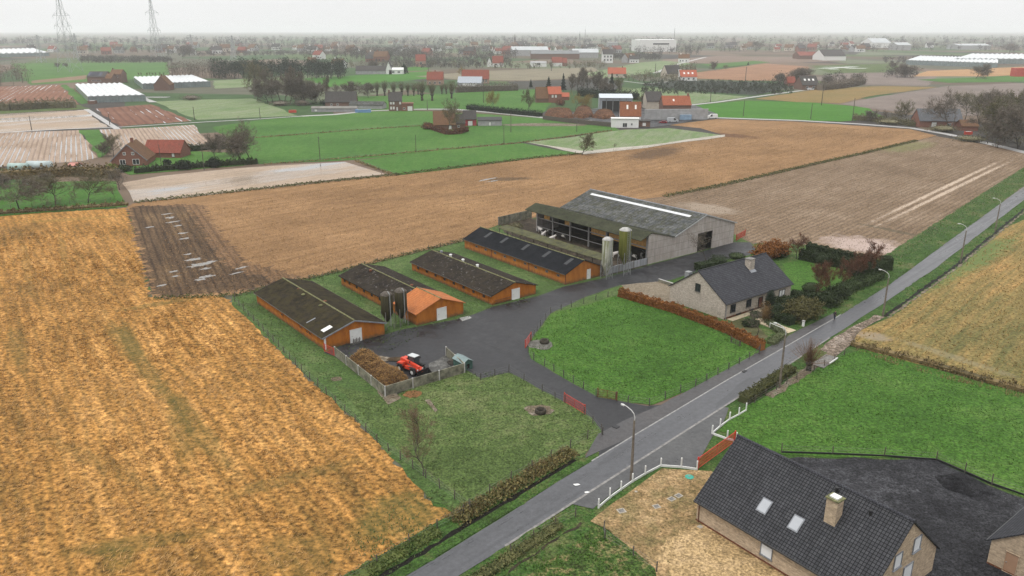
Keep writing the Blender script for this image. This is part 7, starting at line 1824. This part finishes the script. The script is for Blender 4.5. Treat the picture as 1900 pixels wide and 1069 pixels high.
# --- trees that can be told apart
TR = [ # px, base, top, variant, width factor, label
(478,184,105,'spread:1',1.0,'tallest bare tree at left of the centre, above the wet meadow'),(465,300,213,'spread:2',1.0,'large bare tree at the end of the left house garden'),(447,301,236,'ivy:1',1.0,'bare tree with ivy just left of the large garden tree'),(433,303,256,'round:1',1.2,'rounded bare bush tree in the left house garden'),(397,293,243,'dense:1',1.0,'bare reddish tree behind the left house lawn'),
(211,291,247,'spread:3',1.0,'bare tree touching the left side of the steep gabled house'),(189,292,262,'dense:2',1.1,'dense brown bush tree left of the steep gabled house'),(34,388,318,'spread:2',1.5,'leftmost spreading apple tree of the orchard'),(103,380,320,'spread:3',1.5,'middle spreading apple tree of the orchard'),(163,377,313,'spread:1',1.3,'right spreading apple tree of the orchard'),(0,372,315,'dense:1',1.3,'dark apple tree cut by the left picture edge'),(140,366,330,'spar:3',1.3,'thin young tree behind the orchard, near the house hedge'),(70,352,318,'dense:2',1.4,'bushy tree behind the orchard'),(222,352,310,'round:2',1.1,'pale leaning tree at the corner of orchard and wet stubble'),(212,372,336,'spar:1',.8,'thin broken tree at the orchard corner'),(112,392,362,'spar:2',.9,'tiny dead tree on the ditch bank'),(85,393,365,'spar:3',.9,'small dead tree at the left of the ditch bank'),(144,386,352,'spar:1',.9,'small bare shoot tree on the ditch bank'),
(520,187,124,'tall:2',1.0,'tall bare tree behind the dense one at the left of the bare group'),(560,193,127,'tall:1',1.0,'tall bare tree at the centre of the bare group, behind'),(497,190,140,'dense:2',1.0,'lower bare tree close to the right of the tallest one'),(538,194,136,'dense:1',1.1,'bare tree between the slender and the dense ones'),(597,194,143,'dense:2',1.0,'bare tree left of the narrow poplar like one'),
(505,189,142,'dense:1',1.0,'bare tree right of the tallest one'),(529,193,118,'tall:1',.8,'tall slender bare tree right of the tallest spreading one'),(548,191,148,'dense:2',1.1,'dense bare tree before the pine wood'),(569,196,134,'tall:2',1.3,'wide tall bare tree at the middle of the bare group'),(588,192,150,'dense:1',1.2,'dense low tree before the hidden farmhouse'),(606,192,136,'tall:1',.55,'narrow poplar like tree in front of the hidden farmhouse'),(625,183,152,'round:1',1.2,'rounded pale bare tree above the hidden farmhouse'),(642,181,148,'dense:2',1.1,'dense pale tree right of the hidden farmhouse roof'),(660,180,150,'round:2',1.2,'rounded bare tree left of the pollard row'),(683,182,150,'dense:1',1.0,'bushy tree at the start of the pollard row'),
(831,247,178,'spread:1',.75,'bare tree standing before the old meadow barn'),(916,203,164,'weep:1',1.0,'yellow willow on the lawn left of the scrapyard'),(1068,204,167,'weep:2',1.1,'yellow willow in front of the red brick house'),(981,207,163,'ivy:2',.7,'slim tree with yellow leaves between the two yellow willows'),(856,143,122,'weep:1',1.1,'yellow green willow left of the long red roof'),
(1018,163,142,'conifer:1',1.1,'dark conifer behind the brown roofed barn'),(1045,170,136,'conifer:1',.75,'slender dark conifer right of the barn'),(985,163,147,'conifer:1',1.0,'small dark conifer left of the others'),
(1060,172,134,'tall:1',.9,'bare poplar, first of the tall group behind the warehouse'),(1070,170,124,'tall:2',.8,'bare poplar, second of the tall group'),(1080,172,122,'tall:1',.8,'tallest bare poplar of the group'),(1091,171,128,'tall:2',.9,'bare poplar right of the tallest'),(1101,170,126,'dense:1',.9,'dense bare tree at the right of the poplar group'),(1112,176,140,'tall:1',1.1,'bare poplar in front of the group'),(1120,181,150,'dense:2',1.1,'low dense tree in front of the poplar group'),(1134,180,136,'conifer:1',.8,'dark narrow tree in front of the orange red roof, left one'),(1152,178,140,'ivy:1',.9,'dark narrow tree in front of the orange red roof, right one'),(1190,200,173,'ivy:1',1.0,'ivy clad stump tree behind the warehouse roof'),
(1080,288,246,'ivy:2',1.25,'dark ivy covered tree at the corner of pale meadow and stubble field'),(1138,279,264,'spar:2',.8,'tiny bare tree on the edge of the pale meadow'),
(1448,157,133,'dense:1',1.3,'dense bare tree left of the skylight house'),(1474,155,124,'dense:2',1.5,'big dense bare tree behind the skylight house'),(1541,158,140,'dense:1',1.6,'low dense bare tree right of the skylight house'),(1580,155,133,'round:1',1.8,'wide bare tree further right of the skylight house'),(1500,145,124,'dense:2',2.0,'bare tree behind the skylight house roof'),(1327,131,112,'dense:1',1.2,'dense tree beside the small far meadow'),(1347,129,119,'round:2',1.2,'small tree right of the dense one by the far meadow'),(1388,121,115,'conifer:1',1.6,'tiny dark bush on the far brown field'),
(1811,146,116,'dense:2',1.4,'big dark round tree before the long greenhouse'),(1672,142,118,'dense:1',1.6,'bare tree at the left of the belt before the greenhouse'),(1690,144,116,'dense:2',1.6,'bare tree in the belt before the greenhouse'),(1660,128,114,'dense:1',2.0,'wide bare tree behind the belt'),
(1620,226,202,'dense:1',1.2,'low fruit tree at the hedge of the right house'),(1643,225,203,'round:1',1.2,'second fruit tree by the hedge of the right house'),(1661,226,203,'round:2',1.2,'third fruit tree by the hedge of the right house'),(1683,229,182,'spread:1',1.1,'bare tree left of the long brick house'),(1759,240,158,'spread:2',.9,'tall bare tree in front of the long brick house'),(1790,224,168,'spread:3',1.0,'tall bare tree behind the low shed at right'),(1816,230,164,'spread:1',1.0,'tall bare tree at the left of the dense wood corner'),
(1840,258,172,'dense:1',1.0,'dense tree at the left front of the wood corner'),(1865,266,176,'ivy:1',1.1,'ivy tree in the wood corner above the lane'),(1888,276,186,'dense:2',1.1,'dense dark tree at the front right of the wood corner'),(1915,284,190,'ivy:2',1.1,'tree of the wood corner cut by the right edge'),(1850,238,165,'dense:2',1.1,'dense tree in the middle of the wood corner'),(1880,244,166,'ivy:1',1.1,'ivy tree behind the front of the wood corner'),(1905,250,170,'dense:1',1.1,'back tree of the wood corner at the right edge'),(1836,222,160,'dense:1',1.0,'back tree of the wood corner, left'),(1868,222,162,'dense:2',1.1,'back tree of the wood corner, middle'),(1722,224,196,'dense:1',1.0,'low tree left of the long brick house roof'),
(110,126,115,'dense:1',1.5,'round tree under the nearest pylon, left leg'),(124,125,116,'dense:2',1.5,'round tree between the legs of the nearest pylon'),(352,104,80,'dense:1',1.5,'big round tree below the small dark pylon'),(338,106,84,'dense:2',1.5,'round tree left of the small dark pylon'),
(690,132,110,'dense:1',1.6,'far dense tree left of the white villa'),(1245,88,72,'conifer:1',2.0,'dark tree above the white factory'),(1410,92,74,'dense:1',1.6,'tall dark tree in the far village row'),(1873,98,80,'dense:2',2.2,'dark tree group on the far right horizon')]
for (px, py, tp, key, wx, lab) in TR: tree(px, py, tp, key, lab, {'conifer':'conifer','weep':'willow_tree'}.get(key.split(':')[0], 'bare_tree'), None, wx)
for k, (px, py, tp) in enumerate(((700,178,152),(714,178,150),(731,179,152),(746,178,152),(757,178,154),(768,178,154),(776,176,153),(783,187,150),(802,187,152),(820,175,155),(828,175,156),(838,183,151))):
    tree(px, py, tp, 'pollard:%d' % (1+k % 2), 'pollard willow with a thick trunk in the row behind the tall brick house' if k < 7 else 'pollard willow with a thick trunk on the grass right of the tall brick house', 'pollard_willow', 'pollard willows on the meadow', 1.15)
for k, px in enumerate((257,262,273,278,283,289,297,304)): tree(px, 140, 134.5, 'pollard:1', 'tiny dark pollard in the row on the strip before the long greenhouse', 'pollard_willow', 'tiny pollards by the greenhouse', 1.3)
for k, (px, py, w, h, mm, lab) in enumerate(((342,315,5,3.5,M_dkgreen,'big dark evergreen shrub in the hedge of the left house'),(397,311,4,3.5,M_dkgreen,'dark round evergreen shrub right in the hedge of the left house'),(311,309,2.5,2.5,M_dkgreen,'small dark shrub on the left house lawn'),(230,318,6,2.2,M_hedge,'dark low shrub before the steep gabled house'),(208,318,4,2.5,m_leaf('yellow_green_shrub', (.06,.08,.01), (.16,.17,.03)),'yellow green shrub at the corner of the steep gabled house'),(795,240,6,3,M_twigr,'russet round bush at the left of the old meadow barn'),(355,186,13,3.5,M_twig,'dark earth mound right of the small silage clamp'),(560,196,10,4,M_twig,'dark brush at the foot of the bare group'),(520,196,14,3,M_twig,'low dark scrub under the tallest bare tree'),(1040,196,6,4,M_twigr,'russet bush before the red brick house'),(605,196,8,4,M_dkgreen,'dark evergreen bush before the hidden farmhouse'),(1750,244,14,3,M_twigg,'dark shrubs along the lane under the right trees'),(1650,230,16,2.5,M_twigg,'scrub along the lane left of the right house'),(1800,262,14,2.5,M_twigg,'scrub beside the lane below the right trees'))):
    shrub(px, py, w, h, mm, lab, 'loose', n=1100, leaf=.45)
M_twigd = m_leaf('distant_twigs', (.035,.032,.028), (.095,.085,.07))
# --- woods that read as one mass
def wood(name, label, rows, n, hr_, mat, w=(.35,.6), leaf=1.2, per=110, kind='bare', seed=0, extra=None):
    """rows: list of (x0,x1,py) lines of trees in photo pixels; one object"""
    r = np.random.default_rng(seed); V = []; T = MB()
    for (x0, x1, py0, py1) in rows:
        for k in range(n):
            px = r.uniform(x0, x1); p = G(px, r.uniform(min(py0, py1), max(py0, py1))); h = r.uniform(*hr_); wd = h*r.uniform(*w)
            m_ = per
            u = r.normal(size=(m_, 3)); u /= np.linalg.norm(u, axis=1)[:, None]; u *= (r.uniform(.25, 1, m_)**.5)[:, None]
            lump = 1+.25*np.sin(u[:,0]*5+k)+.2*np.sin(u[:,2]*6+k*2)
            c = u*lump[:, None]*np.array([wd/2, wd/2, h*.42]) + np.array([p.x, p.y, h*.56])
            V.append(leaf_quads(c, leaf, 0, .6))
            T.tube((p.x, p.y, -.2), (p.x, p.y, h*.6), max(.18, leaf*.2), .1, 4, 0, False)
    q = np.concatenate(V); tv_ = np.array(T.v)[np.array([f for f in T.f]).ravel()]
    o = link(name, np_mesh(name, np.concatenate([q, tv_]), 4, [mat, M_bark], np.concatenate([np.zeros(len(q)//4), np.ones(len(tv_)//4)])))
    return tag(o, label, 'woodland', None, 'stuff')
wood('pine_wood', 'dark pine wood behind the greenhouses and bare trees', [(395,640,147,140)], 150, (14,22), M_dkgreen, (.4,.65), 1.4, 200, seed=1)
wood('bare_wood', 'bare brown wood at the left end of the pine wood', [(315,420,147,141)], 60, (15,21), M_twig, (.45,.7), 1.0, 130, seed=2)
wood('bare_wood', 'dark bare copse at the left picture edge', [(-60,56,159,146)], 40, (14,22), M_twig, (.5,.8), 1.0, 150, seed=3)
wood('orchard_rows', 'wide dark orchard blocks before the hazy town, left', [(150,320,117,109),(310,640,104,98)], 260, (5,8), M_twigd, (.8,1.4), 1.6, 40, seed=4)
wood('orchard_rows', 'wide dark orchard blocks before the hazy town, centre', [(690,950,127,104)], 420, (5,8), M_twigd, (.8,1.4), 1.6, 40, seed=5)
wood('orchard_rows', 'dark fruit rows right of the tall white house', [(1130,1225,112,103)], 160, (6,9), M_twigd, (.8,1.4), 1.6, 40, seed=6)
wood('scrub', 'bushes and gardens around the far houses at centre', [(650,960,128,118),(960,1130,128,120)], 60, (4,9), M_twigg, (.6,1.1), 1.3, 60, seed=7)
wood('scrub', 'hedges and gardens by the far lane right of centre', [(1160,1265,152,142),(1240,1290,135,125)], 45, (4,9), M_twigg, (.6,1.1), 1.1, 60, seed=8)
wood('scrub', 'gardens and trees around the dark roofed house at right', [(1530,1600,158,150),(1440,1480,160,150),(1640,1700,146,138)], 22, (6,12), M_twigd, (.6,1.1), 1.0, 90, seed=9)
wood('scrub', 'undergrowth of the wood corner at the right edge', [(1830,1960,275,235)], 40, (2.5,6), M_twigg, (.7,1.3), .5, 130, seed=10)
wood('nursery_rows', 'dark nursery plantation right of the scrapyard', [(1190,1470,175,153)], 420, (2.5,4), m_leaf('nursery_green', (.02,.028,.018), (.05,.06,.035)), (.8,1.3), 1.0, 30, seed=11)
wood('town_trees', 'bare trees among the hazy town at left', [(120,330,100,88),(330,640,98,84)], 150, (10,19), M_twigd, (.5,.9), 1.8, 60, seed=12)
wood('town_trees', 'bare trees among the hazy town at centre', [(560,960,110,88)], 330, (10,20), M_twigd, (.5,.9), 1.8, 60, seed=13)
wood('town_trees', 'bare trees among the hazy town right of centre', [(940,1300,103,86)], 260, (10,19), M_twigd, (.5,.9), 1.8, 60, seed=14)
wood('town_trees', 'tree line of the right horizon', [(1270,1640,97,86),(1640,2000,95,82)], 150, (9,17), M_twigd, (.5,.9), 1.8, 60, seed=15)
wood('horizon_trees', 'faint tree belts on the hazy horizon', [(-200,500,84,72),(500,1100,84,71),(1100,2100,83,71)], 330, (12,24), M_twigd, (.6,1.2), 4.0, 40, seed=16)
wood('bare_wood', 'grey wood left of the white villa in the far fields', [(645,780,112,98)], 110, (13,22), M_twigd, (.5,.8), 1.5, 80, seed=17)
wood('scrub', 'low dark reed and bush belt on the right farmland', [(1640,1790,118,108)], 60, (4,7), M_twigd, (.8,1.6), 1.4, 50, seed=18)
SKY0, SKY1 = 7.6, 18.5
# ================================================================== AIR, LIGHT, CAMERA
hz_m = bpy.data.materials.new('haze_air'); hz_m.use_nodes = True
nt = hz_m.node_tree; nt.nodes.clear()
mo = nt.nodes.new('ShaderNodeOutputMaterial'); pv = nt.nodes.new('ShaderNodeVolumePrincipled')
pv.inputs['Color'].default_value = (.93,.95,.97,1); pv.inputs['Density'].default_value = HAZE; pv.inputs['Anisotropy'].default_value = .25
nt.links.new(pv.outputs[0], mo.inputs['Volume'])
hb_ = MB().box(-15800, 15800, -500, 22000, -1.2, 118); ho = hb_.build('haze', hz_m); ho['kind'] = 'stuff'

AZ_, EL_ = R(222), R(64)          # light from the left, slightly behind the camera
w = bpy.data.worlds.new('World'); SC.world = w; w.use_nodes = True
wt = w.node_tree; bg = wt.nodes['Background']
sky = wt.nodes.new('ShaderNodeTexSky'); sky.sky_type = 'NISHITA'; sky.sun_disc = False
sky.sun_elevation = EL_; sky.sun_rotation = R(90) - AZ_; sky.dust_density = 5; sky.air_density = 1.5; sky.ozone_density = 1
hs = wt.nodes.new('ShaderNodeHueSaturation'); hs.inputs['Saturation'].default_value = .06
wt.links.new(sky.outputs[0], hs.inputs['Color'])
mx = wt.nodes.new('ShaderNodeMix'); mx.data_type = 'RGBA'; mx.inputs[0].default_value = .9
wt.links.new(hs.outputs[0], mx.inputs[6])
# overcast deck: brighter overhead than at the horizon, with a faint mottling of the cloud
tcw = wt.nodes.new('ShaderNodeTexCoord'); nw = wt.nodes.new('ShaderNodeTexNoise'); nw.inputs['Scale'].default_value = 2.6; nw.inputs['Detail'].default_value = 5
wt.links.new(tcw.outputs['Generated'], nw.inputs['Vector'])
sx = wt.nodes.new('ShaderNodeSeparateXYZ'); wt.links.new(tcw.outputs['Generated'], sx.inputs[0])
gr = wt.nodes.new('ShaderNodeMapRange'); gr.inputs['From Min'].default_value = 0; gr.inputs['From Max'].default_value = 1
gr.inputs['To Min'].default_value = SKY0; gr.inputs['To Max'].default_value = SKY1; wt.links.new(sx.outputs['Z'], gr.inputs['Value'])
mo_ = wt.nodes.new('ShaderNodeMapRange'); mo_.inputs['From Min'].default_value = .3; mo_.inputs['From Max'].default_value = .7; mo_.inputs['To Min'].default_value = .95; mo_.inputs['To Max'].default_value = 1.05
wt.links.new(nw.outputs[0], mo_.inputs['Value'])
ml = wt.nodes.new('ShaderNodeMath'); ml.operation = 'MULTIPLY'; wt.links.new(gr.outputs[0], ml.inputs[0]); wt.links.new(mo_.outputs[0], ml.inputs[1])
cbw = wt.nodes.new('ShaderNodeCombineColor'); 
for i in range(3): wt.links.new(ml.outputs[0], cbw.inputs[i])
wt.links.new(cbw.outputs[0], mx.inputs[7])
wt.links.new(mx.outputs[2], bg.inputs['Color']); bg.inputs['Strength'].default_value = .1

sd = bpy.data.lights.new('sun', 'SUN'); sd.energy = 1.5; sd.angle = R(12); sd.color = (1, .97, .92)
so = bpy.data.objects.new('sun', sd); COL.objects.link(so)
fr = Vector((math.cos(AZ_)*math.cos(EL_), math.sin(AZ_)*math.cos(EL_), math.sin(EL_)))
so.rotation_euler = (-fr).to_track_quat('-Z', 'Y').to_euler(); so.location = (0, 0, 120)

cd = bpy.data.cameras.new('camera'); co = bpy.data.objects.new('camera', cd); COL.objects.link(co)
co.location = (0, 0, CH); co.rotation_euler = (math.pi/2 - PIT, 0, 0)
cd.sensor_width = 36; cd.lens = 36*F/1900; cd.clip_start = .5; cd.clip_end = 30000
SC.camera = co
SC.view_settings.view_transform = 'Standard'; SC.view_settings.look = 'None'; SC.view_settings.exposure = EXPO; SC.view_settings.gamma = 1
SC.cycles.max_bounces = 5; SC.cycles.diffuse_bounces = 2; SC.cycles.glossy_bounces = 2; SC.cycles.volume_bounces = 1; SC.cycles.transparent_max_bounces = 4
SC.cycles.use_denoising = True
try:
    SC.cycles.denoiser = 'OPENIMAGEDENOISE'; SC.cycles.denoising_prefilter = 'NONE'; SC.cycles.denoising_quality = 'HIGH'; SC.cycles.denoising_input_passes = 'RGB_ALBEDO_NORMAL'
except Exception: pass
SC.cycles.volume_step_rate = 4
bpy.context.view_layer.update()
